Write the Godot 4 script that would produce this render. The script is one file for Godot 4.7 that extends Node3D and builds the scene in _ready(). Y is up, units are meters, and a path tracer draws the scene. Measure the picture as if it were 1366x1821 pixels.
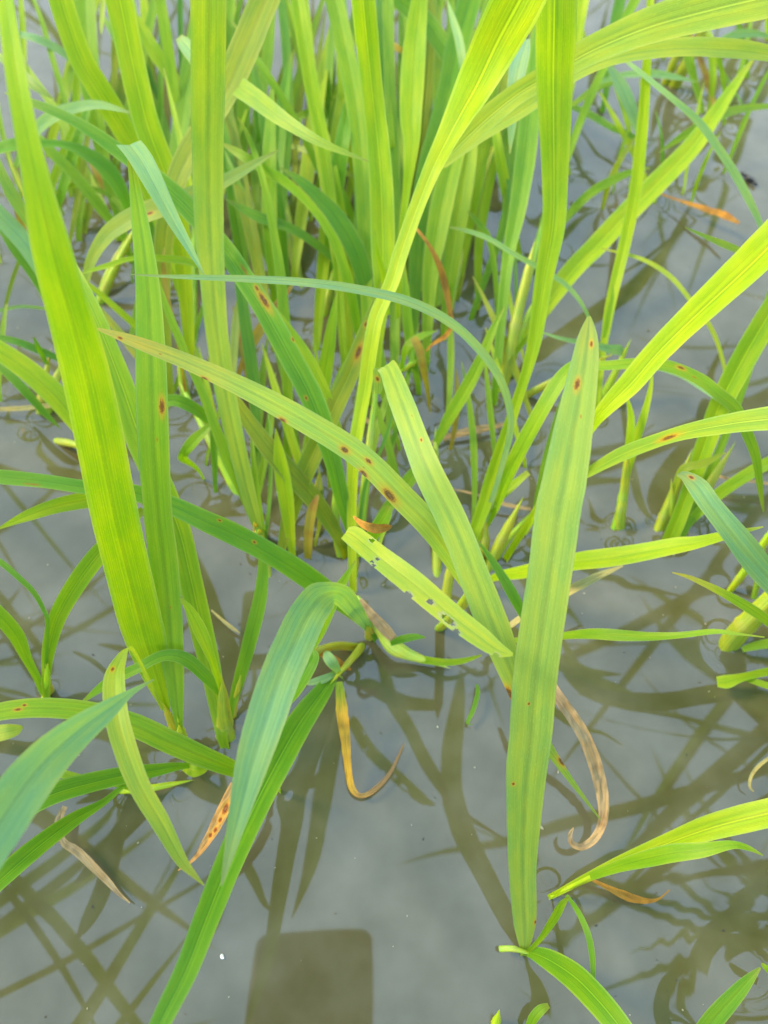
extends Node3D
# A flooded rice paddy seen from a hand-held phone: rice plants (stem and leaf parts) standing in muddy water.
# Leaf tables: part name, colour kind, length in mm, marks, lesions [along, across, length, width, kind], then centre x y z and half-width vector x y z in tenths of a millimetre.

const BASE := {   # real-world leaf colours, linear: what the blade reflects and lets through together
	"B": Color(0.44, 0.60, 0.004), "M": Color(0.30, 0.49, 0.012), "D": Color(0.20, 0.42, 0.022), "DU": Color(0.16, 0.37, 0.035),
	"P": Color(0.40, 0.53, 0.06), "P2": Color(0.44, 0.53, 0.12), "U": Color(0.34, 0.55, 0.24), "UP": Color(0.38, 0.56, 0.32),
	"E": Color(0.41, 0.53, 0.09), "G": Color(0.43, 0.55, 0.10), "F": Color(0.52, 0.60, 0.06), "Z": Color(0.60, 0.69, 0.02),
	"UL": Color(0.40, 0.58, 0.30), "Y": Color(0.60, 0.70, 0.10), "Y2": Color(0.35, 0.42, 0.022),
	"T": Color(0.54, 0.35, 0.21), "T2": Color(0.52, 0.40, 0.18), "O": Color(0.56, 0.25, 0.045), "OY": Color(0.54, 0.38, 0.05), "O2": Color(0.62, 0.36, 0.05), "OT": Color(0.54, 0.29, 0.12),
}
var FEET := []
var rng := RandomNumberGenerator.new()
var used := {}
var mats := {}
var grain: Array[ImageTexture] = []
var grain_bump: Array[ImageTexture] = []

func numbered(called: String) -> String:
	used[called] = used.get(called, -1) + 1
	return called if used[called] == 0 else "%s_%03d" % [called, used[called]]

func srgb(c: Color) -> Color:
	return c.linear_to_srgb()

# ---------------------------------------------------------------- materials
func make_grain() -> void:
	# parallel veins, pale midrib, streaks and flecks; a tint near white that the leaf's own colour multiplies
	for variant in 6:
		var w := 256
		var h := 512
		var n := FastNoiseLite.new(); n.seed = 11 + variant; n.frequency = 0.02; n.fractal_octaves = 3
		var bytes := PackedByteArray(); bytes.resize(w * h * 3)
		var high := PackedByteArray(); high.resize(w * h * 3)
		var vein := PackedFloat32Array(); vein.resize(w)
		var rise := PackedFloat32Array(); rise.resize(w)
		rng.seed = 100 + variant
		var jitter := []
		for k in 40: jitter.append(rng.randf())
		for x in w:
			var u := absf((x + 0.5) / w - 0.5) * 2.0
			var cells := u * 15.0 + 0.35 * sin(u * 21.0 + variant)
			var f := cells - floorf(cells)
			var strength: float = 0.03 + 0.13 * jitter[int(cells) % 40]
			var line := exp(-pow((f - 0.5) / 0.17, 2.0))
			var fine := 0.5 + 0.5 * cos(u * 62.0 * TAU / 2.0)
			vein[x] = 1.0 - strength * (1.0 - line) - 0.03 * fine
			rise[x] = 0.35 * line + 0.15 * fine
			if variant % 2 == 1:
				vein[x] += 0.25 * exp(-pow(u / 0.035, 2.0)) - 0.13 * exp(-pow((u - 0.085) / 0.04, 2.0))
				rise[x] += 0.6 * exp(-pow(u / 0.04, 2.0))
			elif variant == 4:   # strongly ribbed blade
				var rib := 0.5 + 0.5 * cos(u * 7.0 * TAU + 0.6 * sin(u * 9.0))
				vein[x] -= 0.07 * pow(0.5 + 0.5 * cos(u * 17.0 * TAU + 1.5 * sin(u * 13.0)), 2.0) + 0.03 * rib * rib + 0.06 * exp(-pow((u - 0.06) / 0.03, 2.0))
				rise[x] = 0.15 * line + 0.12 * (1.0 - rib)
				vein[x] += 0.5 * strength * (1.0 - line)
			else:
				vein[x] -= 0.10 * exp(-pow(u / 0.03, 2.0))
		for y in h:
			for x in w:
				var streak := n.get_noise_2d(x * 5.0, absf(y - h * 0.5) * 0.06)
				var patch := n.get_noise_2d(x * 0.5 + 900.0, absf(y - h * 0.5) * 0.5)
				var fleck := n.get_noise_2d(x * 9.0 + 300.0, absf(y - h * 0.5) * 5.0)
				var v := vein[x] * (0.92 + 0.05 * streak + 0.05 * patch)
				var pale := clampf((fleck - 0.45) * 1.6, 0.0, 0.25)
				var i := (y * w + x) * 3
				bytes[i] = int(clampf(v * (1.0 + 0.10 * patch) + pale, 0.0, 1.0) * 255.0)
				bytes[i + 1] = int(clampf(v + 0.04 + pale * 0.6, 0.0, 1.0) * 255.0)
				bytes[i + 2] = int(clampf(v * (0.96 - 0.16 * patch) + pale, 0.0, 1.0) * 255.0)
				var g := int(clampf(rise[x] + 0.12 * streak + 0.1, 0.0, 1.0) * 255.0)
				high[i] = g; high[i + 1] = g; high[i + 2] = g
		var im := Image.create_from_data(w, h, false, Image.FORMAT_RGB8, bytes)
		grain.append(ImageTexture.create_from_image(im))
		var bump := Image.create_from_data(w, h, false, Image.FORMAT_RGB8, high)
		bump.bump_map_to_normal_map(2.0)
		grain_bump.append(ImageTexture.create_from_image(bump))

func leaf_material(kind: String, variant: int, lesions := []) -> StandardMaterial3D:
	var dry: bool = kind in ["T", "T2", "O", "O2", "OT"]
	var key := "%s%d" % [kind if dry else "leaf", variant]
	if lesions.is_empty() and mats.has(key): return mats[key]
	var m := StandardMaterial3D.new()
	m.resource_name = "dry_leaf" if dry else "rice_leaf"
	m.vertex_color_use_as_albedo = true
	m.albedo_texture = grain[variant]
	m.normal_enabled = true
	m.normal_texture = grain_bump[variant]
	m.normal_scale = 0.9
	m.roughness = 0.75 if dry else 0.48
	m.metallic_specular = 0.3 if dry else 0.42
	m.cull_mode = BaseMaterial3D.CULL_DISABLED
	m.backlight_enabled = true
	m.backlight = Color(0.5, 0.45, 0.3) if dry else Color(1.0, 1.0, 0.35)
	if not lesions.is_empty():
		m.detail_enabled = true
		m.detail_uv_layer = BaseMaterial3D.DETAIL_UV_2
		m.detail_blend_mode = BaseMaterial3D.BLEND_MODE_MIX
		m.detail_albedo = lesion_texture(lesions)
	else:
		mats[key] = m
	return m

func lesion_texture(lesions: Array) -> ImageTexture:
	# leaf-spot disease: brown-black centres in an orange-yellow halo
	var w := 128
	var h := 2048
	var im := Image.create_empty(w, h, false, Image.FORMAT_RGBA8)
	im.fill(Color(0.8, 0.6, 0.2, 0.0))
	var n := FastNoiseLite.new(); n.seed = 5; n.frequency = 0.09
	for s in lesions:
		if s[4] == 9: continue
		var a: float = s[2] * 0.58 * h
		var b: float = s[3] * 0.56 * w
		var halo: float = [1.3, 2.3, 2.5][int(s[4])]
		var cx: float = s[1] * w
		var cy: float = s[0] * h
		for y in range(maxi(0, int(cy - a * halo)), mini(h, int(cy + a * halo) + 1)):
			for x in range(maxi(0, int(cx - b * halo)), mini(w, int(cx + b * halo) + 1)):
				var d := sqrt(pow((x - cx) / b, 2.0) + pow((y - cy) / a, 2.0)) + 0.6 * n.get_noise_2d(x * 2.0, y * 2.0 * b / a)
				var c := Color(0.62, 0.36, 0.10) if s[4] < 1 else Color(0.46, 0.22, 0.09)
				var alpha := 0.0
				if d < 0.55:
					c = c if s[4] < 2 else (Color(0.50, 0.36, 0.26) if d < 0.25 else Color(0.34, 0.13, 0.06))
					alpha = 0.9 if s[4] > 0 else 0.6
				elif d < 1.0:
					var t := (d - 0.55) / 0.45
					c = c.lerp(Color(0.78, 0.42, 0.10), t)
					alpha = lerpf(0.9, 0.62, t) if s[4] > 0 else lerpf(0.6, 0.1, t)
				elif d < halo:
					c = Color(0.82, 0.62, 0.18)
					alpha = 0.62 * pow(maxf(0.0, 1.0 - (d - 1.0) / (halo - 1.0)), 1.4) if s[4] > 0 else 0.1 * (halo - d)
				if alpha > im.get_pixel(x, y).a: im.set_pixel(x, y, Color(c, alpha))
	return ImageTexture.create_from_image(im)

# ---------------------------------------------------------------- shapes
func catmull(t: Array, width: int, i: int, f: float) -> PackedFloat32Array:
	var n: int = t.size() / width
	var out := PackedFloat32Array(); out.resize(width)
	var a := maxi(i - 1, 0); var d := mini(i + 2, n - 1); var b := i; var c := mini(i + 1, n - 1)
	for k in width:
		var p0: float = t[a * width + k]; var p1: float = t[b * width + k]; var p2: float = t[c * width + k]; var p3: float = t[d * width + k]
		out[k] = 0.5 * (2.0 * p1 + (p2 - p0) * f + (2.0 * p0 - 5.0 * p1 + 4.0 * p2 - p3) * f * f + (3.0 * p1 - p0 - 3.0 * p2 + p3) * f * f * f) * 0.0001
	return out

func leaf_mesh(t: Array, kind: String, marks: Array, lesions: Array, seed_: int) -> ArrayMesh:
	rng.seed = seed_
	var n: int = t.size() / 6
	var holes := lesions.filter(func(s): return s[4] == 9)
	var steps := 22 if holes else (7 if "big" in marks else 5)
	var cols := 45 if holes else 11
	var rows := []
	for i in n - 1:
		for k in steps: rows.append(catmull(t, 6, i, float(k) / steps))
	rows.append(catmull(t, 6, n - 1, 0.0))
	var count := rows.size()
	var dist := PackedFloat32Array(); dist.resize(count)
	for i in range(1, count): dist[i] = dist[i - 1] + Vector3(rows[i][0] - rows[i - 1][0], rows[i][1] - rows[i - 1][1], rows[i][2] - rows[i - 1][2]).length()
	var total := dist[count - 1]
	var tint: Color = BASE[kind]
	var shift := rng.randf_range(-1.0, 1.0)
	tint = Color(tint.r * (1.0 + 0.12 * shift), tint.g * (1.0 + 0.05 * shift), tint.b)
	var fold := rng.randf_range(0.10, 0.30)
	if "mid" in marks: fold = rng.randf_range(0.22, 0.38)
	if "ribs" in marks: fold = 0.10
	var wave := 0.0010 if "wave" in marks else rng.randf_range(0.0, 0.0005)
	var phase := rng.randf() * TAU
	var start := rng.randf()
	var noise := FastNoiseLite.new(); noise.seed = seed_; noise.frequency = 1.0
	var v := PackedVector3Array(); var uv := PackedVector2Array(); var uv2 := PackedVector2Array(); var col := PackedColorArray()
	for i in count:
		var r: PackedFloat32Array = rows[i]
		var p := Vector3(r[0], r[1], r[2])
		var w := Vector3(r[3], r[4], r[5])
		var a: PackedFloat32Array = rows[maxi(i - 1, 0)]
		var b: PackedFloat32Array = rows[mini(i + 1, count - 1)]
		var along := Vector3(b[0] - a[0], b[1] - a[1], b[2] - a[2]).normalized()
		var half := w.length()
		var up := w.cross(along).normalized()
		if up.y < 0.0: up = -up
		var f := dist[i] / total
		# colours that belong to the blade: yellowing tips, withered ends
		var c := tint
		if "tip" in marks:
			var e := smoothstep(0.60, 1.0, f + 0.05 * noise.get_noise_1d(f * 9.0))
			c = c.lerp(Color(0.78, 0.55, 0.11), e * 0.85)
		elif not kind in ["T", "T2", "O", "O2", "OT", "F"]:
			var e := smoothstep(0.90, 1.0, f)
			c = c.lerp(Color(0.40, 0.36, 0.08), e * 0.5)
		if kind in ["T", "T2", "OT", "O", "O2"]:
			var e := 0.5 + 0.5 * noise.get_noise_1d(f * 14.0)
			c = c.lerp(Color(0.16, 0.075, 0.035) if kind != "T2" else Color(0.34, 0.24, 0.10), clampf(e * 1.6 - 0.75, 0.0, 0.7))
			if kind == "O2": c = c.lerp(Color(0.22, 0.30, 0.03), smoothstep(0.22, 0.02, f)).lerp(Color(0.40, 0.22, 0.11), smoothstep(0.5, 0.75, f))
		if kind == "OY": c = c.lerp(Color(0.45, 0.17, 0.03), clampf(noise.get_noise_1d(f * 8.0) * 1.6, 0.0, 0.8))
		for k in cols:
			var u := float(k) / (cols - 1) * 2.0 - 1.0
			var edge := wave * sin(dist[i] * 180.0 + phase + (0.0 if u > 0.0 else 1.7)) * absf(u) * minf(1.0, half / 0.004)
			var lift := fold * half * (absf(u) - 0.25 * u * u) + edge
			if kind in ["T", "O", "T2", "O2", "OT"]: lift += half * 0.5 * noise.get_noise_2d(f * 18.0, u * 1.2)
			v.append(p + w * u * (1.0 + 0.02 * noise.get_noise_2d(f * 40.0, signf(u) * 3.0)) + up * lift)
			uv.append(Vector2((u + 1.0) * 0.5, start + dist[i] / 0.12))
			uv2.append(Vector2((u + 1.0) * 0.5, f))
			var cc := c
			if absf(u) > 0.93 and not kind in ["T", "O", "O2", "OT"]: cc = c.lerp(Color(0.55, 0.60, 0.25), 0.35)   # pale leaf margin
			col.append(cc)
	var index := PackedInt32Array()
	var gone := func(at2: Vector2) -> float:
		var best := 9.0
		for s in holes:
			var d := Vector2((at2.y - s[0]) / (s[2] * 0.5), (at2.x - s[1]) / (s[3] * 0.5))
			best = minf(best, d.length() + 0.45 * noise.get_noise_2d(at2.y * 160.0, at2.x * 14.0))
		return best
	for i in count - 1:
		for k in cols - 1:
			var q := i * cols + k
			if holes:
				var g: float = gone.call((uv2[q] + uv2[q + cols + 1]) * 0.5)
				if g < 1.0: continue
				if g < 1.22:
					for j in [q, q + 1, q + cols, q + cols + 1]: col[j] = Color(0.55, 0.56, 0.26)   # dried pale rim round each bite
			index.append_array([q, q + cols, q + 1, q + 1, q + cols, q + cols + 1])
	return mesh_of(v, uv, uv2, col, index)

func mesh_of(v: PackedVector3Array, uv: PackedVector2Array, uv2: PackedVector2Array, col: PackedColorArray, index: PackedInt32Array) -> ArrayMesh:
	var nrm := PackedVector3Array(); nrm.resize(v.size())
	for i in range(0, index.size(), 3):
		var g := (v[index[i + 2]] - v[index[i]]).cross(v[index[i + 1]] - v[index[i]])
		for k in 3: nrm[index[i + k]] += g
	for i in nrm.size(): nrm[i] = nrm[i].normalized() if nrm[i].length() > 0.0 else Vector3.UP
	var arrays := []; arrays.resize(Mesh.ARRAY_MAX)
	arrays[Mesh.ARRAY_VERTEX] = v; arrays[Mesh.ARRAY_NORMAL] = nrm; arrays[Mesh.ARRAY_INDEX] = index
	if uv.size(): arrays[Mesh.ARRAY_TEX_UV] = uv
	if uv2.size(): arrays[Mesh.ARRAY_TEX_UV2] = uv2
	if col.size(): arrays[Mesh.ARRAY_COLOR] = col
	var m := ArrayMesh.new()
	m.add_surface_from_arrays(Mesh.PRIMITIVE_TRIANGLES, arrays)
	return m

func stem_mesh(t: Array, kind: String, seed_: int) -> ArrayMesh:
	rng.seed = seed_
	var n: int = t.size() / 4
	var rows := []
	for i in n - 1:
		for k in 6: rows.append(catmull(t, 4, i, k / 6.0))
	rows.append(catmull(t, 4, n - 1, 0.0))
	var last: PackedFloat32Array = rows[-1]
	var before: PackedFloat32Array = rows[-2]
	var go := Vector3(last[0] - before[0], last[1] - before[1], last[2] - before[2]).normalized() * last[3]
	for e in [[1.5, 0.78], [3.2, 0.5], [5.5, 0.22], [7.0, 0.02]]:   # rounded, closed top
		rows.append(PackedFloat32Array([last[0] + go.x * e[0], last[1] + go.y * e[0], last[2] + go.z * e[0], last[3] * e[1]]))
	var sides := 12
	var v := PackedVector3Array(); var uv := PackedVector2Array(); var col := PackedColorArray(); var index := PackedInt32Array()
	var tint: Color = BASE[kind]
	var node_at := rng.randi_range(5, 9)
	var length := 0.0
	for i in rows.size():
		var r: PackedFloat32Array = rows[i]
		var a: PackedFloat32Array = rows[maxi(i - 1, 0)]
		var b: PackedFloat32Array = rows[mini(i + 1, rows.size() - 1)]
		var along := Vector3(b[0] - a[0], b[1] - a[1], b[2] - a[2]).normalized()
		length += Vector3(r[0] - a[0], r[1] - a[1], r[2] - a[2]).length()
		var side := along.cross(Vector3(0.3, 0.2, 1)).normalized()
		var other := along.cross(side)
		var c := tint.lerp(Color(0.40, 0.38, 0.10), 0.4 if absi(i - node_at) < 1 else 0.0)
		var swell := 1.12 if absi(i - node_at) < 1 else 1.0
		for k in sides + 1:
			var ang := TAU * k / sides
			var rad: float = r[3] * swell * (1.0 + 0.07 * sin(ang * 3.0 + seed_))
			v.append(Vector3(r[0], r[1], r[2]) + side * cos(ang) * rad + other * sin(ang) * rad * 0.72)
			uv.append(Vector2(float(k) / sides, length / 0.06)); col.append(c)
	for i in rows.size() - 1:
		for k in sides:
			var q := i * (sides + 1) + k
			index.append_array([q, q + 1, q + sides + 1, q + 1, q + sides + 2, q + sides + 1])
	return mesh_of(v, uv, PackedVector2Array(), col, index)

func stem_material() -> StandardMaterial3D:
	if mats.has("stem"): return mats["stem"]
	var m := StandardMaterial3D.new()
	m.resource_name = "rice_stem"
	m.vertex_color_use_as_albedo = true
	m.albedo_texture = grain[0]
	m.roughness = 0.5
	m.cull_mode = BaseMaterial3D.CULL_DISABLED
	m.subsurf_scatter_enabled = true
	m.subsurf_scatter_strength = 0.3
	mats["stem"] = m
	return m

func part(called: String, mesh: Mesh, m: Material, parent: Node3D) -> MeshInstance3D:
	var o := MeshInstance3D.new()
	o.name = called; o.mesh = mesh; o.material_override = m
	parent.add_child(o, true)
	return o

var serial := 0
func plant(called: String, label: String, at: Vector3, parts: Array) -> void:
	var root := Node3D.new()
	root.name = numbered(called); add_child(root); root.position = at
	root.set_meta("label", label); root.set_meta("category", "rice plant" if called == "rice_plant" else "seedling")
	root.set_meta("group", "rice plants standing in the flooded paddy")
	var count := {}
	for p in parts:
		serial += 1
		var called2: String = p[0]
		count[called2] = count.get(called2, -1) + 1
		if count[called2] > 0: called2 = "%s_%03d" % [called2, count[called2]]
		if p[0] == "stem":
			part(called2, stem_mesh(p[5], p[1], serial), stem_material(), root)
			continue
		var variant: int = 4 if "ribs" in p[3] else (serial % 2) * 2 + (1 if "mid" in p[3] else 0)
		var spots: Array = p[4].filter(func(s): return s[4] != 9)
		var o := part(called2, leaf_mesh(p[5], p[1], p[3], p[4], serial), leaf_material(p[1], variant, spots), root)
		if "tip" in p[3] and spots.size() > 5: o.set_meta("label", "yellowing leaf with large brown disease spots")
		if "holes" in p[3]: o.set_meta("label", "pale leaf with holes eaten by insects")

func loose(called: String, label: String, at: Vector3, kind: String, _length: int, lesions: Array, t: Array) -> void:
	serial += 1
	var o := part(numbered(called), leaf_mesh(t, kind, [], [], serial), leaf_material(kind, (serial % 2) * 2, lesions), self)
	o.position = at
	o.set_meta("label", label); o.set_meta("category", "dry leaf" if called == "dry_leaf" else "leaf")

# ---------------------------------------------------------------- water
func build_water() -> void:
	var x0 := -0.36; var z0 := -0.66; var step := 0.0016
	var nx := 451; var nz := 491
	var high := PackedFloat32Array(); high.resize(nx * nz)
	var n := FastNoiseLite.new(); n.seed = 3; n.frequency = 9.0; n.fractal_octaves = 2
	var ring := Vector2(RIPPLE_X, RIPPLE_Z)
	for j in nz:
		var z := z0 + j * step
		for i in nx:
			var x := x0 + i * step
			var e := minf(minf(i, nx - 1 - i), minf(j, nz - 1 - j)) / 20.0
			var y := 0.00016 * n.get_noise_2d(x, z)
			var d := Vector2(x, z).distance_to(ring)
			if d < 0.045: y += 0.000022 * cos(d * TAU / 0.0062) * (1.0 - d / 0.045) * smoothstep(0.0, 0.006, d)
			high[j * nx + i] = y * minf(e, 1.0)
	for f in FEET:   # the water climbs every stem and leaf that stands in it
		var reach := 0.014
		for j in range(maxi(1, int((f[1] - reach - z0) / step)), mini(nz - 1, int((f[1] + reach - z0) / step))):
			for i in range(maxi(1, int((f[0] - reach - x0) / step)), mini(nx - 1, int((f[0] + reach - x0) / step))):
				var d := Vector2(x0 + i * step - f[0], z0 + j * step - f[1]).length()
				var out := maxf(0.0, d - f[2] * 0.6)
				high[j * nx + i] += 0.0011 * exp(-pow(out / 0.0042, 1.6)) * clampf(f[2] / 0.0035, 0.5, 1.3)
	var v := PackedVector3Array(); var nrm := PackedVector3Array(); var index := PackedInt32Array()
	v.resize(nx * nz); nrm.resize(nx * nz)
	for j in nz:
		for i in nx:
			var q := j * nx + i
			v[q] = Vector3(x0 + i * step, high[q], z0 + j * step)
			var gx := (high[q + (1 if i < nx - 1 else 0)] - high[q - (1 if i > 0 else 0)]) / (2.0 * step)
			var gz := (high[q + (nx if j < nz - 1 else 0)] - high[q - (nx if j > 0 else 0)]) / (2.0 * step)
			nrm[q] = Vector3(-gx, 1.0, -gz).normalized()
	for j in nz - 1:
		for i in nx - 1:
			var q := j * nx + i
			index.append_array([q, q + 1, q + nx, q + 1, q + nx + 1, q + nx])
	# the rest of the paddy out to the horizon
	var x1 := x0 + (nx - 1) * step; var z1 := z0 + (nz - 1) * step; var far := 60.0
	var base := v.size()
	for p in [[-far, -far], [x0, -far], [x1, -far], [far, -far], [-far, z0], [x0, z0], [x1, z0], [far, z0], [-far, z1], [x0, z1], [x1, z1], [far, z1], [-far, far], [x0, far], [x1, far], [far, far]]:
		v.append(Vector3(p[0], 0.0, p[1])); nrm.append(Vector3.UP)
	for j in 3:
		for i in 3:
			if i == 1 and j == 1: continue
			var q := base + j * 4 + i
			index.append_array([q, q + 1, q + 4, q + 1, q + 5, q + 4])
	var arrays := []; arrays.resize(Mesh.ARRAY_MAX)
	arrays[Mesh.ARRAY_VERTEX] = v; arrays[Mesh.ARRAY_NORMAL] = nrm; arrays[Mesh.ARRAY_INDEX] = index
	var mesh := ArrayMesh.new(); mesh.add_surface_from_arrays(Mesh.PRIMITIVE_TRIANGLES, arrays)
	var silt := FastNoiseLite.new(); silt.seed = 21; silt.frequency = 0.02; silt.fractal_octaves = 4
	var tex := NoiseTexture2D.new(); tex.noise = silt; tex.width = 512; tex.height = 512; tex.seamless = true
	var ramp := Gradient.new()
	ramp.set_color(0, srgb(WATER.darkened(0.12))); ramp.set_color(1, srgb(WATER.lightened(0.04)))
	tex.color_ramp = ramp
	var m := StandardMaterial3D.new()
	m.resource_name = "muddy_water"
	m.albedo_texture = tex
	m.uv1_triplanar = true; m.uv1_world_triplanar = true; m.uv1_scale = Vector3.ONE * 3.1
	m.roughness = 0.03
	m.metallic_specular = 0.58
	var o := part("water", mesh, m, self)
	o.set_meta("kind", "structure"); o.set_meta("label", "still muddy paddy water mirroring leaves and sky"); o.set_meta("category", "water")

const WATER := Color(0.068, 0.063, 0.023)
const RIPPLE_X := 0.126
const RIPPLE_Z := 0.0005
const INSECT := Vector3(0.1964, 0, -0.3933)
const HUSK := Vector3(-0.0430, 0, 0.0039)

# ---------------------------------------------------------------- the phone that takes the picture, mirrored in the water
func build_phone(cam: Camera3D) -> void:
	var root := Node3D.new()
	root.name = "smartphone"; add_child(root)
	root.transform = cam.transform * Transform3D(Basis(), Vector3(-0.029, -0.067, 0.008))
	root.set_meta("label", "dark smartphone held above the water, mirrored at the bottom"); root.set_meta("category", "phone")
	var st := SurfaceTool.new(); st.begin(Mesh.PRIMITIVE_TRIANGLES)
	var outline := PackedVector2Array()
	for c in [[1, 1, 0.0], [-1, 1, 90.0], [-1, -1, 180.0], [1, -1, 270.0]]:
		for k in 7:
			var a := deg_to_rad(c[2] + k * 15.0)
			outline.append(Vector2(c[0] * 0.030 + 0.008 * cos(a), c[1] * 0.072 + 0.008 * sin(a)))
	var total := outline.size()
	for i in total:
		var a := outline[i]; var b := outline[(i + 1) % total]
		for tri in [[Vector3(0, 0, 0.004), Vector3(b.x, b.y, 0.004), Vector3(a.x, a.y, 0.004)], [Vector3(0, 0, -0.004), Vector3(a.x, a.y, -0.004), Vector3(b.x, b.y, -0.004)], [Vector3(a.x, a.y, 0.004), Vector3(b.x, b.y, 0.004), Vector3(b.x, b.y, -0.004)], [Vector3(a.x, a.y, 0.004), Vector3(b.x, b.y, -0.004), Vector3(a.x, a.y, -0.004)]]:
			for p in tri: st.add_vertex(p)
	st.generate_normals()
	var m := StandardMaterial3D.new(); m.albedo_color = srgb(Color(0.02, 0.021, 0.022)); m.roughness = 0.4; m.cull_mode = BaseMaterial3D.CULL_DISABLED
	part("body", st.commit(), m, root)
	var lens := CylinderMesh.new(); lens.top_radius = 0.0045; lens.bottom_radius = 0.005; lens.height = 0.0012
	var g := StandardMaterial3D.new(); g.albedo_color = Color(0.03, 0.03, 0.04); g.roughness = 0.1
	var o := part("lens", lens, g, root)
	o.rotation.x = PI / 2; o.position = Vector3(0.029, 0.056, -0.0045)

# ---------------------------------------------------------------- plants beyond the frame, whose reflections show
func in_picture(cam: Camera3D, p: Vector3) -> bool:
	var q := cam.transform.affine_inverse() * p
	return q.z < 0.01 and absf(q.x) < 0.56 * -q.z + 0.012 and absf(q.y) < 0.72 * -q.z + 0.012

func build_rows(rows: Array, cam: Camera3D) -> void:
	for k in rows.size():
		rng.seed = 900 + k
		var spot: Vector3 = rows[k]
		var parts := []
		var count := rng.randi_range(9, 13)
		var tries := 0
		while parts.size() < count and tries < 140:
			tries += 1
			var turn := rng.randf() * TAU
			var lean := rng.randf_range(0.08, 0.5)
			var length := rng.randf_range(0.22, 0.40)
			var half := rng.randf_range(0.0018, 0.0046)
			var t := []
			var p := Vector3(cos(turn) * 0.006, -0.012, sin(turn) * 0.006)
			var dir := Vector3(cos(turn) * lean, 1.0, sin(turn) * lean).normalized()
			var side := Vector3(-sin(turn), 0.0, cos(turn)).rotated(Vector3.UP, rng.randf_range(-0.9, 0.9))
			var bend := rng.randf_range(0.1, 0.5)
			var seen := false
			for s in 8:
				var w: float = half * [0.45, 0.6, 0.8, 1.0, 1.0, 0.85, 0.5, 0.02][s]
				for c in [p.x, p.y, p.z, side.x * w, side.y * w, side.z * w]: t.append(c * 10000.0)
				if in_picture(cam, spot + p): seen = true
				p += dir * length / 7.0
				dir = (dir + Vector3(cos(turn), -0.35, sin(turn)) * 0.3 * bend).normalized()
			if seen: continue
			parts.append(["leaf", ["B", "M", "D", "B", "Y2"][rng.randi() % 5], 0, ["mid"] if rng.randf() < 0.5 else [], [], t])
		plant("rice_plant", "upright rice plant beyond the picture's edge, seen only mirrored in water", spot, parts)

func build_debris() -> void:
	# specks of husk, seed and foam on the water
	rng.seed = 77
	var v := PackedVector3Array(); var col := PackedColorArray(); var index := PackedInt32Array()
	for k in 800:
		var p := Vector3(rng.randf_range(-0.24, 0.24), 0.0004, rng.randf_range(-0.5, 0.05))
		var r := rng.randf_range(0.00008, 0.0003)
		if rng.randf() < 0.05: r *= 1.8
		var stretch := rng.randf_range(1.0, 2.6); var turn := rng.randf() * TAU
		var c: Color = [Color(0.03, 0.03, 0.03), Color(0.26, 0.24, 0.16), Color(0.10, 0.08, 0.04), Color(0.32, 0.30, 0.2)][rng.randi() % 4]
		var at0 := v.size()
		v.append(p + Vector3(0, r * 0.5, 0)); col.append(c)
		for a in 6:
			var e := Vector2(cos(a * TAU / 6) * r * stretch, sin(a * TAU / 6) * r).rotated(turn)
			v.append(p + Vector3(e.x, 0, e.y)); col.append(c)
			index.append_array([at0, at0 + 1 + a, at0 + 1 + (a + 1) % 6])
	var m := StandardMaterial3D.new(); m.resource_name = "specks"; m.vertex_color_use_as_albedo = true; m.roughness = 0.8; m.cull_mode = BaseMaterial3D.CULL_DISABLED
	var o := part("floating_debris", mesh_of(v, PackedVector2Array(), PackedVector2Array(), col, index), m, self)
	o.set_meta("kind", "stuff"); o.set_meta("label", "tiny dark and pale specks drifting on the water"); o.set_meta("category", "debris")

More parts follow.
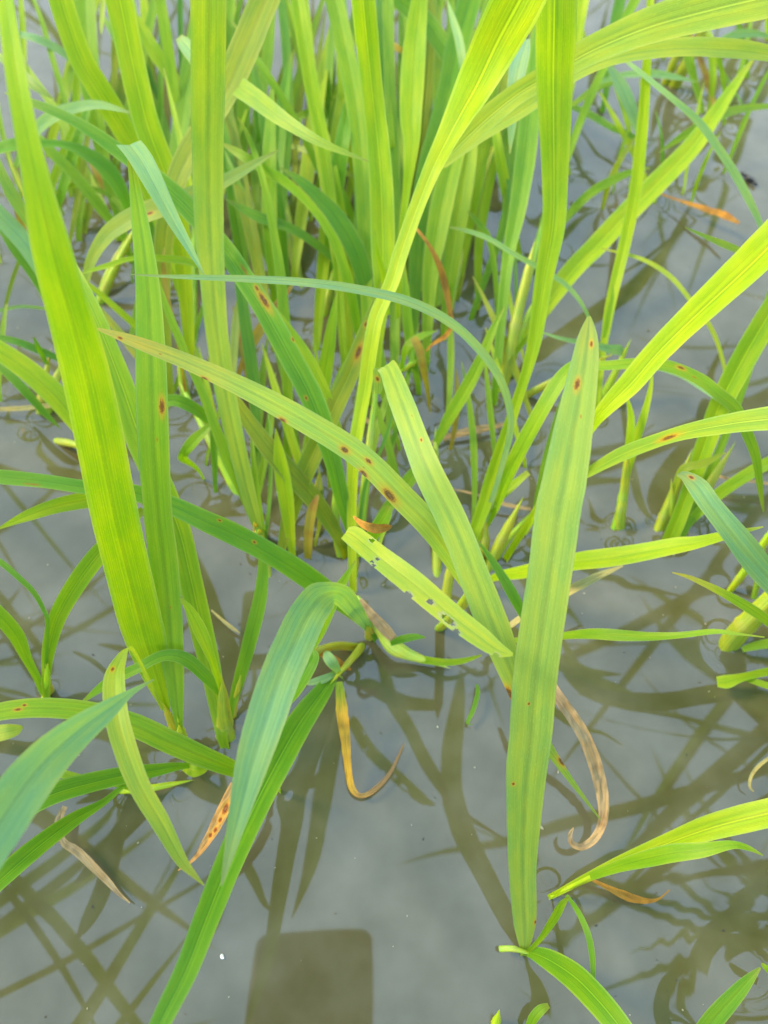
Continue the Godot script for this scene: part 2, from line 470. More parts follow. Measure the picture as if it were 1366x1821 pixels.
func build_small_things() -> void:
	var root := Node3D.new(); root.name = "water_insect"; add_child(root); root.position = INSECT; root.rotation.y = 0.6
	root.set_meta("label", "small black insect resting on open water at upper right"); root.set_meta("category", "insect")
	var black := StandardMaterial3D.new(); black.albedo_color = srgb(Color(0.012, 0.012, 0.015)); black.roughness = 0.35
	var body := SurfaceTool.new(); body.begin(Mesh.PRIMITIVE_TRIANGLES)
	for seg in [[0.0, 0.0016, 0.0042], [0.0048, 0.0012, 0.0018], [-0.0045, 0.0011, 0.0022]]:
		var s := SphereMesh.new(); s.radius = 1.0; s.height = 2.0; s.radial_segments = 14; s.rings = 8
		body.append_from(s, 0, Transform3D(Basis().scaled(Vector3(seg[1], seg[1] * 0.8, seg[2])), Vector3(0, 0.0016, seg[0])))
	part("body", body.commit(), black, root)
	for k in 6:
		var sgn := 1.0 if k % 2 == 0 else -1.0
		var st := SurfaceTool.new(); st.begin(Mesh.PRIMITIVE_TRIANGLES)
		var leg := CylinderMesh.new(); leg.top_radius = 0.00008; leg.bottom_radius = 0.00016; leg.height = 0.005; leg.radial_segments = 6
		st.append_from(leg, 0, Transform3D(Basis(Vector3(0, 0, 1), -sgn * 1.9), Vector3(sgn * 0.0032, 0.0010, -0.002 + (k / 2) * 0.002)))
		part("leg", st.commit(), black, root)
	var petal := SurfaceTool.new(); petal.begin(Mesh.PRIMITIVE_TRIANGLES)
	var s2 := SphereMesh.new(); s2.radius = 1.0; s2.height = 2.0; s2.radial_segments = 16; s2.rings = 8
	petal.append_from(s2, 0, Transform3D(Basis().scaled(Vector3(0.0006, 0.0003, 0.0008)).rotated(Vector3.UP, 0.4), Vector3.ZERO))
	petal.append_from(s2, 0, Transform3D(Basis().scaled(Vector3(0.0004, 0.0004, 0.0003)), Vector3(0.0004, 0.0002, 0.0004)))
	var white := StandardMaterial3D.new(); white.albedo_color = Color(0.88, 0.89, 0.88); white.roughness = 0.6
	var o := part("floating_husk", petal.commit(), white, self)
	o.position = HUSK + Vector3(0, 0.0003, 0)
	o.set_meta("label", "tiny white husk floating left of the phone's reflection"); o.set_meta("category", "husk")

# ---------------------------------------------------------------- scene
func _ready() -> void:
	var cam := Camera3D.new()
	cam.name = "camera"
	cam.fov = 67.04
	cam.near = 0.005
	cam.far = 400.0
	add_child(cam)
	cam.transform = Transform3D(Vector3(0.99824, 0.02929, -0.05157), Vector3(-0.05931, 0.49307, -0.86796), Vector3(-0.00000, 0.86949, 0.49394), Vector3(0, 0.2850, 0))
	var lens := CameraAttributesPhysical.new()
	lens.frustum_focal_length = 18.12
	lens.frustum_focus_distance = 0.22
	lens.frustum_near = 0.005; lens.frustum_far = 400.0
	lens.exposure_aperture = 8.4
	cam.attributes = lens
	cam.current = true

	var sky_look := ProceduralSkyMaterial.new()
	sky_look.sky_top_color = Color(0.585, 0.68, 0.785)
	sky_look.sky_horizon_color = Color(0.92, 0.905, 0.85)
	sky_look.sky_curve = 0.18
	sky_look.ground_bottom_color = Color(0.25, 0.28, 0.2)
	sky_look.ground_horizon_color = Color(0.5, 0.55, 0.5)
	sky_look.sun_angle_max = 1.0
	var sky := Sky.new(); sky.sky_material = sky_look
	var env := Environment.new()
	env.background_mode = Environment.BG_SKY
	env.sky = sky
	env.background_energy_multiplier = 1.0
	env.tonemap_mode = Environment.TONE_MAPPER_LINEAR
	env.tonemap_exposure = 5.1
	env.sdfgi_enabled = true; env.ssao_enabled = true; env.ssil_enabled = true
	var world := WorldEnvironment.new(); world.name = "world_environment"; world.environment = env
	add_child(world)

	var sun := DirectionalLight3D.new()
	sun.name = "sun"
	sun.light_color = Color(1.0, 0.92, 0.78)
	sun.light_energy = 0.5
	sun.light_angular_distance = 16.0
	sun.shadow_enabled = true
	add_child(sun)
	sun.look_at_from_position(Vector3(-0.76, 0.60, -0.20), Vector3.ZERO)

	make_grain()
	FEET = [[-0.0624, -0.0547, 0.0018], [-0.0675, -0.0588, 0.0030], [-0.0520, -0.0621, 0.0025], [-0.0509, -0.0716, 0.0025], [-0.1182, -0.0741, 0.0025], [-0.0359, -0.1369, 0.0025], [-0.0788, -0.1713, 0.0025], [-0.0712, -0.1876, 0.0025], [-0.0564, -0.1863, 0.0025], [-0.0693, -0.1973, 0.0025], [-0.0543, -0.1570, 0.0025], [-0.0471, -0.1423, 0.0025], [-0.0584, -0.1931, 0.0025], [-0.0556, -0.1744, 0.0025], [-0.0482, -0.1372, 0.0025], [-0.0408, -0.1445, 0.0025], [-0.0729, -0.2129, 0.0025], [-0.0679, -0.1740, 0.0025], [-0.0590, -0.1672, 0.0025], [-0.0448, -0.1282, 0.0020], [-0.0303, -0.1472, 0.0017], [-0.0509, -0.1478, 0.0030], [-0.0106, -0.1264, 0.0025], [-0.0116, -0.1413, 0.0025], [-0.0403, -0.1369, 0.0025], [-0.0104, -0.2205, 0.0025], [-0.0131, -0.2235, 0.0025], [-0.0140, -0.2359, 0.0025], [-0.0086, -0.2465, 0.0025], [-0.0296, -0.1381, 0.0025], [-0.0702, -0.2266, 0.0025], [0.0079, -0.1672, 0.0025], [-0.0076, -0.1766, 0.0025], [0.0026, -0.1755, 0.0025], [-0.0014, -0.1736, 0.0025], [-0.0158, -0.1953, 0.0025], [0.0051, -0.1938, 0.0025], [-0.0003, -0.1989, 0.0025], [-0.0027, -0.1388, 0.0025], [-0.0107, -0.1306, 0.0016], [-0.0137, -0.0886, 0.0025], [-0.0018, -0.1050, 0.0025], [-0.0320, -0.0469, 0.0025], [-0.0032, -0.1531, 0.0025], [0.0248, -0.1164, 0.0025], [0.0516, -0.1430, 0.0025], [0.0603, -0.1552, 0.0025], [0.0386, -0.1480, 0.0025], [0.0431, -0.1289, 0.0025], [0.0475, -0.1025, 0.0025], [0.0350, -0.1457, 0.0025], [0.0256, -0.2039, 0.0025], [0.0280, -0.1956, 0.0025], [0.0377, -0.1596, 0.0025], [0.0437, -0.1376, 0.0025], [0.0474, -0.1427, 0.0016], [0.0476, -0.2257, 0.0025], [0.0535, -0.2411, 0.0025], [0.0730, -0.3173, 0.0025], [0.0498, -0.2737, 0.0025], [0.0587, -0.2734, 0.0025], [0.0377, -0.2746, 0.0025], [0.0405, -0.2824, 0.0025], [0.0624, -0.2473, 0.0025], [0.0626, -0.1612, 0.0025], [0.0485, -0.1844, 0.0025], [0.0648, -0.2121, 0.0025], [0.0612, -0.2383, 0.0025], [0.0605, -0.1888, 0.0025], [0.0515, -0.2310, 0.0031], [0.0528, -0.0021, 0.0025], [0.0631, -0.0190, 0.0025], [0.0998, -0.1604, 0.0023], [0.0990, -0.1560, 0.0030], [0.1198, -0.1566, 0.0032], [0.1277, -0.1625, 0.0025], [0.1172, -0.1612, 0.0033], [0.1290, -0.1664, 0.0033], [0.1381, -0.1116, 0.0051], [0.1423, -0.1349, 0.0016], [0.1520, -0.1306, 0.0011], [-0.1261, -0.0248, 0.0030], [-0.0825, -0.0451, 0.0025], [-0.0686, -0.0466, 0.0012], [-0.0992, -0.2147, 0.0025], [-0.0926, -0.2315, 0.0025], [-0.1054, -0.2731, 0.0025], [-0.1368, -0.3010, 0.0025], [-0.1094, -0.3157, 0.0025], [-0.1129, -0.3326, 0.0025], [-0.1245, -0.3475, 0.0025], [-0.1042, -0.3559, 0.0025], [-0.1198, -0.3160, 0.0025], [-0.0846, -0.3576, 0.0025], [-0.1324, -0.3321, 0.0025], [-0.1255, -0.3414, 0.0025], [-0.1015, -0.2867, 0.0025], [-0.1278, -0.3721, 0.0025], [-0.0910, -0.3839, 0.0025], [-0.1167, -0.3382, 0.0025], [-0.0829, -0.3416, 0.0025], [-0.1261, -0.2903, 0.0025], [-0.0853, -0.3626, 0.0025], [-0.1378, -0.3447, 0.0025], [-0.1130, -0.3125, 0.0025], [-0.0964, -0.3118, 0.0025], [-0.1139, -0.2722, 0.0025], [-0.0823, -0.2393, 0.0025], [-0.0816, -0.1970, 0.0025], [-0.0719, -0.1664, 0.0025], [-0.1002, -0.2089, 0.0025], [-0.0782, -0.1798, 0.0025], [-0.0932, -0.2118, 0.0030], [-0.1482, -0.3173, 0.0025], [-0.1661, -0.3132, 0.0025], [-0.1451, -0.3215, 0.0025], [-0.1790, -0.3471, 0.0025], [-0.1653, -0.3218, 0.0025], [-0.1241, -0.3005, 0.0025], [-0.2179, -0.3819, 0.0025], [-0.1889, -0.2958, 0.0025], [-0.1573, -0.3565, 0.0025], [-0.1646, -0.3173, 0.0025], [-0.1912, -0.3227, 0.0025], [-0.1690, -0.2984, 0.0025], [-0.1702, -0.3823, 0.0025], [-0.1829, -0.3181, 0.0025], [-0.1743, -0.3880, 0.0025], [-0.1993, -0.3791, 0.0025], [-0.1797, -0.3316, 0.0025], [-0.1458, -0.3373, 0.0025], [-0.1327, -0.2850, 0.0025], [-0.1247, -0.2418, 0.0025], [-0.1517, -0.2624, 0.0030], [-0.0328, -0.1831, 0.0025], [-0.0431, -0.1857, 0.0025], [-0.0229, -0.2395, 0.0025], [-0.0598, -0.2819, 0.0025], [-0.0114, -0.2680, 0.0025], [-0.0855, -0.3201, 0.0025], [-0.0753, -0.2884, 0.0025], [-0.0705, -0.3172, 0.0025], [-0.0403, -0.3240, 0.0025], [-0.0485, -0.3380, 0.0025], [-0.0813, -0.3730, 0.0025], [-0.0566, -0.3359, 0.0025], [-0.0751, -0.3184, 0.0025], [-0.0850, -0.3898, 0.0025], [-0.0612, -0.2870, 0.0025], [-0.0392, -0.3800, 0.0025], [-0.0775, -0.3623, 0.0025], [-0.0196, -0.3324, 0.0025], [-0.0551, -0.2866, 0.0025], [-0.0402, -0.3516, 0.0025], [-0.0583, -0.3239, 0.0025], [-0.0349, -0.2888, 0.0025], [-0.0315, -0.2807, 0.0025], [-0.0197, -0.2428, 0.0025], [-0.0597, -0.2748, 0.0025], [-0.0669, -0.3586, 0.0025], [-0.0368, -0.2488, 0.0025], [-0.0420, -0.3460, 0.0025], [-0.0567, -0.2473, 0.0025], [-0.0638, -0.2950, 0.0025], [-0.0522, -0.2933, 0.0025], [-0.0202, -0.2722, 0.0025], [-0.0313, -0.3226, 0.0025], [-0.0291, -0.1601, 0.0025], [-0.0273, -0.1435, 0.0025], [-0.0240, -0.1723, 0.0025], [-0.0365, -0.1753, 0.0025], [-0.0308, -0.1930, 0.0025], [-0.0369, -0.1705, 0.0025], [-0.0385, -0.2567, 0.0030], [0.0016, -0.2414, 0.0025], [0.0017, -0.2214, 0.0025], [0.0090, -0.2559, 0.0025], [0.0155, -0.2424, 0.0025], [0.0239, -0.2616, 0.0025], [0.0126, -0.2263, 0.0025], [-0.0021, -0.2944, 0.0025], [0.0085, -0.3660, 0.0025], [-0.0053, -0.3273, 0.0025], [0.0037, -0.3009, 0.0025], [-0.0056, -0.3024, 0.0025], [0.0627, -0.3174, 0.0025], [0.0606, -0.3550, 0.0025], [-0.0002, -0.3816, 0.0025], [0.0656, -0.4054, 0.0025], [-0.0131, -0.3516, 0.0025], [0.0001, -0.4127, 0.0025], [-0.0142, -0.3418, 0.0025], [0.0346, -0.3578, 0.0025], [0.0615, -0.3841, 0.0025], [0.0073, -0.4104, 0.0025], [0.0481, -0.3902, 0.0025], [0.0198, -0.4151, 0.0025], [0.0156, -0.3603, 0.0025], [0.0009, -0.4011, 0.0025], [0.0565, -0.3570, 0.0025], [0.0260, -0.3171, 0.0025], [0.0505, -0.3825, 0.0025], [0.0069, -0.3414, 0.0025], [0.0299, -0.2867, 0.0025], [0.0296, -0.3661, 0.0025], [-0.0107, -0.3103, 0.0025], [-0.0045, -0.2890, 0.0025], [0.0179, -0.2775, 0.0025], [0.0131, -0.2913, 0.0025], [-0.0053, -0.3349, 0.0025], [0.0283, -0.3323, 0.0025], [0.0233, -0.2922, 0.0025], [0.0189, -0.2541, 0.0030], [0.0948, -0.2218, 0.0025], [0.1178, -0.4516, 0.0025], [0.0804, -0.3309, 0.0025], [0.0919, -0.4435, 0.0025], [0.0902, -0.4317, 0.0025], [0.1171, -0.3753, 0.0025], [0.1268, -0.3812, 0.0025], [0.1099, -0.3609, 0.0025], [0.0934, -0.3885, 0.0025], [0.1564, -0.2346, 0.0025], [0.1871, -0.4502, 0.0025], [0.2041, -0.4621, 0.0025], [0.1949, -0.4598, 0.0025], [0.1926, -0.3387, 0.0030], [-0.1755, -0.2089, 0.0025], [-0.1710, -0.2762, 0.0025], [-0.1839, -0.2921, 0.0025], [-0.1776, -0.2855, 0.0025], [-0.1865, -0.2457, 0.0025], [-0.2013, -0.2934, 0.0025], [-0.2050, -0.3439, 0.0025], [-0.1578, -0.1945, 0.0030], [0.0983, 0.0225, 0.0027], [0.0525, 0.0196, 0.0025], [0.0438, 0.0181, 0.0015], [0.1055, 0.0230, 0.0030], [0.2128, -0.4933, 0.0025], [0.1832, -0.3990, 0.0025], [0.1623, -0.5092, 0.0025], [0.1823, -0.5259, 0.0025], [0.1783, -0.4530, 0.0025], [0.1140, -0.5130, 0.0025], [0.1825, -0.4547, 0.0025], [0.1086, -0.5226, 0.0025], [0.2346, -0.5376, 0.0025], [0.1902, -0.4426, 0.0025], [0.1395, -0.3689, 0.0025], [0.1566, -0.3781, 0.0025], [0.1593, -0.3680, 0.0025], [0.1312, -0.3961, 0.0025], [0.1419, -0.3759, 0.0025], [0.1656, -0.4795, 0.0041], [0.1604, -0.4817, 0.0028], [0.1624, -0.4723, 0.0030]]
	build_water()
	build_phone(cam)
	plant("rice_plant", "tall rice plant whose broad bright leaf crosses the whole left side", Vector3(-0.0675, 0, -0.0588), [
		["leaf", "B", 258, ["big"], [], [-8,250,-68,-8,0,2,-24,361,-135,-37,0,9,-47,539,-231,-63,1,12,-52,791,-326,-60,6,18,-42,1038,-393,-58,7,16,-28,1414,-522,-52,6,15,-30,1712,-614,-41,1,5,-39,1859,-690,-25,0,5,-62,1960,-796,-19,0,5,-105,2028,-950,-14,0,4,-146,2060,-1065,-7,0,3,-175,2077,-1138,-7,0,2,-206,2090,-1210,-6,0,2,-240,2099,-1282,-4,0,1,-276,2103,-1353,-2,0,1,-316,2103,-1423,0,0,0]],
		["stem", "Y2", 0, [], [], [-28,-120,12,22,-4,100,-34,20,-8,250,-68,11]],
		["leaf", "M", 197, ["ribs"], [[0.551, 0.192, 0.0197, 0.144, 1], [0.503, 0.376, 0.0083, 0.055, 0], [0.229, 0.414, 0.0053, 0.065, 0]], [44,250,-11,-9,1,2,36,343,-97,-23,3,5,26,481,-220,-37,4,7,18,697,-394,-42,5,8,10,857,-509,-40,5,8,-5,1024,-702,-44,6,8,-27,1119,-892,-41,6,8,-59,1189,-1086,-33,4,8,-114,1242,-1297,-23,2,7,-162,1265,-1457,-12,1,4,-193,1280,-1564,-8,1,3]],
		["stem", "M", 0, [], [], [-11,-120,-35,22,22,100,-6,20,44,250,-11,11]],
		["folded_tip", "U", 55, [], [], [-190,1290,-1561,32,-6,-24,-144,1290,-1499,32,-8,-21,-87,1286,-1404,28,-8,-18,-16,1254,-1291,19,-5,-14,49,1226,-1196,11,-3,-8,107,1200,-1112,1,0,-1]],
		["leaf", "P", 127, [], [[0.53, 0.696, 0.0124, 0.173, 1]], [-17,280,-71,-5,0,3,-13,538,-98,-5,0,3,10,819,-95,-3,-1,5,11,892,-26,-17,4,-2,26,936,39,-25,5,6,62,959,134,-25,4,10,102,960,212,-23,4,13,145,943,285,-19,3,14,201,911,356,-16,2,13,250,868,425,-10,1,9,283,852,455,-4,1,5,308,840,475,-1,0,1]],
		["stem", "M", 0, [], [], [60,-60,63,18,41,60,20,18,40,220,-22,13]],
	])
	plant("rice_plant", "rice plant with thick pale stem just right of the long blue-green leaf", Vector3(-0.0529, 0, -0.0622), [
		["leaf", "M", 202, ["mid"], [], [18,-120,44,-15,-3,0,9,60,1,-19,-3,0,-5,131,-70,-28,-5,1,-32,251,-192,-37,-7,3,-68,360,-312,-40,-8,5,-111,466,-449,-41,-9,6,-151,561,-568,-41,-11,10,-216,650,-685,-41,-12,14,-289,738,-810,-43,-13,14,-356,835,-951,-40,-11,12,-426,921,-1085,-31,-10,12,-516,988,-1236,-22,-8,10,-610,1020,-1391,-3,-1,2]],
		["leaf", "D", 85, [], [], [7,-120,-53,-8,-1,-4,20,50,-93,-10,-1,-5,50,150,-189,-20,-2,-9,88,261,-298,-26,-3,-11,118,357,-408,-24,-4,-7,124,425,-505,-19,-4,-2,111,480,-596,-6,-1,0]],
		["leaf", "B", 41, [], [], [36,350,-88,-8,0,3,23,509,-138,-11,0,5,-6,601,-195,-18,-1,10,-39,652,-245,-11,-1,8,-69,680,-272,-2,0,2]],
		["stem", "Y2", 0, [], [], [26,-120,-30,22,18,140,-44,20,36,350,-88,11]],
		["leaf", "D", 64, [], [], [29,300,-84,-4,0,4,-9,403,-116,-11,0,16,-71,474,-150,-6,-1,21,-136,500,-148,5,-2,17,-204,497,-107,7,-2,15,-314,430,-70,7,-3,15,-409,340,-31,2,-1,4]],
		["stem", "Y2", 0, [], [], [36,-120,6,22,14,120,-42,20,29,300,-84,11]],
		["stem", "Y2", 0, [], [], [-14,-80,-11,31,11,100,-50,28,21,260,-104,17]],
		["stem", "Y2", 0, [], [], [18,-40,-76,12,25,30,-109,13,51,150,-169,9]],
	])
	plant("rice_plant", "small rice plant with three thin leaves near the lower left edge", Vector3(-0.1207, 0, -0.0750), [
		["leaf", "M", 110, ["mid"], [], [12,-120,35,-7,3,2,24,50,9,-9,3,3,52,168,-49,-14,5,3,83,270,-104,-21,9,2,133,385,-171,-25,13,-3,209,496,-238,-26,15,-8,294,594,-304,-24,16,-10,379,668,-362,-18,14,-10,451,720,-419,-8,6,-4]],
		["leaf", "M", 79, [], [], [15,-120,22,-8,1,2,14,50,1,-10,1,3,13,139,-31,-13,1,4,9,251,-65,-17,1,5,8,369,-103,-24,0,10,-19,464,-134,-22,-4,15,-68,543,-165,-17,-6,16,-123,600,-195,-4,-2,4]],
		["leaf", "D", 64, [], [], [46,150,-40,-6,2,1,113,400,-138,-6,2,2,101,436,-176,-5,2,5,68,467,-221,-5,2,7,15,488,-261,-5,2,8,-56,500,-308,-4,2,9,-141,500,-342,-2,1,5]],
		["stem", "Y2", 0, [], [], [-17,-120,-28,22,23,60,-20,20,46,150,-40,11]],
		["stem", "B", 0, [], [], [-9,-40,35,13,18,40,0,14,54,160,-38,11]],
	])
	plant("rice_plant", "rice plant with the tall pale ribbed leaf left of the centre clump", Vector3(-0.0509, 0, -0.1478), [
		["leaf", "P", 442, ["ribs"], [], [25,150,65,-13,-2,4,-12,247,-16,-27,-3,7,-67,404,-169,-34,-4,8,-116,533,-333,-39,-4,7,-151,661,-493,-42,-3,5,-171,776,-633,-46,-3,4,-184,878,-753,-53,-1,1,-183,1056,-889,-56,1,-5,-154,1310,-977,-56,8,1,-114,1560,-1002,-54,8,1,-99,1700,-1061,-52,2,-9,-46,2149,-1223,-47,2,-8,12,2606,-1358,-39,2,-6,74,3070,-1462,-28,1,-5,142,3540,-1534,-15,1,-2,214,4013,-1569,0,0,0]],
		["stem", "M", 0, [], [], [25,-120,-26,22,13,60,33,20,25,150,65,11]],
		["leaf", "M", 106, [], [], [8,160,47,-12,1,6,-25,235,-23,-20,1,13,-89,349,-114,-21,1,15,-139,452,-195,-16,1,10,-188,535,-286,-14,1,8,-247,619,-386,-13,1,8,-310,709,-491,-12,1,7,-356,769,-582,-8,1,4,-388,820,-669,-2,0,1]],
		["stem", "Y2", 0, [], [], [-10,-120,4,22,4,64,23,20,8,160,47,11]],
		["leaf", "B", 68, [], [], [157,-120,147,-11,-2,-1,151,40,109,-14,-3,-1,130,184,-12,-28,-6,-1,112,263,-92,-32,-8,0,93,329,-166,-26,-7,1,72,400,-255,-2,-1,0]],
		["leaf", "U", 33, [], [], [-300,850,-1656,-15,-8,9,-355,901,-1707,-23,-12,13,-406,937,-1763,-24,-14,14,-454,940,-1836,-21,-14,14,-493,940,-1891,-12,-8,8]],
		["leaf", "P", 112, [], [], [-347,860,-1839,16,11,-12,-256,901,-1684,25,17,-20,-173,940,-1550,26,20,-23,-83,974,-1422,23,19,-21,1,1003,-1303,19,16,-18,81,1015,-1216,14,13,-16,169,1020,-1139,8,10,-12,268,1017,-1087,4,6,-8,376,1000,-1059,1,1,-2]],
		["leaf", "M", 59, [], [], [-263,-120,-247,-3,-2,4,-279,100,-235,-4,-2,5,-314,221,-208,-19,1,7,-271,292,-232,-17,6,-16,-213,339,-271,-12,4,-11,-163,360,-322,-2,1,-1]],
		["leaf", "D", 64, [], [], [-189,-120,-401,-8,-2,5,-203,100,-398,-10,-3,6,-238,246,-392,-11,-5,18,-317,326,-403,-8,-10,22,-383,339,-405,4,-11,20,-461,320,-377,5,-6,9]],
		["leaf", "OY", 64, [], [], [-388,140,-596,-6,1,2,-401,364,-716,-7,1,2,-435,458,-814,-9,1,3,-457,510,-903,-11,1,3,-472,537,-971,-8,1,2,-473,560,-1029,-2,0,0]],
		["stem", "M", 0, [], [], [-4,-120,-16,22,-194,56,-298,20,-388,140,-596,11]],
		["leaf", "DU", 109, [], [], [-47,-120,-331,-11,2,3,-55,50,-385,-14,3,3,-88,168,-627,-26,5,7,-132,273,-821,-26,4,8,-175,360,-999,-21,3,7,-224,440,-1186,-9,1,3]],
		["leaf", "P2", 76, [], [], [-183,-120,-446,-8,-1,0,-184,50,-495,-10,-1,0,-189,216,-738,-18,-1,-1,-190,289,-900,-18,-1,-1,-189,320,-1004,-8,-1,0]],
		["leaf", "M", 79, [], [], [-42,-120,-37,-8,1,-1,-34,20,-92,-9,2,-1,-21,56,-185,-13,2,-1,-11,92,-278,-16,3,-1,-4,124,-375,-18,3,0,1,156,-473,-16,2,0,0,169,-587,-11,2,0,-4,183,-704,-2,0,0]],
		["leaf", "M", 65, [], [], [53,-120,99,-6,0,2,38,20,55,-7,0,2,17,74,-7,-10,0,3,0,127,-69,-12,0,3,-15,171,-136,-13,1,3,-28,215,-204,-11,1,2,-42,234,-287,-8,1,1,-52,252,-373,-2,0,0]],
		["leaf", "OY", 81, [], [], [-66,-120,-399,-8,3,3,-74,20,-453,-10,3,3,-88,62,-542,-14,5,5,-105,105,-633,-18,5,6,-129,142,-727,-19,6,7,-158,179,-823,-17,5,7,-196,195,-937,-11,3,5,-241,212,-1055,-2,1,1]],
		["leaf", "M", 87, [], [], [-41,-120,-207,-8,2,1,-47,20,-266,-10,2,2,-57,42,-372,-14,4,2,-65,63,-482,-18,5,2,-71,85,-594,-19,5,2,-73,107,-709,-17,5,1,-76,117,-837,-11,3,0,-75,126,-971,-2,1,0]],
		["leaf", "D", 81, [], [], [24,-120,162,-4,0,0,28,20,106,-5,0,0,35,57,10,-7,0,-1,37,93,-87,-8,-1,0,34,125,-188,-9,-1,0,26,158,-290,-8,-1,1,9,171,-406,-5,-1,1,-14,185,-525,-2,0,0]],
		["leaf", "Y2", 51, [], [], [95,-120,87,-5,2,0,101,20,33,-6,3,1,107,44,-17,-8,4,1,117,68,-68,-10,5,0,130,92,-119,-11,5,-1,148,116,-170,-9,5,-1,167,128,-229,-6,3,-1,190,139,-290,-2,1,0]],
		["leaf", "M", 61, [], [], [-197,-120,-598,-6,-2,2,-220,20,-651,-7,-2,2,-248,43,-714,-10,-3,3,-274,66,-779,-12,-4,3,-297,89,-844,-14,-4,3,-318,111,-911,-12,-3,3,-340,121,-990,-8,-2,2,-361,131,-1071,-2,-1,0]],
		["leaf", "B", 74, [], [], [-153,-120,-215,-5,0,2,-169,20,-262,-7,0,2,-195,73,-336,-9,0,3,-220,126,-409,-11,0,3,-246,170,-488,-12,-1,4,-272,214,-567,-11,0,3,-305,233,-667,-7,0,2,-339,251,-770,-2,0,1]],
		["leaf", "B", 77, [], [], [-61,-120,-145,-5,1,3,-80,20,-194,-7,1,3,-111,69,-272,-9,2,5,-142,119,-351,-12,2,6,-176,161,-434,-13,2,6,-210,202,-518,-11,2,5,-252,220,-621,-8,2,3,-295,238,-727,-2,0,1]],
		["stem", "Y2", 0, [], [], [99,-80,299,18,61,-10,196,20,28,80,79,18,11,150,28,13]],
		["stem", "Y2", 0, [], [], [203,-50,53,16,209,50,-40,17,224,140,-122,14]],
	])
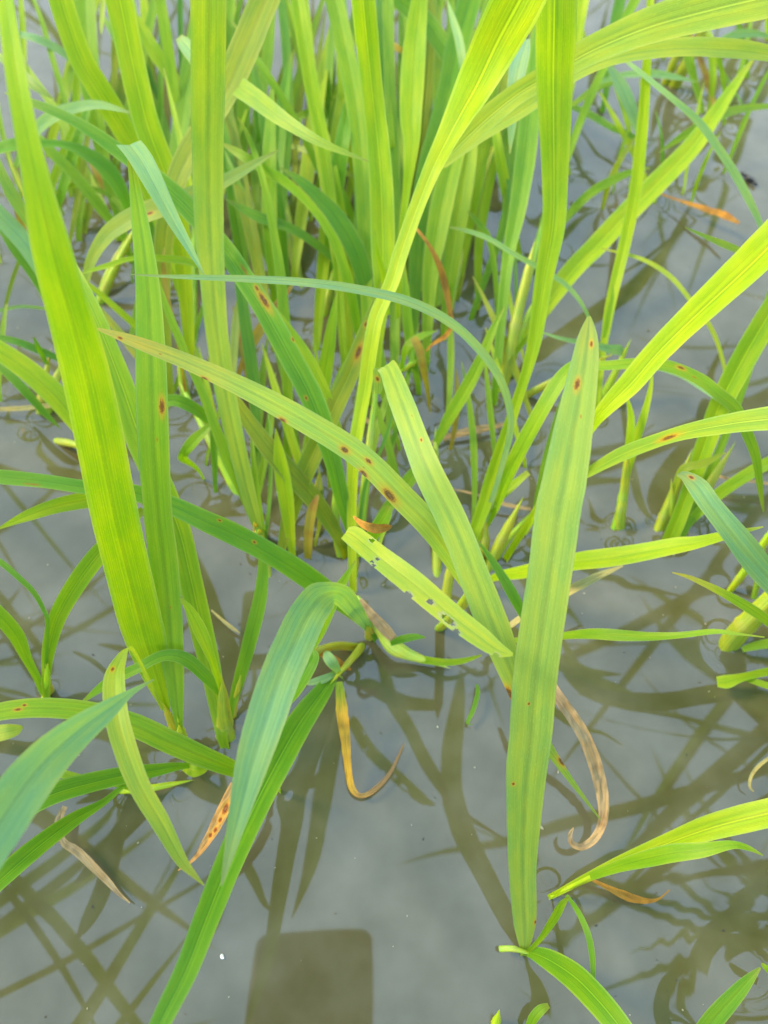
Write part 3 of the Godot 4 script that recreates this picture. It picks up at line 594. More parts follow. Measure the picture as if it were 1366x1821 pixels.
	plant("rice_plant", "dense centre rice clump with the glowing yellow-green leaf", Vector3(-0.0107, 0, -0.1275), [
		["leaf", "Z", 493, ["mid"], [], [5,-120,56,-13,-3,-1,1,50,10,-16,-3,-1,-18,228,-205,-19,-3,-3,-17,425,-365,-24,-4,-6,8,565,-524,-25,-4,-7,25,690,-660,-27,-4,-8,41,749,-744,-27,-3,-12,86,815,-835,-26,-3,-12,111,869,-923,-27,-4,-11,143,928,-1020,-27,-3,-12,175,982,-1107,-28,-3,-13,210,1036,-1193,-30,-1,-18,252,1117,-1242,-34,1,-31,296,1200,-1281,-40,5,-48,338,1295,-1294,-44,10,-71,384,1433,-1304,-63,22,-40,431,1572,-1287,-65,26,-43,477,1720,-1270,-62,24,-40,624,2167,-1176,-57,22,-36,777,2601,-1038,-47,18,-30,934,3017,-858,-33,13,-21,1094,3411,-635,-18,7,-11,1255,3778,-371,0,0,0]],
		["leaf", "P", 184, ["mid"], [], [222,1000,-1237,-9,4,-8,308,1065,-1305,-26,11,-24,402,1134,-1366,-26,14,-29,503,1204,-1411,-20,15,-30,613,1259,-1447,-20,18,-34,729,1320,-1484,-19,22,-40,904,1395,-1510,-15,30,-52,1071,1458,-1506,-12,36,-59,1266,1513,-1515,-17,38,-61,1475,1540,-1567,-17,32,-50,1553,1545,-1580,-15,29,-46,1633,1546,-1586,-12,24,-38,1713,1541,-1587,-9,17,-27,1792,1532,-1581,-5,9,-14,1870,1518,-1569,0,0,0]],
		["leaf", "P", 159, [], [], [256,960,-1311,-7,0,-8,376,1024,-1405,-18,2,-28,534,1100,-1476,-19,3,-35,708,1187,-1564,-14,4,-33,862,1243,-1602,-5,8,-39,1049,1289,-1589,3,10,-43,1215,1313,-1558,5,11,-43,1365,1312,-1547,1,10,-36,1567,1285,-1551,1,6,-21,1698,1260,-1539,0,1,-3]],
		["leaf", "D", 259, ["mid"], [[0.475, 0.27, 0.024, 0.205, 2], [0.405, 0.025, 0.0048, 0.097, 1], [0.324, 0.71, 0.0048, 0.094, 1], [0.529, 0.259, 0.021, 0.161, 0], [0.496, 0.238, 0.008, 0.131, 1]], [6,-120,-109,-11,0,6,-9,100,-139,-14,0,8,-59,261,-236,-25,1,12,-99,388,-333,-31,1,15,-150,497,-433,-37,0,22,-207,578,-524,-37,-1,26,-286,655,-627,-35,-1,25,-379,723,-758,-33,-1,24,-473,769,-881,-31,-2,23,-546,796,-975,-29,-3,24,-612,823,-1039,-28,-4,28,-709,861,-1127,-26,-6,30,-821,903,-1207,-22,-7,30,-964,954,-1288,-16,-6,25,-1113,988,-1378,-12,-6,19,-1257,1000,-1453,-8,-6,17,-1379,1000,-1505,-5,-4,11,-1460,1000,-1544,-1,-1,2]],
		["leaf", "B", 90, [], [], [-26,200,-380,-8,1,5,-86,327,-502,-12,1,7,-148,435,-615,-16,1,11,-219,519,-709,-18,0,15,-300,578,-793,-15,0,15,-382,627,-872,-11,0,11,-476,680,-975,-3,0,2]],
		["stem", "Y2", 0, [], [], [6,-120,30,22,-13,80,-190,20,-26,200,-380,11]],
		["leaf", "Y2", 158, ["mid"], [[0.74, 0.667, 0.0128, 0.219, 1], [0.663, 0.47, 0.034, 0.281, 2]], [-308,-120,-50,-12,3,-1,-297,50,-94,-15,3,-1,-268,151,-209,-30,7,-3,-223,249,-335,-36,10,-7,-166,333,-457,-37,11,-10,-111,404,-586,-37,11,-10,-61,457,-703,-33,10,-8,-23,503,-825,-29,8,-6,12,536,-952,-21,6,-5,65,581,-1124,-13,4,-3,115,620,-1282,-2,1,-1]],
		["leaf", "Y2", 103, [], [], [-17,-120,-92,-12,-1,9,-45,50,-129,-15,-1,11,-99,121,-198,-23,-2,19,-181,205,-274,-27,-4,28,-261,273,-331,-26,-4,31,-352,337,-401,-26,-4,27,-423,377,-474,-24,-2,20,-497,414,-564,-18,-1,13,-562,440,-658,-4,0,3]],
		["leaf", "B", 395, ["mid"], [], [43,300,-736,-14,1,1,41,405,-887,-19,1,1,46,497,-1018,-28,2,1,46,562,-1110,-39,2,3,40,621,-1192,-47,1,5,31,693,-1289,-49,1,6,9,824,-1462,-47,0,8,-25,967,-1609,-42,-1,10,-57,1130,-1707,-42,-2,12,-82,1300,-1767,-44,-1,11,-101,1440,-1862,-40,0,8,-158,1827,-2104,-36,0,7,-221,2223,-2330,-30,0,6,-290,2627,-2538,-21,0,4,-365,3040,-2726,-11,0,2,-448,3462,-2890,0,0,0]],
		["stem", "M", 0, [], [], [-4,-120,27,22,21,120,-368,20,43,300,-736,11]],
		["leaf", "M", 437, [], [], [8,-120,-879,-14,0,1,3,50,-931,-18,-1,1,-32,285,-1323,-28,-1,2,-81,516,-1792,-38,-2,4,-137,671,-2116,-43,-4,8,-208,784,-2386,-43,-6,10,-272,861,-2614,-41,-7,11,-336,920,-2788,-36,-7,11,-488,1032,-3163,-32,-6,10,-654,1128,-3537,-27,-5,8,-835,1205,-3908,-19,-4,6,-1032,1261,-4275,-10,-2,3,-1245,1294,-4635,0,0,0]],
		["leaf", "D", 278, [], [], [-19,-120,-906,-14,1,2,-25,50,-961,-18,2,3,-56,188,-1276,-31,4,4,-79,353,-1686,-34,4,4,-115,494,-2106,-32,3,5,-182,597,-2479,-28,1,6,-260,659,-2804,-23,1,5,-309,700,-3036,-17,1,4,-327,710,-3113,-16,1,3,-347,715,-3191,-13,0,3,-368,716,-3268,-9,0,2,-391,711,-3344,-5,0,1,-416,701,-3420,0,0,0]],
		["leaf", "M", 145, [], [], [-21,-120,-1058,-12,-3,0,-33,100,-1084,-16,-3,0,-95,379,-1222,-22,-6,1,-160,522,-1336,-19,-8,4,-224,592,-1406,-14,-9,7,-300,639,-1475,-12,-10,9,-401,676,-1545,-11,-13,11,-513,700,-1601,-10,-14,13,-621,700,-1685,-8,-11,10,-695,700,-1739,-2,-2,2]],
		["leaf", "D", 115, [], [], [33,-120,-1154,-14,0,5,21,100,-1190,-18,1,7,-33,291,-1345,-34,0,15,-91,410,-1447,-38,-2,25,-178,490,-1550,-32,-5,29,-284,549,-1635,-20,-5,22,-377,579,-1701,-9,-4,14,-449,600,-1732,-1,-1,2]],
		["leaf", "B", 32, [], [], [76,600,-890,-9,0,3,57,719,-947,-12,0,5,26,816,-989,-10,0,4,12,880,-1035,-2,0,1]],
		["leaf", "UP", 52, [], [], [564,1120,-1905,12,4,2,529,1134,-1741,33,12,8,514,1091,-1646,29,10,10,517,998,-1578,19,6,7,519,944,-1535,11,3,4,521,900,-1499,2,1,1]],
		["leaf", "DU", 83, [], [], [4,-120,-70,-4,1,0,8,100,-115,-6,1,1,25,259,-294,-7,2,0,57,308,-370,-6,2,-1,94,357,-472,-6,2,-1,130,400,-607,-4,1,-1]],
		["leaf", "OY", 42, [], [], [-191,-120,-73,-13,-1,-2,-190,40,-106,-16,-1,-2,-186,135,-172,-19,-1,-3,-176,190,-231,-18,-1,-5,-157,220,-280,-6,0,-3]],
		["leaf", "OY", 69, [], [], [-619,-120,-950,-8,1,-3,-595,60,-992,-10,2,-4,-522,169,-1120,-22,4,-10,-454,220,-1231,-19,4,-9,-402,234,-1344,-12,3,-6,-375,240,-1394,-4,1,-2]],
		["leaf", "M", 65, [], [], [205,-120,-351,-6,0,3,186,20,-398,-8,0,3,160,64,-461,-11,0,5,134,108,-523,-13,0,6,107,146,-589,-15,0,6,79,184,-655,-13,0,5,50,200,-738,-9,0,3,20,216,-822,-2,0,1]],
		["leaf", "M", 78, [], [], [25,-120,-438,-6,-2,-2,31,20,-491,-8,-2,-2,39,65,-575,-11,-3,-3,54,110,-658,-14,-4,-5,74,150,-747,-15,-4,-6,99,190,-837,-13,-4,-5,131,209,-945,-9,-2,-3,170,226,-1057,-2,0,-1]],
		["leaf", "M", 74, [], [], [142,-120,-429,-5,0,1,132,20,-481,-6,0,1,117,64,-560,-8,-1,1,107,109,-640,-10,-1,1,103,147,-726,-11,0,0,106,185,-812,-10,0,-1,114,202,-918,-7,0,-1,129,218,-1026,-2,0,0]],
		["leaf", "D", 99, [], [], [82,-120,-404,-6,-1,-1,93,20,-461,-7,-1,-2,115,52,-581,-10,-2,-2,136,83,-705,-12,-3,-3,157,112,-833,-14,-3,-3,177,141,-964,-12,-3,-2,197,154,-1114,-8,-2,-1,217,166,-1270,-2,0,0]],
		["leaf", "M", 62, [], [], [-53,-120,-627,-5,-1,-1,-51,20,-678,-6,-1,-1,-48,59,-741,-8,-2,-2,-43,98,-804,-10,-2,-2,-35,132,-871,-11,-2,-3,-25,167,-938,-10,-2,-2,-13,182,-1021,-7,-1,-1,2,197,-1107,-2,0,0]],
		["leaf", "M", 62, [], [], [177,-120,-616,-5,-2,1,158,20,-664,-7,-3,1,135,58,-723,-9,-4,1,108,96,-782,-11,-5,2,79,130,-843,-11,-5,3,47,164,-903,-10,-5,3,11,180,-979,-6,-4,2,-29,196,-1057,-2,-1,1]],
		["leaf", "M", 85, [], [], [107,-120,-661,-6,1,1,103,20,-715,-7,1,1,96,67,-810,-10,2,2,84,113,-905,-12,2,3,65,153,-1006,-14,2,4,40,194,-1107,-12,1,3,7,212,-1230,-8,1,2,-32,229,-1357,-2,0,1]],
		["leaf", "B", 51, [], [], [64,-120,-60,-4,-1,-2,79,20,-114,-5,-1,-2,95,41,-165,-7,-2,-3,110,62,-217,-9,-2,-3,125,84,-268,-10,-2,-4,139,106,-320,-9,-2,-3,154,115,-379,-6,-1,-2,169,124,-439,-2,0,0]],
		["stem", "Y2", 0, [], [], [0,-60,11,16,0,60,-71,17,-3,180,-185,15]],
		["stem", "M", 0, [], [], [-44,-50,-96,16,-76,60,-168,17,-91,160,-267,14]],
	])
	plant("rice_plant", "fallen rice plant with broad blue-green leaves folded over below the centre", Vector3(-0.0018, 0, -0.1077), [
		["leaf", "U", 163, ["big"], [], [-14,150,42,-13,-3,6,-61,347,55,-25,-7,14,-108,569,91,-18,-13,27,-149,758,187,31,-14,31,-170,919,312,43,-13,20,-185,1047,444,44,-13,16,-203,1111,555,42,-13,12,-218,1140,660,40,-12,8,-235,1132,750,33,-10,4,-254,1086,840,21,-6,1,-270,1038,913,11,-3,1,-283,1000,972,2,0,0]],
		["stem", "Y2", 0, [], [], [-9,-120,30,22,-7,60,21,20,-14,150,42,12]],
		["leaf", "D", 173, ["mid"], [], [-98,-120,145,9,-1,5,-119,80,191,11,-2,6,-164,152,293,28,-5,15,-222,260,435,39,-6,18,-264,407,594,42,-6,15,-299,544,750,39,-5,12,-325,688,908,34,-4,9,-341,801,1038,29,-4,7,-356,869,1139,25,-3,7,-383,917,1230,20,-3,7,-408,948,1322,13,-2,4,-421,960,1374,2,0,1]],
		["leaf", "D", 185, [], [[0.536, 0.199, 0.0059, 0.077, 1], [0.46, 0.387, 0.006, 0.1, 1], [0.849, 0.806, 0.0281, 0.154, 0]], [34,-120,40,-6,-2,10,0,100,27,-8,-2,13,-48,168,7,-12,-4,23,-131,281,-13,-15,-5,34,-237,403,-37,-14,-6,36,-355,518,-61,-12,-6,35,-459,603,-79,-10,-6,35,-559,675,-89,-9,-6,32,-662,721,-114,-7,-6,29,-788,761,-130,-2,-6,25,-909,787,-119,0,-5,22,-1028,800,-125,-1,-5,22,-1168,800,-131,-1,-5,22,-1282,787,-144,-1,-3,12,-1339,780,-148,0,-1,3]],
		["leaf", "M", 137, [], [[0.838, 0.501, 0.0117, 0.135, 1], [0.826, 0.316, 0.007, 0.107, 1]], [-274,-120,610,0,1,8,-302,100,608,1,1,10,-410,306,599,1,2,27,-493,402,586,-2,5,33,-585,480,564,-5,6,35,-677,539,537,-4,6,35,-782,589,520,-1,5,31,-887,618,520,3,5,30,-976,630,530,5,4,29,-1051,630,546,7,3,26,-1140,625,576,6,1,17,-1197,620,602,1,0,2]],
		["leaf", "B", 25, [], [], [182,50,113,1,6,-14,274,92,134,-1,5,-12,346,98,125,-2,4,-9,415,80,93,-1,1,-3]],
		["leaf", "T", 21, [], [], [-51,240,-34,6,3,-5,-7,240,20,12,6,-9,48,194,59,15,8,-12,89,160,88,9,5,-8]],
		["leaf", "D", 14, [], [], [71,160,99,-2,0,-9,110,200,95,-2,1,-15,159,220,90,-1,0,-12,194,220,90,0,0,-2]],
		["leaf", "D", 26, [], [], [-247,600,480,-5,1,-4,-211,690,448,-20,2,-14,-174,740,393,-24,2,-13,-160,740,357,-18,-1,1,-179,740,330,-3,-1,2]],
		["leaf", "M", 46, [], [], [-245,150,165,-19,1,-14,-196,270,108,-29,2,-20,-147,380,44,-24,2,-16,-103,450,-11,-12,1,-8,-69,500,-63,-2,0,-1]],
		["stem", "Y2", 0, [], [], [31,-120,37,22,-123,60,82,20,-245,150,165,19]],
		["leaf", "U", 13, [], [], [-107,140,214,-6,-1,5,-131,207,202,-16,-5,10,-153,211,176,-13,-6,10,-163,200,156,-3,-1,2]],
		["stem", "Y2", 0, [], [], [-21,-120,-21,22,-54,56,107,20,-107,140,214,11]],
		["leaf", "U", 37, [], [], [-77,-120,180,3,-1,6,-117,100,208,4,-1,7,-163,143,241,6,-2,13,-208,146,257,2,-1,10,-233,140,255,0,0,4]],
		["leaf", "O", 18, [], [], [-216,100,113,3,0,-6,-163,119,145,7,-1,-14,-110,92,167,5,0,-16,-70,60,173,1,0,-4]],
		["stem", "Y", 0, [], [], [-65,60,-119,11,5,120,7,19,76,120,91,33,131,80,106,27,203,50,116,16]],
	])
	plant("rice_plant", "rice plant with brown-spotted yellow leaf and insect-eaten leaf at the centre", Vector3(0.0240, 0, -0.1128), [
		["leaf", "Y", 136, ["tip"], [[0.608, 0.975, 0.0148, 0.201, 1], [0.467, 0.646, 0.0162, 0.211, 2], [0.413, 0.411, 0.014, 0.125, 2], [0.406, 0.954, 0.0187, 0.187, 2], [0.334, 0.804, 0.0317, 0.266, 2], [0.781, 0.975, 0.0133, 0.171, 1], [0.413, 0.742, 0.007, 0.062, 0], [0.952, 0.664, 0.0084, 0.285, 1], [0.875, 0.665, 0.0065, 0.139, 0]], [52,650,139,-16,-2,25,-86,875,70,-22,-3,33,-183,952,8,-23,-3,32,-317,1029,-81,-18,-3,33,-477,1107,-137,-12,-4,34,-631,1172,-180,-8,-3,30,-789,1248,-204,-3,-3,24,-893,1310,-201,-1,-2,19,-957,1341,-203,-1,-1,10,-998,1360,-202,0,0,2]],
		["stem", "M", 0, [], [], [-6,-120,-10,22,26,260,70,20,52,650,139,22]],
		["leaf", "E", 173, ["ribs"], [[0.281, 0.292, 0.0053, 0.081, 1], [0.698, 0.962, 0.019, 0.304, 2], [0.854, 0.078, 0.018, 0.521, 2], [0.228, 0.3, 0.0046, 0.064, 0], [0.027, 0.615, 0.0071, 0.295, 2]], [-281,920,-394,-9,2,2,-278,985,-427,-22,6,-3,-254,1011,-422,-21,-16,16,-207,1091,-228,-29,-17,12,-134,1109,-8,-32,-19,12,-56,1064,134,-35,-19,11,17,1001,280,-36,-19,9,75,940,394,-36,-18,8,139,856,502,-27,-13,6,196,777,580,-18,-9,7,275,675,645,-10,-5,5,356,581,706,-5,-3,3,434,500,766,-1,-1,1]],
		["leaf", "F", 59, ["holes"], [[0.173, 0.858, 0.0282, 0.182, 9], [0.29, 0.386, 0.0214, 0.17, 9], [0.29, 0.137, 0.0153, 0.142, 9], [0.6, 0.387, 0.0294, 0.22, 9], [0.704, 0.262, 0.0697, 0.281, 9], [0.511, 0.015, 0.0385, 0.245, 9], [0.31, 0.073, 0.0183, 0.141, 9], [0.764, 0.063, 0.0289, 0.236, 9], [0.939, 0.06, 0.0257, 0.381, 9]], [-342,980,139,10,2,-16,-320,999,155,21,2,-20,-244,1065,250,23,2,-22,-156,1085,327,21,2,-25,-67,1090,402,19,2,-24,4,1090,456,16,2,-22,51,1085,486,8,1,-17,88,1080,494,1,0,-4]],
		["leaf", "M", 63, [], [], [-37,140,-757,-13,2,-6,12,238,-836,-23,3,-12,70,340,-908,-25,3,-13,117,428,-986,-21,2,-9,153,502,-1073,-15,1,-6,196,560,-1158,-2,0,-1]],
		["stem", "Y2", 0, [], [], [9,-120,14,22,-19,56,-379,20,-37,140,-757,12]],
		["leaf", "M", 58, [], [], [-305,-120,-368,-8,4,-4,-272,60,-403,-10,5,-5,-204,133,-472,-21,10,-10,-141,188,-550,-22,12,-12,-43,220,-674,-12,7,-8]],
		["leaf", "O", 16, [], [], [-330,860,18,1,1,-2,-300,877,52,4,4,-8,-262,863,57,1,6,-13,-229,835,35,-2,4,-9,-214,820,22,-1,1,-2]],
		["leaf", "M", 30, [], [], [-316,400,-77,-10,2,-1,-278,553,-78,-21,6,-3,-244,628,-103,-22,7,-7,-223,660,-139,-12,4,-3]],
		["stem", "Y2", 0, [], [], [-2,-80,-2,27,16,60,-59,23,24,180,-136,19]],
	])
	plant("rice_plant", "rice plant behind the large pale leaf, with thin arching blue-green leaf", Vector3(0.0424, 0, -0.1359), [
		["leaf", "B", 457, ["mid"], [], [-74,150,-77,-22,5,-4,-36,235,-179,-27,5,-4,-14,307,-266,-27,5,-3,18,394,-368,-24,5,-3,54,496,-483,-20,4,-3,85,590,-586,-21,4,-2,101,668,-671,-28,4,0,111,807,-819,-35,4,1,124,947,-956,-44,4,5,105,1085,-1082,-49,1,13,60,1310,-1211,-63,-2,24,18,1538,-1281,-68,-1,22,-3,1660,-1393,-64,2,14,-71,2032,-1719,-58,2,13,-147,2411,-2037,-48,2,11,-231,2797,-2343,-34,1,8,-324,3191,-2638,-18,1,4,-426,3592,-2918,0,0,0]],
		["stem", "Y2", 0, [], [], [-9,-120,-8,22,-37,60,-39,20,-74,150,-77,18]],
		["leaf", "UL", 196, [], [], [-19,150,-152,-10,0,-3,7,390,-241,-10,0,-3,13,587,-296,-12,-1,-1,-13,702,-332,-12,-3,3,-64,805,-361,-11,-6,6,-147,910,-386,-10,-7,8,-250,1009,-397,-7,-8,10,-381,1089,-394,-4,-9,11,-537,1150,-372,-1,-9,10,-701,1195,-343,0,-8,9,-859,1227,-310,0,-7,7,-994,1254,-277,0,-5,5,-1084,1268,-259,0,-3,3,-1168,1280,-246,0,-1,1]],
		["stem", "Y2", 0, [], [], [-35,-120,-35,22,-10,60,-76,20,-19,150,-152,11]],
		["leaf", "B", 253, ["mid"], [], [74,-120,-50,-8,-1,-9,92,50,-71,-10,-1,-11,174,289,-163,-11,-1,-12,234,511,-228,-11,-1,-13,286,657,-278,-12,-1,-15,313,728,-299,-15,-1,-25,382,834,-342,-23,-2,-36,440,931,-389,-23,-1,-38,509,1046,-426,-20,1,-45,611,1237,-462,-22,1,-54,645,1307,-475,-24,1,-54,711,1428,-503,-21,2,-56,785,1580,-518,-14,2,-43,840,1686,-519,-13,2,-39,898,1791,-511,-10,2,-32,959,1893,-491,-7,1,-23,1022,1990,-461,-4,1,-12,1087,2083,-421,0,0,0]],
		["leaf", "P", 203, ["mid"], [[0.5, 0.473, 0.0287, 0.234, 2]], [162,-120,-187,-6,1,-6,179,100,-193,-8,2,-8,232,280,-210,-9,2,-10,293,431,-210,-4,2,-15,327,500,-203,-2,4,-21,395,644,-183,1,6,-28,497,852,-123,5,6,-26,583,1001,-61,9,9,-32,653,1096,-15,9,10,-36,737,1177,24,4,9,-40,866,1240,37,0,7,-32,939,1271,51,0,6,-29,1012,1296,72,0,5,-24,1084,1317,99,0,4,-17,1156,1333,131,0,2,-9,1225,1344,169,0,0,0]],
		["leaf", "M", 206, [], [[0.673, 0.719, 0.0105, 0.187, 2], [0.699, 0.488, 0.0086, 0.142, 0]], [-52,-120,-101,-8,-1,-9,-38,50,-121,-10,-1,-11,10,229,-186,-17,-2,-17,50,452,-254,-21,-3,-21,114,622,-347,-22,-5,-21,181,710,-448,-19,-5,-21,248,738,-497,-5,0,-24,311,756,-473,3,1,-21,417,778,-470,0,1,-24,534,780,-468,4,2,-25,645,765,-430,13,3,-25,711,747,-383,15,3,-24,780,711,-352,17,3,-20,824,669,-296,19,2,-16,886,588,-248,18,2,-14,931,497,-189,13,1,-8,980,400,-130,3,0,-2]],
		["leaf", "B", 125, [], [], [-27,-120,60,5,0,-15,7,100,71,6,0,-19,107,244,102,8,0,-29,242,415,137,10,-1,-37,344,506,157,8,-3,-38,441,577,164,4,-3,-36,528,633,164,2,-3,-32,592,670,164,0,-3,-23,679,714,151,-1,-2,-14,769,750,138,0,0,-2]],
		["leaf", "M", 115, ["wave"], [], [12,-120,328,1,0,-8,51,100,334,1,0,-9,145,207,347,2,0,-12,228,310,370,5,0,-16,310,413,397,6,0,-18,383,478,421,6,0,-19,454,533,441,4,0,-16,524,584,452,1,-1,-11,611,630,451,1,0,-8,665,661,466,2,0,-5,728,700,488,1,0,-2]],
		["leaf", "DU", 41, [], [], [108,300,334,-10,-4,4,36,431,288,-16,-7,7,-21,501,235,-12,-6,6,-69,546,189,-7,-4,4,-111,580,153,-1,-1,1]],
		["leaf", "B", 59, [], [], [-97,-120,-66,-7,0,-5,-74,100,-98,-9,0,-7,-15,216,-180,-12,0,-11,56,289,-231,-11,1,-14,125,340,-281,-7,1,-9]],
		["leaf", "M", 102, [], [], [-173,-120,-622,-6,-3,-1,-168,20,-680,-8,-3,-1,-159,51,-807,-11,-5,-2,-156,82,-937,-14,-6,-1,-158,110,-1072,-15,-7,-1,-167,139,-1210,-13,-6,0,-181,151,-1368,-9,-4,1,-203,163,-1532,-2,-1,0]],
		["leaf", "OY", 51, [], [], [-151,-120,-555,-6,1,0,-145,20,-597,-8,2,0,-138,63,-638,-11,2,1,-135,105,-679,-13,3,2,-134,141,-724,-15,3,2,-136,177,-768,-13,3,2,-139,193,-829,-9,2,1,-145,209,-890,-2,0,0]],
		["leaf", "M", 88, [], [], [-48,-120,-181,-6,0,0,-47,20,-237,-8,0,0,-47,60,-342,-11,0,0,-52,100,-448,-14,0,1,-61,135,-559,-15,0,2,-76,171,-671,-13,0,2,-95,186,-801,-9,0,1,-119,202,-935,-2,0,0]],
		["stem", "Y2", 0, [], [], [-1,-60,10,26,30,80,-52,24,68,200,-118,20]],
		["stem", "M", 0, [], [], [41,-50,-52,16,65,80,-92,16,140,180,-159,13]],
	])
	plant("rice_plant", "slender rice plant leaning right behind the centre clump", Vector3(0.0503, 0, -0.2241), [
		["leaf", "D", 221, ["mid"], [], [-29,-120,35,-14,-4,-3,-28,80,-16,-17,-5,-4,-21,251,-301,-22,-7,-5,-4,376,-545,-27,-8,-7,26,459,-730,-37,-10,-10,52,542,-938,-45,-14,-10,70,615,-1166,-46,-15,-8,89,685,-1409,-39,-13,-6,111,743,-1686,-24,-8,-4,129,780,-1868,-5,-2,-1]],
		["leaf", "B", 242, ["mid"], [], [1,-120,-122,-14,-1,-10,32,100,-170,-18,-1,-12,119,152,-302,-27,-2,-18,212,207,-451,-37,-2,-25,326,254,-613,-38,0,-30,432,293,-731,-39,1,-34,541,333,-862,-40,1,-34,715,394,-1060,-42,1,-36,898,457,-1273,-40,-1,-30,1030,507,-1479,-33,-3,-21,1160,556,-1696,-19,-2,-12,1284,600,-1896,-3,0,-2]],
		["leaf", "M", 214, [], [], [216,-120,-883,-9,-1,-3,227,100,-932,-11,-1,-3,267,228,-1119,-12,-1,-4,300,303,-1241,-15,-1,-5,347,388,-1394,-18,-1,-7,403,476,-1545,-19,-1,-8,457,548,-1672,-19,0,-8,510,600,-1786,-17,0,-7,564,663,-1932,-20,0,-9,631,728,-2077,-24,0,-11,686,780,-2195,-22,0,-10,720,807,-2262,-20,0,-9,758,832,-2328,-16,0,-7,799,854,-2393,-12,0,-5,844,872,-2457,-6,0,-3,892,887,-2519,0,0,0]],
		["leaf", "B", 117, [], [], [347,250,-1642,-12,-2,-2,346,400,-1757,-20,-3,-3,348,519,-1859,-29,-4,-5,354,625,-1980,-31,-4,-6,370,702,-2099,-31,-4,-7,387,760,-2203,-28,-3,-6,399,797,-2272,-26,-3,-6,413,833,-2343,-21,-2,-5,428,868,-2413,-15,-2,-3,444,901,-2484,-8,-1,-2,463,932,-2555,0,0,0]],
		["stem", "M", 0, [], [], [-30,-120,28,22,173,100,-821,20,347,250,-1642,11]],
		["leaf", "M", 71, [], [], [3,-120,-449,-10,-1,1,-5,50,-496,-12,-2,1,-36,181,-662,-13,-2,2,-80,268,-794,-13,-4,5,-146,302,-867,-9,-4,6,-184,320,-902,-3,-2,2]],
		["leaf", "DU", 131, [], [], [88,-120,-439,-5,-1,0,84,60,-493,-7,-1,0,60,208,-835,-8,-1,0,24,307,-1124,-10,-2,1,-14,367,-1345,-10,-2,2,-85,420,-1537,-4,-1,1]],
		["leaf", "U", 96, [], [], [425,200,-114,-6,-2,2,318,409,-176,-6,-3,2,220,489,-252,-6,-6,5,104,536,-293,-5,-7,6,-8,571,-329,-5,-7,6,-130,601,-386,-4,-7,7,-226,612,-416,-2,-6,6,-298,620,-421,0,-3,2]],
		["stem", "Y2", 0, [], [], [-32,-120,-13,22,213,80,-57,20,425,200,-114,11]],
		["leaf", "M", 132, [], [], [-144,-120,-454,-11,3,-2,-127,30,-506,-13,4,-2,-68,118,-688,-16,5,-3,-7,200,-879,-19,5,-3,29,270,-1087,-23,5,-1,45,339,-1345,-21,4,0,65,400,-1582,-9,2,0]],
		["leaf", "B", 112, [], [], [-97,-120,-529,-11,-3,-1,-98,30,-583,-14,-4,-2,-107,154,-843,-22,-6,-4,-82,258,-1092,-25,-6,-6,-46,321,-1273,-20,-4,-5,-8,380,-1464,-4,-1,-1]],
		["leaf", "B", 101, [], [], [134,-120,-175,-4,-3,0,121,20,-232,-5,-3,1,92,45,-356,-7,-5,1,66,70,-482,-9,-6,1,44,94,-613,-10,-6,1,24,118,-749,-9,-5,0,11,128,-904,-6,-3,0,1,138,-1066,-2,-1,0]],
		["leaf", "M", 74, [], [], [114,-120,680,-7,2,0,123,20,628,-8,2,0,136,63,549,-11,3,0,151,107,470,-14,4,-1,168,145,386,-15,4,-1,187,182,302,-13,4,-2,213,199,201,-9,3,-2,242,215,96,-2,1,0]],
		["leaf", "M", 70, [], [], [-8,-120,450,-6,-1,1,-19,20,397,-7,-1,1,-35,55,319,-10,-1,1,-49,90,241,-12,-1,2,-62,122,159,-14,-1,2,-74,154,77,-12,-1,1,-83,167,-22,-8,-1,1,-90,181,-123,-2,0,0]],
		["leaf", "Y2", 92, [], [], [165,-120,171,-7,-3,1,145,20,120,-8,-4,1,106,67,20,-11,-6,2,62,115,-78,-14,-7,3,15,156,-184,-15,-8,4,-37,197,-289,-13,-7,4,-91,217,-418,-8,-5,3,-150,235,-552,-2,-1,1]],
		["leaf", "M", 67, [], [], [99,-120,-97,-6,0,-1,109,20,-143,-7,0,-1,122,71,-205,-10,0,-2,135,122,-267,-12,0,-3,150,165,-336,-14,0,-3,165,207,-405,-12,0,-3,186,226,-499,-8,0,-2,207,244,-595,-2,0,0]],
		["leaf", "B", 84, [], [], [118,-120,407,-5,-3,1,102,20,352,-7,-4,1,74,53,255,-9,-5,1,44,85,157,-12,-7,1,13,115,55,-13,-7,2,-20,145,-49,-11,-7,2,-51,159,-170,-7,-5,1,-84,171,-294,-2,-1,0]],
		["stem", "Y2", 0, [], [], [5,-60,-23,32,30,160,-185,30,57,280,-331,25,81,380,-458,20]],
		["stem", "M", 0, [], [], [31,-60,-99,19,67,140,-240,18,107,220,-341,16]],
	])
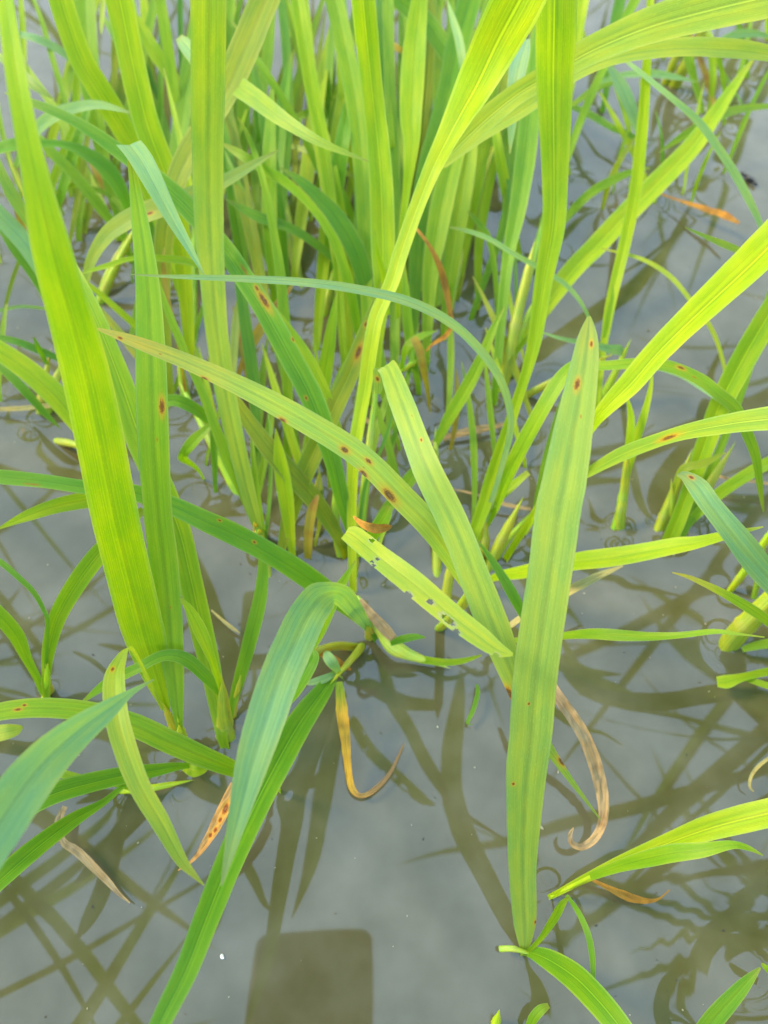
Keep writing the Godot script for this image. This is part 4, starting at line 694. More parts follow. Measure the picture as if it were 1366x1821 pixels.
	plant("rice_seedling", "small seedling with one very large pale upright leaf at lower right", Vector3(0.0534, 0, -0.0020), [
		["leaf", "G", 220, ["ribs", "big"], [[0.964, 0.308, 0.007, 0.131, 1], [0.913, 0.621, 0.0119, 0.145, 1], [0.877, 0.353, 0.005, 0.062, 0], [0.534, 0.587, 0.0033, 0.052, 1], [0.407, 0.809, 0.0049, 0.073, 1], [0.131, 0.03, 0.0064, 0.099, 1]], [1,-120,36,-9,-1,1,-6,30,-1,-11,-1,1,-20,134,-83,-35,-3,4,-56,316,-210,-41,-4,5,-87,531,-337,-49,-4,4,-106,693,-433,-55,-5,1,-112,787,-495,-56,-5,0,-125,935,-601,-56,-4,-2,-126,1055,-707,-54,-4,-5,-120,1152,-815,-53,-4,-6,-113,1231,-928,-54,-3,-7,-103,1272,-993,-52,-3,-9,-86,1337,-1114,-45,-2,-8,-65,1387,-1249,-34,-2,-6,-54,1407,-1333,-24,-2,-3,-49,1420,-1392,-4,0,0]],
		["leaf", "M", 59, [], [], [-7,-120,12,-5,0,-3,2,50,-5,-6,0,-3,21,174,-42,-8,0,-3,31,320,-92,-14,1,-1,39,399,-127,-11,1,-2,50,440,-143,-3,0,-1]],
		["leaf", "D", 81, ["mid"], [], [-17,-120,-14,1,1,-10,3,40,-5,1,2,-13,44,153,14,7,4,-28,87,286,52,15,7,-32,121,383,99,20,9,-28,157,451,154,21,10,-23,206,500,227,15,8,-14,247,520,291,3,2,-2]],
		["leaf", "D", 33, [], [], [120,120,-167,4,1,-3,144,169,-114,7,2,-4,162,194,-53,9,3,-2,171,187,13,8,2,0,175,152,71,6,2,1,179,120,110,2,0,0]],
		["stem", "P", 0, [], [], [-82,40,-8,13,-50,60,-10,12,-2,50,-2,8]],
	])
	plant("rice_seedling", "fallen seedling with folded leaf reaching the lower right edge", Vector3(0.0640, 0, -0.0192), [
		["leaf", "B", 121, ["mid"], [], [-44,-120,21,-2,-1,-6,-9,40,1,-3,-1,-8,71,140,-44,-4,-2,-12,168,252,-91,-5,-3,-19,259,357,-131,-6,-3,-25,370,477,-172,-6,-4,-34,487,577,-201,-5,-5,-38,616,656,-229,-5,-5,-32,736,700,-257,-2,-2,-11]],
		["leaf", "M", 57, [], [], [57,260,-40,-3,-1,-10,116,361,-64,-4,-1,-16,169,458,-78,-4,-1,-22,218,530,-88,-2,-1,-24,282,590,-94,-2,-1,-19,348,620,-107,-1,-1,-11,393,620,-102,2,0,-7,431,620,-85,1,0,-1]],
		["stem", "B", 0, [], [], [-12,20,5,8,27,90,-18,9,64,200,-41,9]],
	])
	plant("rice_plant", "thin rice tiller standing alone in open water on the right", Vector3(0.0990, 0, -0.1560), [
		["leaf", "B", 35, [], [], [-14,200,-172,-14,-4,-3,-33,353,-259,-15,-4,-4,-40,413,-325,-12,-5,-1,-65,460,-392,-3,-1,0]],
		["stem", "M", 0, [], [], [22,-120,3,22,-7,80,-86,20,-14,200,-172,12]],
		["leaf", "B", 45, [], [], [-12,200,-172,-13,-2,-4,1,320,-271,-17,-3,-6,20,391,-346,-14,-3,-5,36,458,-435,-8,-2,-2,36,500,-500,-2,-1,0]],
		["stem", "M", 0, [], [], [-22,-120,25,22,-6,80,-86,20,-12,200,-172,11]],
		["stem", "Y2", 0, [], [], [19,-60,-19,24,-4,60,-67,22,-10,160,-143,20,-26,260,-187,15]],
	])
	plant("rice_plant", "rice plant with twin yellow-green stems near the right edge", Vector3(0.1232, 0, -0.1601), [
		["leaf", "U", 102, [], [[0.958, 0.308, 0.0136, 0.186, 1]], [378,300,546,-7,-8,38,76,595,547,-14,-10,49,-77,731,503,-24,-8,42,-178,810,443,-29,-5,32,-247,849,370,-31,-3,23,-278,855,313,-28,-3,20,-316,859,278,-8,-2,14,-338,860,280,0,0,4]],
		["leaf", "B", 196, ["mid"], [], [-49,-120,80,-25,3,-6,-34,50,34,-31,3,-8,9,155,-97,-31,3,-7,54,266,-248,-38,4,-9,102,376,-397,-43,6,-13,167,467,-531,-45,8,-18,238,539,-657,-44,10,-21,331,607,-808,-38,10,-21,438,680,-963,-30,8,-17,496,713,-1038,-27,7,-15,558,742,-1110,-22,6,-13,626,766,-1180,-16,4,-9,698,786,-1246,-9,2,-5,775,801,-1308,0,0,0]],
		["leaf", "M", 195, [], [], [-21,-120,91,-12,2,-5,4,40,40,-16,3,-7,87,104,-133,-20,4,-8,173,171,-321,-16,3,-6,250,237,-514,-17,2,-5,319,302,-714,-20,2,-6,391,365,-923,-22,3,-7,492,420,-1186,-20,3,-7,523,431,-1258,-18,3,-7,557,439,-1331,-15,2,-5,593,441,-1402,-11,2,-4,632,439,-1472,-6,1,-2,674,431,-1540,0,0,0]],
		["leaf", "M", 100, [], [], [16,-120,0,-10,2,-8,44,50,-24,-13,3,-10,115,164,-85,-17,4,-16,194,262,-124,-15,6,-19,279,337,-157,-11,8,-20,386,400,-181,-7,6,-15,439,428,-187,-6,6,-14,493,452,-189,-5,5,-11,549,474,-186,-4,3,-8,606,492,-179,-2,2,-4,663,507,-166,0,0,0]],
		["leaf", "Y2", 31, [], [], [-52,150,-95,-8,-2,-5,-32,245,-159,-10,-1,-14,37,279,-170,-7,0,-16,137,280,-230,-2,0,-3]],
		["stem", "Y2", 0, [], [], [1,-120,-12,22,-26,60,-48,20,-52,150,-95,11]],
		["stem", "Y2", 0, [], [], [-67,-60,27,36,-57,40,-37,31,-41,120,-100,26,-19,180,-161,19]],
		["stem", "Y2", 0, [], [], [30,-60,-7,36,57,30,-64,33,101,100,-136,28,148,160,-213,21]],
	])
	plant("rice_plant", "rice plant with thick leaning yellow stem at the right edge", Vector3(0.1361, 0, -0.1087), [
		["leaf", "M", 56, ["tip"], [], [47,450,159,-6,-5,5,-108,553,101,-9,-9,9,-191,594,71,-8,-10,10,-290,629,38,-5,-7,8,-383,650,9,-2,-4,5,-442,660,0,0,-1,1]],
		["leaf", "B", 33, [], [], [-76,50,144,1,0,-20,-46,63,146,-4,-1,-26,9,78,130,-4,-1,-15,122,75,98,-3,-1,-15,240,100,80,-2,-1,-15]],
		["leaf", "M", 14, [], [], [18,60,124,4,1,-8,69,77,147,5,1,-12,136,100,178,5,1,-12]],
		["leaf", "M", 16, [], [], [48,40,4,-3,3,-10,101,70,-6,-4,4,-16,185,120,-9,-4,5,-18]],
		["stem", "Y2", 0, [], [], [11,-80,-1,52,27,60,-49,50,66,160,-92,49,129,300,-156,45,196,440,-229,36]],
		["stem", "B", 0, [], [], [59,-40,-254,14,66,60,-273,18,96,140,-323,20,129,240,-386,17]],
		["stem", "D", 0, [], [], [159,-30,-219,11,146,60,-265,14,135,160,-341,13]],
	])
	plant("rice_plant", "rice plant at the lower left edge with wide pale blue-green leaf", Vector3(-0.1261, 0, -0.0248), [
		["leaf", "U", 74, ["big"], [], [485,1200,261,-28,14,-5,548,1300,189,-33,21,-7,572,1286,94,-36,25,-15,581,1235,8,-36,24,-21,597,1181,-69,-29,21,-24,626,1133,-135,-20,17,-23,662,1090,-194,-13,11,-16,695,1054,-247,-4,4,-6,733,1020,-292,-1,1,-1]],
		["leaf", "Y", 18, [], [], [-97,60,-335,-4,4,-26,-5,120,-340,-6,4,-27,28,102,-356,-10,3,-17,38,80,-374,-3,1,-3]],
	])
	plant("rice_seedling", "low seedling spreading flat dark green leaves at the lower left", Vector3(-0.0859, 0, -0.0443), [
		["leaf", "D", 96, ["mid"], [], [271,-120,-101,5,1,7,233,60,-83,6,1,9,138,162,-39,13,3,21,45,262,8,19,4,26,-74,386,81,24,4,27,-135,445,144,24,3,20,-195,488,208,19,3,16,-255,520,273,4,1,3]],
		["leaf", "D", 91, ["mid"], [], [52,-120,-45,7,1,3,34,60,-8,9,1,3,-3,144,64,12,1,6,-49,245,134,25,2,11,-94,371,231,31,3,12,-139,462,327,30,4,12,-183,514,408,22,4,10,-214,540,460,3,1,1]],
		["leaf", "M", 58, [], [], [84,-120,1,1,1,7,35,60,-1,1,2,8,-85,143,-6,0,3,12,-197,157,-21,-2,4,14,-328,120,-39,-1,1,4]],
		["leaf", "B", 28, [], [], [174,-120,-101,5,0,-10,219,40,-81,6,0,-13,257,69,-64,1,0,-20,286,55,-76,-8,1,-11,296,40,-95,-3,0,-2]],
		["stem", "B", 0, [], [], [7,20,9,10,100,50,-1,15,173,30,-23,12]],
	])
	plant("rice_plant", "rice clump with wide bright leaves behind the long left leaf", Vector3(-0.0932, 0, -0.2118), [
		["leaf", "Y2", 417, [], [], [-58,-120,9,-15,-1,0,-60,80,-29,-19,-1,0,-73,364,-261,-33,-1,-1,-64,543,-441,-41,0,-5,-31,667,-607,-45,3,-13,30,758,-725,-48,7,-24,112,842,-835,-49,9,-28,191,929,-954,-56,8,-26,254,1019,-1084,-61,7,-25,325,1122,-1231,-57,7,-25,400,1220,-1361,-47,6,-22,595,1444,-1659,-43,6,-20,808,1662,-1948,-35,5,-17,1040,1872,-2227,-25,3,-12,1294,2074,-2494,-13,2,-6,1568,2265,-2748,0,0,0]],
		["leaf", "B", 409, ["mid"], [], [10,-120,-156,-17,-1,0,6,80,-198,-22,-2,0,-11,259,-370,-32,-2,1,-27,410,-525,-42,-4,3,-56,542,-655,-49,-7,9,-103,661,-754,-51,-10,15,-141,748,-816,-53,-9,15,-169,833,-877,-54,-7,10,-205,1000,-991,-53,-5,7,-231,1159,-1096,-55,-6,8,-260,1280,-1176,-50,-6,9,-359,1663,-1410,-46,-6,8,-468,2054,-1627,-37,-5,7,-587,2452,-1824,-27,-3,5,-717,2857,-1999,-14,-2,3,-859,3268,-2150,0,0,0]],
		["leaf", "B", 392, ["mid"], [], [-104,-120,-573,-13,-2,3,-121,80,-613,-16,-3,4,-211,296,-827,-26,-5,6,-281,460,-970,-38,-8,11,-339,582,-1058,-44,-12,19,-401,688,-1111,-45,-14,25,-454,774,-1152,-44,-14,24,-507,861,-1202,-48,-10,17,-561,1010,-1310,-50,-7,11,-587,1140,-1398,-48,-5,7,-672,1522,-1639,-44,-4,7,-765,1913,-1864,-36,-4,5,-868,2311,-2071,-26,-3,4,-980,2716,-2257,-14,-1,2,-1102,3129,-2419,0,0,0]],
		["leaf", "M", 361, [], [], [-418,-120,-849,-13,-2,3,-435,50,-892,-17,-3,4,-532,256,-1133,-25,-4,6,-576,369,-1278,-34,-4,6,-618,513,-1462,-49,-5,6,-646,655,-1641,-55,-4,5,-668,769,-1819,-55,-3,4,-678,840,-1929,-52,-3,3,-716,1062,-2284,-48,-2,3,-757,1282,-2640,-39,-2,2,-803,1497,-2997,-28,-1,2,-855,1707,-3357,-15,-1,1,-911,1913,-3719,0,0,0]],
		["leaf", "B", 193, [], [], [-153,-120,-991,-11,2,3,-162,50,-1040,-14,2,4,-196,195,-1244,-18,3,5,-230,350,-1474,-22,3,6,-267,473,-1655,-24,3,7,-314,609,-1859,-27,3,9,-359,681,-2028,-25,3,7,-389,740,-2173,-22,3,6,-405,768,-2246,-20,3,5,-423,793,-2320,-16,3,4,-443,815,-2394,-12,2,3,-464,835,-2468,-6,1,2,-488,851,-2543,0,0,0]],
		["leaf", "B", 100, [], [], [-142,200,-1375,-11,4,5,-173,249,-1487,-16,5,8,-248,359,-1696,-29,7,18,-326,436,-1808,-32,4,28,-421,502,-1913,-30,4,25,-508,555,-2041,-23,4,17,-590,600,-2161,-11,2,8]],
		["stem", "M", 0, [], [], [27,-120,-2,22,-71,80,-688,20,-142,200,-1375,11]],
		["leaf", "DU", 197, [], [], [-188,-120,-1151,-7,2,2,-197,50,-1208,-8,3,2,-238,124,-1469,-10,3,2,-287,226,-1800,-11,4,3,-339,340,-2127,-13,4,3,-385,454,-2472,-15,5,4,-405,500,-2615,-15,5,4,-414,516,-2672,-14,5,3,-424,530,-2730,-11,4,3,-434,541,-2788,-8,3,2,-446,549,-2846,-4,1,1,-459,554,-2904,0,0,0]],
		["leaf", "B", 63, [], [], [-31,120,-160,-7,-5,8,-183,309,-175,-9,-6,10,-312,415,-234,-8,-6,8,-405,462,-280,-5,-5,6,-485,500,-319,-1,-1,2]],
		["stem", "M", 0, [], [], [13,-120,33,22,-15,48,-80,20,-31,120,-160,11]],
		["leaf", "B", 50, [], [], [106,500,-351,0,-4,16,43,534,-342,3,-5,17,-47,575,-306,4,-5,15,-149,600,-270,4,-3,11,-241,598,-223,5,-3,11,-347,580,-189,1,-1,4]],
		["leaf", "P2", 115, [], [[0.458, 0.392, 0.023, 0.133, 1]], [-403,400,-265,-11,3,-5,-350,526,-301,-19,7,-11,-271,629,-338,-21,13,-22,-183,698,-356,-15,18,-30,-85,751,-361,-12,20,-35,19,785,-377,-14,19,-32,116,807,-416,-18,16,-27,227,820,-494,-16,12,-17,322,816,-607,-12,7,-10,408,800,-731,-1,1,-1]],
		["stem", "Y2", 0, [], [], [-26,-120,23,22,-202,160,-132,20,-403,400,-265,11]],
		["leaf", "D", 75, [], [], [-288,-120,-1320,-8,1,6,-313,100,-1357,-10,1,8,-424,274,-1520,-14,1,13,-536,300,-1590,-2,-6,21,-655,300,-1531,2,-2,5]],
		["leaf", "P", 22, [], [], [-504,900,-1674,12,1,2,-508,841,-1597,13,2,1,-505,812,-1535,10,2,0,-498,800,-1480,1,0,0]],
		["leaf", "M", 165, [], [], [-115,-120,-1387,-15,1,-1,-110,50,-1441,-19,2,-1,-80,230,-1814,-25,2,-1,-71,373,-2097,-25,1,1,-85,500,-2414,-22,1,1,-88,527,-2490,-20,1,1,-92,552,-2565,-16,1,1,-97,575,-2642,-12,0,1,-102,594,-2720,-6,0,0,-107,610,-2798,0,0,0]],
		["leaf", "M", 175, [], [], [-252,-120,-989,-11,0,3,-266,40,-1042,-14,0,4,-354,192,-1367,-26,-1,7,-441,304,-1665,-23,-1,6,-516,394,-1962,-18,0,4,-573,460,-2213,-12,0,3,-588,472,-2270,-11,0,3,-603,482,-2327,-9,0,2,-620,489,-2384,-6,0,1,-639,492,-2441,-3,0,1,-659,492,-2498,0,0,0]],
		["leaf", "M", 154, [], [], [99,-120,-1405,-9,3,4,86,50,-1458,-11,4,5,-5,226,-1827,-13,5,5,-46,340,-2104,-14,6,4,-61,403,-2375,-13,7,2,-54,440,-2536,-11,6,1,-52,447,-2576,-10,6,1,-50,452,-2615,-8,5,1,-48,455,-2655,-6,3,1,-45,456,-2695,-3,2,0,-43,454,-2735,0,0,0]],
		["leaf", "D", 133, ["mid"], [], [-397,-120,-1153,-6,2,1,-392,20,-1203,-7,2,1,-377,112,-1340,-10,3,1,-368,203,-1476,-14,4,2,-375,274,-1640,-15,5,3,-388,345,-1806,-13,4,3,-429,375,-2042,-9,3,2,-479,405,-2290,-2,1,1]],
		["leaf", "B", 253, [], [], [-307,-120,-1240,-10,-2,2,-323,20,-1296,-12,-3,3,-402,92,-1581,-18,-4,4,-480,163,-1883,-24,-5,5,-565,220,-2226,-27,-5,6,-650,276,-2597,-25,-4,5,-758,300,-3064,-18,-3,4,-872,325,-3582,-3,0,1]],
		["leaf", "B", 127, [], [], [-94,-120,-696,-8,0,-2,-83,20,-749,-10,-1,-2,-53,91,-890,-14,-1,-4,-22,162,-1032,-19,-1,-4,8,219,-1192,-21,-1,-4,39,277,-1356,-19,-1,-3,62,302,-1571,-13,-1,-2,88,327,-1798,-3,0,0]],
		["leaf", "D", 127, [], [], [-324,-120,-1556,-15,-4,4,-345,20,-1604,-18,-5,5,-399,95,-1724,-25,-8,7,-461,171,-1840,-32,-11,12,-539,234,-1976,-34,-14,14,-626,297,-2111,-29,-13,14,-745,329,-2303,-19,-10,10,-879,357,-2507,-3,-2,2]],
		["leaf", "B", 156, [], [], [39,-120,-1671,-9,2,5,22,20,-1721,-12,3,6,-32,108,-1880,-17,5,8,-79,195,-2041,-22,7,9,-127,262,-2237,-24,8,8,-167,329,-2440,-22,8,6,-219,358,-2725,-15,6,3,-266,386,-3029,-2,1,0]],
		["leaf", "D", 200, ["mid"], [], [-216,-120,-1209,-13,3,6,-235,20,-1264,-17,4,7,-311,85,-1486,-24,6,10,-398,151,-1716,-32,7,14,-502,205,-1972,-36,8,17,-619,258,-2240,-32,6,15,-769,283,-2576,-22,4,11,-939,307,-2938,-4,1,2]],
		["leaf", "Y2", 205, ["mid"], [], [121,-120,-1250,-13,-4,2,104,20,-1298,-16,-5,3,32,154,-1498,-23,-6,4,-31,286,-1699,-31,-8,5,-98,385,-1951,-34,-9,5,-161,483,-2216,-31,-8,5,-245,525,-2604,-21,-5,4,-329,567,-3031,-3,-1,1]],
		["leaf", "D", 108, ["mid"], [], [-335,-120,-744,-9,3,2,-328,20,-785,-11,4,2,-313,120,-883,-16,5,3,-302,219,-976,-20,7,5,-306,296,-1093,-22,8,6,-316,373,-1208,-19,7,6,-354,406,-1384,-13,5,4,-400,439,-1567,-2,1,1]],
		["leaf", "Y2", 212, [], [], [66,-120,-1455,-6,4,0,79,20,-1508,-8,4,0,135,125,-1736,-11,6,0,191,229,-1968,-14,9,0,239,309,-2247,-16,10,0,288,389,-2539,-14,9,0,326,424,-2943,-10,6,0,366,458,-3385,-2,1,0]],
		["leaf", "D", 263, ["mid"], [], [-435,-120,-1275,-13,3,4,-445,20,-1329,-16,3,5,-499,139,-1605,-23,5,7,-555,258,-1889,-31,7,9,-634,348,-2231,-35,7,10,-720,438,-2595,-32,7,9,-854,477,-3099,-23,5,6,-1007,516,-3664,-4,1,1]],
		["leaf", "M", 226, [], [], [-202,-120,-955,-13,1,-1,-198,20,-1007,-16,1,-1,-176,153,-1246,-23,1,-1,-161,285,-1486,-30,1,0,-166,385,-1779,-33,1,1,-178,484,-2085,-30,0,3,-227,526,-2519,-21,0,2,-288,569,-3001,-3,0,0]],
		["leaf", "B", 263, ["mid"], [], [-32,-120,-942,-14,2,1,-32,20,-1000,-17,3,1,-32,108,-1299,-25,4,2,-42,195,-1613,-33,5,3,-67,263,-1975,-38,5,4,-104,330,-2365,-34,5,4,-171,359,-2866,-24,3,4,-255,388,-3425,-4,0,1]],
		["leaf", "M", 249, [], [], [-206,-120,-550,-17,-2,-1,-207,20,-604,-21,-2,-1,-208,153,-874,-30,-3,-2,-204,286,-1149,-40,-4,-2,-209,386,-1477,-45,-5,-1,-209,487,-1824,-41,-4,1,-234,531,-2305,-29,-3,1,-258,574,-2847,-5,0,0]],
		["leaf", "B", 164, ["mid"], [], [118,-120,-231,-7,-2,0,109,20,-275,-9,-2,0,73,165,-438,-13,-3,0,36,311,-592,-17,-5,1,-17,421,-780,-18,-6,2,-72,530,-968,-16,-6,3,-161,578,-1245,-11,-4,3,-261,625,-1543,-2,-1,1]],
		["leaf", "B", 61, [], [], [122,-120,204,-5,3,1,116,20,148,-7,3,2,110,44,81,-9,4,3,100,67,13,-11,5,4,85,91,-54,-12,5,5,67,114,-122,-11,5,4,41,125,-201,-7,3,3,10,136,-282,-2,1,1]],
		["leaf", "D", 51, [], [], [214,-120,493,-6,1,1,213,20,454,-8,1,2,212,67,414,-10,2,2,211,114,376,-13,2,3,207,154,333,-14,2,3,204,194,291,-12,2,3,193,211,234,-8,1,2,182,228,176,-2,0,0]],
		["leaf", "M", 62, [], [], [167,-120,192,-4,0,2,151,20,152,-5,0,2,132,74,102,-7,0,3,111,128,53,-9,0,4,86,174,-1,-9,0,4,59,219,-54,-8,0,4,22,240,-128,-5,0,3,-17,260,-203,-2,0,1]],
		["leaf", "M", 85, [], [], [-84,-120,84,-5,3,0,-69,20,29,-6,3,0,-44,54,-70,-8,5,0,-19,88,-170,-10,6,0,3,119,-275,-11,7,0,24,149,-381,-10,6,0,38,163,-507,-7,4,0,51,176,-636,-2,1,0]],
		["leaf", "M", 81, [], [], [142,-120,377,-4,1,0,150,20,320,-6,1,-1,163,48,223,-8,1,-1,176,77,124,-9,1,-1,188,104,23,-10,1,-1,199,130,-81,-9,1,-1,205,142,-199,-6,1,0,210,153,-321,-2,0,0]],
	])
	plant("rice_plant", "rice plant with bluish arching leaves at the upper left edge", Vector3(-0.1517, 0, -0.2624), [
		["leaf", "U", 80, [], [], [76,250,252,-10,2,12,-3,401,163,-22,5,26,-86,478,66,-27,6,33,-174,535,-3,-24,4,36,-297,590,-89,-22,3,33,-435,620,-183,-5,0,7]],
		["leaf", "P", 46, [], [], [-31,400,-16,-6,-1,16,-80,516,-30,-13,1,23,-136,608,-80,-19,4,20,-185,662,-156,-15,5,11,-228,700,-249,-6,2,4]],
		["leaf", "D", 68, [], [], [-5,150,214,-9,-2,5,-119,292,59,-19,-5,12,-212,362,-37,-18,-6,13,-295,403,-136,-13,-6,11,-406,440,-231,-3,-2,3]],
		["stem", "Y2", 0, [], [], [-20,-120,-17,22,-2,60,107,20,-5,150,214,11]],
		["leaf", "U", 72, [], [], [-303,450,-463,-8,7,0,-190,586,-493,-16,11,-12,-118,646,-522,-15,16,-18,-25,701,-529,-10,16,-20,65,723,-547,-4,14,-19,170,740,-543,2,10,-15,302,740,-504,1,3,-4]],
		["stem", "Y2", 0, [], [], [-19,-120,-6,22,-151,180,-231,20,-303,450,-463,11]],
		["leaf", "D", 84, [], [], [242,250,-325,-11,2,9,206,390,-399,-21,4,23,143,481,-449,-18,0,39,56,550,-466,-5,-4,36,-14,591,-459,2,-4,23,-97,608,-442,5,-5,19,-208,618,-402,10,-8,32,-281,609,-384,13,-8,27,-346,600,-340,6,-2,8]],
		["stem", "M", 0, [], [], [-12,-120,-3,22,121,100,-162,20,242,250,-325,11]],
		["leaf", "U", 48, [], [], [-255,300,-1490,-3,-2,16,-339,377,-1496,-5,-3,25,-418,423,-1508,-4,-5,27,-496,457,-1508,-4,-5,23,-592,460,-1529,-3,-4,18,-684,460,-1536,-1,-3,12]],
		["leaf", "P2", 53, [], [], [-529,600,-1112,10,4,-10,-416,627,-997,16,5,-15,-289,640,-855,19,6,-19,-211,629,-797,9,5,-15,-142,600,-775,1,0,-1]],
		["leaf", "M", 75, [], [], [153,120,-389,-8,1,14,20,269,-484,-17,3,26,-86,351,-574,-18,3,26,-193,415,-646,-17,3,22,-284,453,-733,-10,2,11,-346,480,-796,-2,0,2]],
		["stem", "M", 0, [], [], [0,-120,3,22,77,48,-194,20,153,120,-389,13]],
		["leaf", "M", 135, [], [], [66,-120,-502,-10,-5,5,36,80,-549,-13,-6,6,-88,160,-741,-18,-8,8,-219,248,-970,-18,-9,8,-341,319,-1138,-17,-10,9,-467,371,-1288,-14,-9,8,-584,420,-1449,-5,-3,3]],
		["leaf", "M", 180, [], [], [-142,-120,-453,-12,2,1,-144,30,-508,-15,2,2,-151,114,-706,-20,2,3,-190,196,-908,-17,1,5,-284,298,-1175,-14,0,5,-389,392,-1414,-14,0,6,-489,460,-1653,-11,0,5,-559,500,-1792,-8,-1,4,-578,508,-1827,-8,-1,4,-599,514,-1860,-6,0,3,-621,518,-1893,-4,0,2,-645,520,-1926,-2,0,1,-670,520,-1956,0,0,0]],
		["leaf", "OY", 61, [], [], [87,-120,-567,-6,-1,3,67,100,-592,-8,-2,3,32,185,-633,-13,-4,6,-25,243,-702,-11,-4,6,-81,279,-781,-8,-2,4,-115,300,-851,-3,-1,1]],
		["leaf", "M", 96, [], [], [-266,-120,-801,-11,-2,0,-273,30,-848,-14,-3,0,-311,224,-1092,-17,-3,0,-319,309,-1303,-25,-3,0,-320,327,-1453,-23,-2,0,-322,340,-1563,-6,0,0]],
		["leaf", "B", 132, [], [], [-129,-120,-544,-11,4,4,-135,30,-594,-13,5,5,-180,263,-952,-16,6,5,-224,372,-1211,-16,7,4,-247,440,-1448,-13,6,3,-251,449,-1487,-12,6,3,-255,457,-1526,-10,5,2,-260,463,-1565,-7,3,2,-265,467,-1605,-4,2,1,-271,468,-1644,0,0,0]],
		["leaf", "M", 86, [], [], [313,-120,-345,-7,-3,5,277,100,-382,-9,-4,6,178,183,-480,-10,-6,8,37,228,-599,-6,-7,9,-143,229,-646,1,-8,8,-216,220,-587,1,-2,1]],
		["leaf", "B", 152, ["mid"], [], [-661,-120,-1140,-7,2,1,-661,20,-1195,-9,2,1,-663,93,-1362,-13,3,2,-672,166,-1532,-17,3,3,-703,223,-1728,-19,3,4,-743,281,-1930,-17,3,5,-823,306,-2201,-11,1,4,-916,331,-2487,-2,0,1]],
		["leaf", "B", 125, ["mid"], [], [-388,-120,-285,-8,4,0,-372,20,-335,-9,5,0,-330,98,-468,-13,7,-1,-284,176,-600,-17,9,-1,-246,239,-753,-19,10,-1,-205,302,-908,-17,9,-1,-184,330,-1118,-11,6,0,-160,357,-1340,-2,1,0]],
		["leaf", "D", 119, ["mid"], [], [-44,-120,-911,-8,0,4,-56,20,-941,-10,0,5,-87,151,-1018,-14,1,6,-112,280,-1088,-18,1,8,-149,378,-1198,-20,2,8,-183,473,-1307,-18,2,7,-252,514,-1509,-12,1,4,-320,556,-1720,-2,0,1]],
		["leaf", "M", 177, [], [], [-92,-120,-889,-12,2,-2,-79,20,-937,-15,2,-3,-31,142,-1113,-21,3,-4,17,263,-1287,-27,4,-3,47,355,-1505,-30,4,-2,76,447,-1729,-27,3,0,71,487,-2063,-18,2,1,65,526,-2423,-3,0,0]],
		["leaf", "Y2", 203, [], [], [-8,-120,-872,-7,1,2,-20,20,-928,-8,1,2,-68,94,-1159,-12,2,3,-113,169,-1398,-16,2,4,-165,228,-1672,-17,3,4,-214,287,-1962,-16,3,3,-285,312,-2335,-11,2,2,-357,337,-2742,-3,0,0]],
		["leaf", "Y2", 216, [], [], [-131,-120,-490,-12,4,0,-129,20,-549,-15,5,0,-119,74,-809,-22,7,1,-107,128,-1083,-30,9,1,-98,173,-1386,-33,11,0,-86,218,-1710,-30,10,0,-87,238,-2103,-21,7,0,-85,257,-2533,-3,1,0]],
		["leaf", "M", 201, [], [], [-383,-120,-554,-9,3,4,-395,20,-603,-11,4,5,-443,153,-802,-15,5,7,-484,286,-1000,-20,7,8,-544,386,-1246,-22,9,9,-602,484,-1502,-20,8,7,-709,527,-1877,-14,6,4,-821,569,-2287,-2,1,1]],
		["leaf", "M", 109, [], [], [-247,-120,-812,-11,-1,0,-252,20,-860,-14,-2,0,-264,99,-965,-20,-2,0,-266,178,-1069,-27,-2,-1,-270,241,-1196,-29,-2,-1,-265,304,-1325,-26,-1,0,-276,332,-1513,-18,-1,1,-278,360,-1711,-3,0,0]],
		["leaf", "Y2", 113, [], [], [-178,-120,-307,-6,2,0,-172,20,-361,-8,2,0,-158,81,-488,-11,3,0,-146,142,-616,-15,4,1,-142,191,-759,-16,5,1,-140,241,-906,-14,4,2,-158,262,-1096,-10,3,1,-179,283,-1294,-2,1,0]],
		["leaf", "D", 116, ["mid"], [], [-183,-120,-1159,-10,0,0,-185,20,-1199,-13,0,0,-189,125,-1294,-18,0,0,-193,231,-1383,-23,-1,2,-213,312,-1506,-25,-1,3,-234,393,-1628,-21,-2,4,-290,427,-1833,-14,-1,4,-350,462,-2047,-2,0,1]],
		["leaf", "D", 94, ["mid"], [], [-341,-120,-544,-11,4,-9,-311,20,-557,-13,5,-11,-238,144,-588,-17,9,-3,-165,268,-612,-25,8,-18,-111,362,-666,-27,7,-15,-58,456,-716,-24,4,-7,-41,496,-839,-17,2,-2,-24,536,-964,-3,0,0]],
		["leaf", "M", 263, [], [], [-226,-120,-1198,-7,4,1,-225,20,-1256,-9,5,1,-221,79,-1566,-13,7,1,-222,138,-1895,-18,9,2,-236,187,-2265,-20,10,2,-257,235,-2666,-19,9,2,-303,255,-3161,-13,6,2,-360,276,-3709,-3,1,0]],
		["leaf", "B", 281, [], [], [-478,-120,-1109,-15,5,0,-475,20,-1167,-19,6,1,-460,100,-1485,-28,8,1,-442,181,-1822,-37,12,1,-434,244,-2212,-42,13,1,-424,308,-2636,-38,12,1,-440,336,-3181,-27,9,1,-455,364,-3794,-4,1,0]],
		["leaf", "M", 90, [], [], [-255,-120,-644,-5,0,3,-280,20,-693,-6,0,3,-325,65,-780,-8,0,5,-371,111,-867,-10,1,6,-422,150,-964,-11,1,6,-475,189,-1061,-10,0,5,-547,206,-1191,-7,0,4,-621,223,-1324,-2,0,1]],
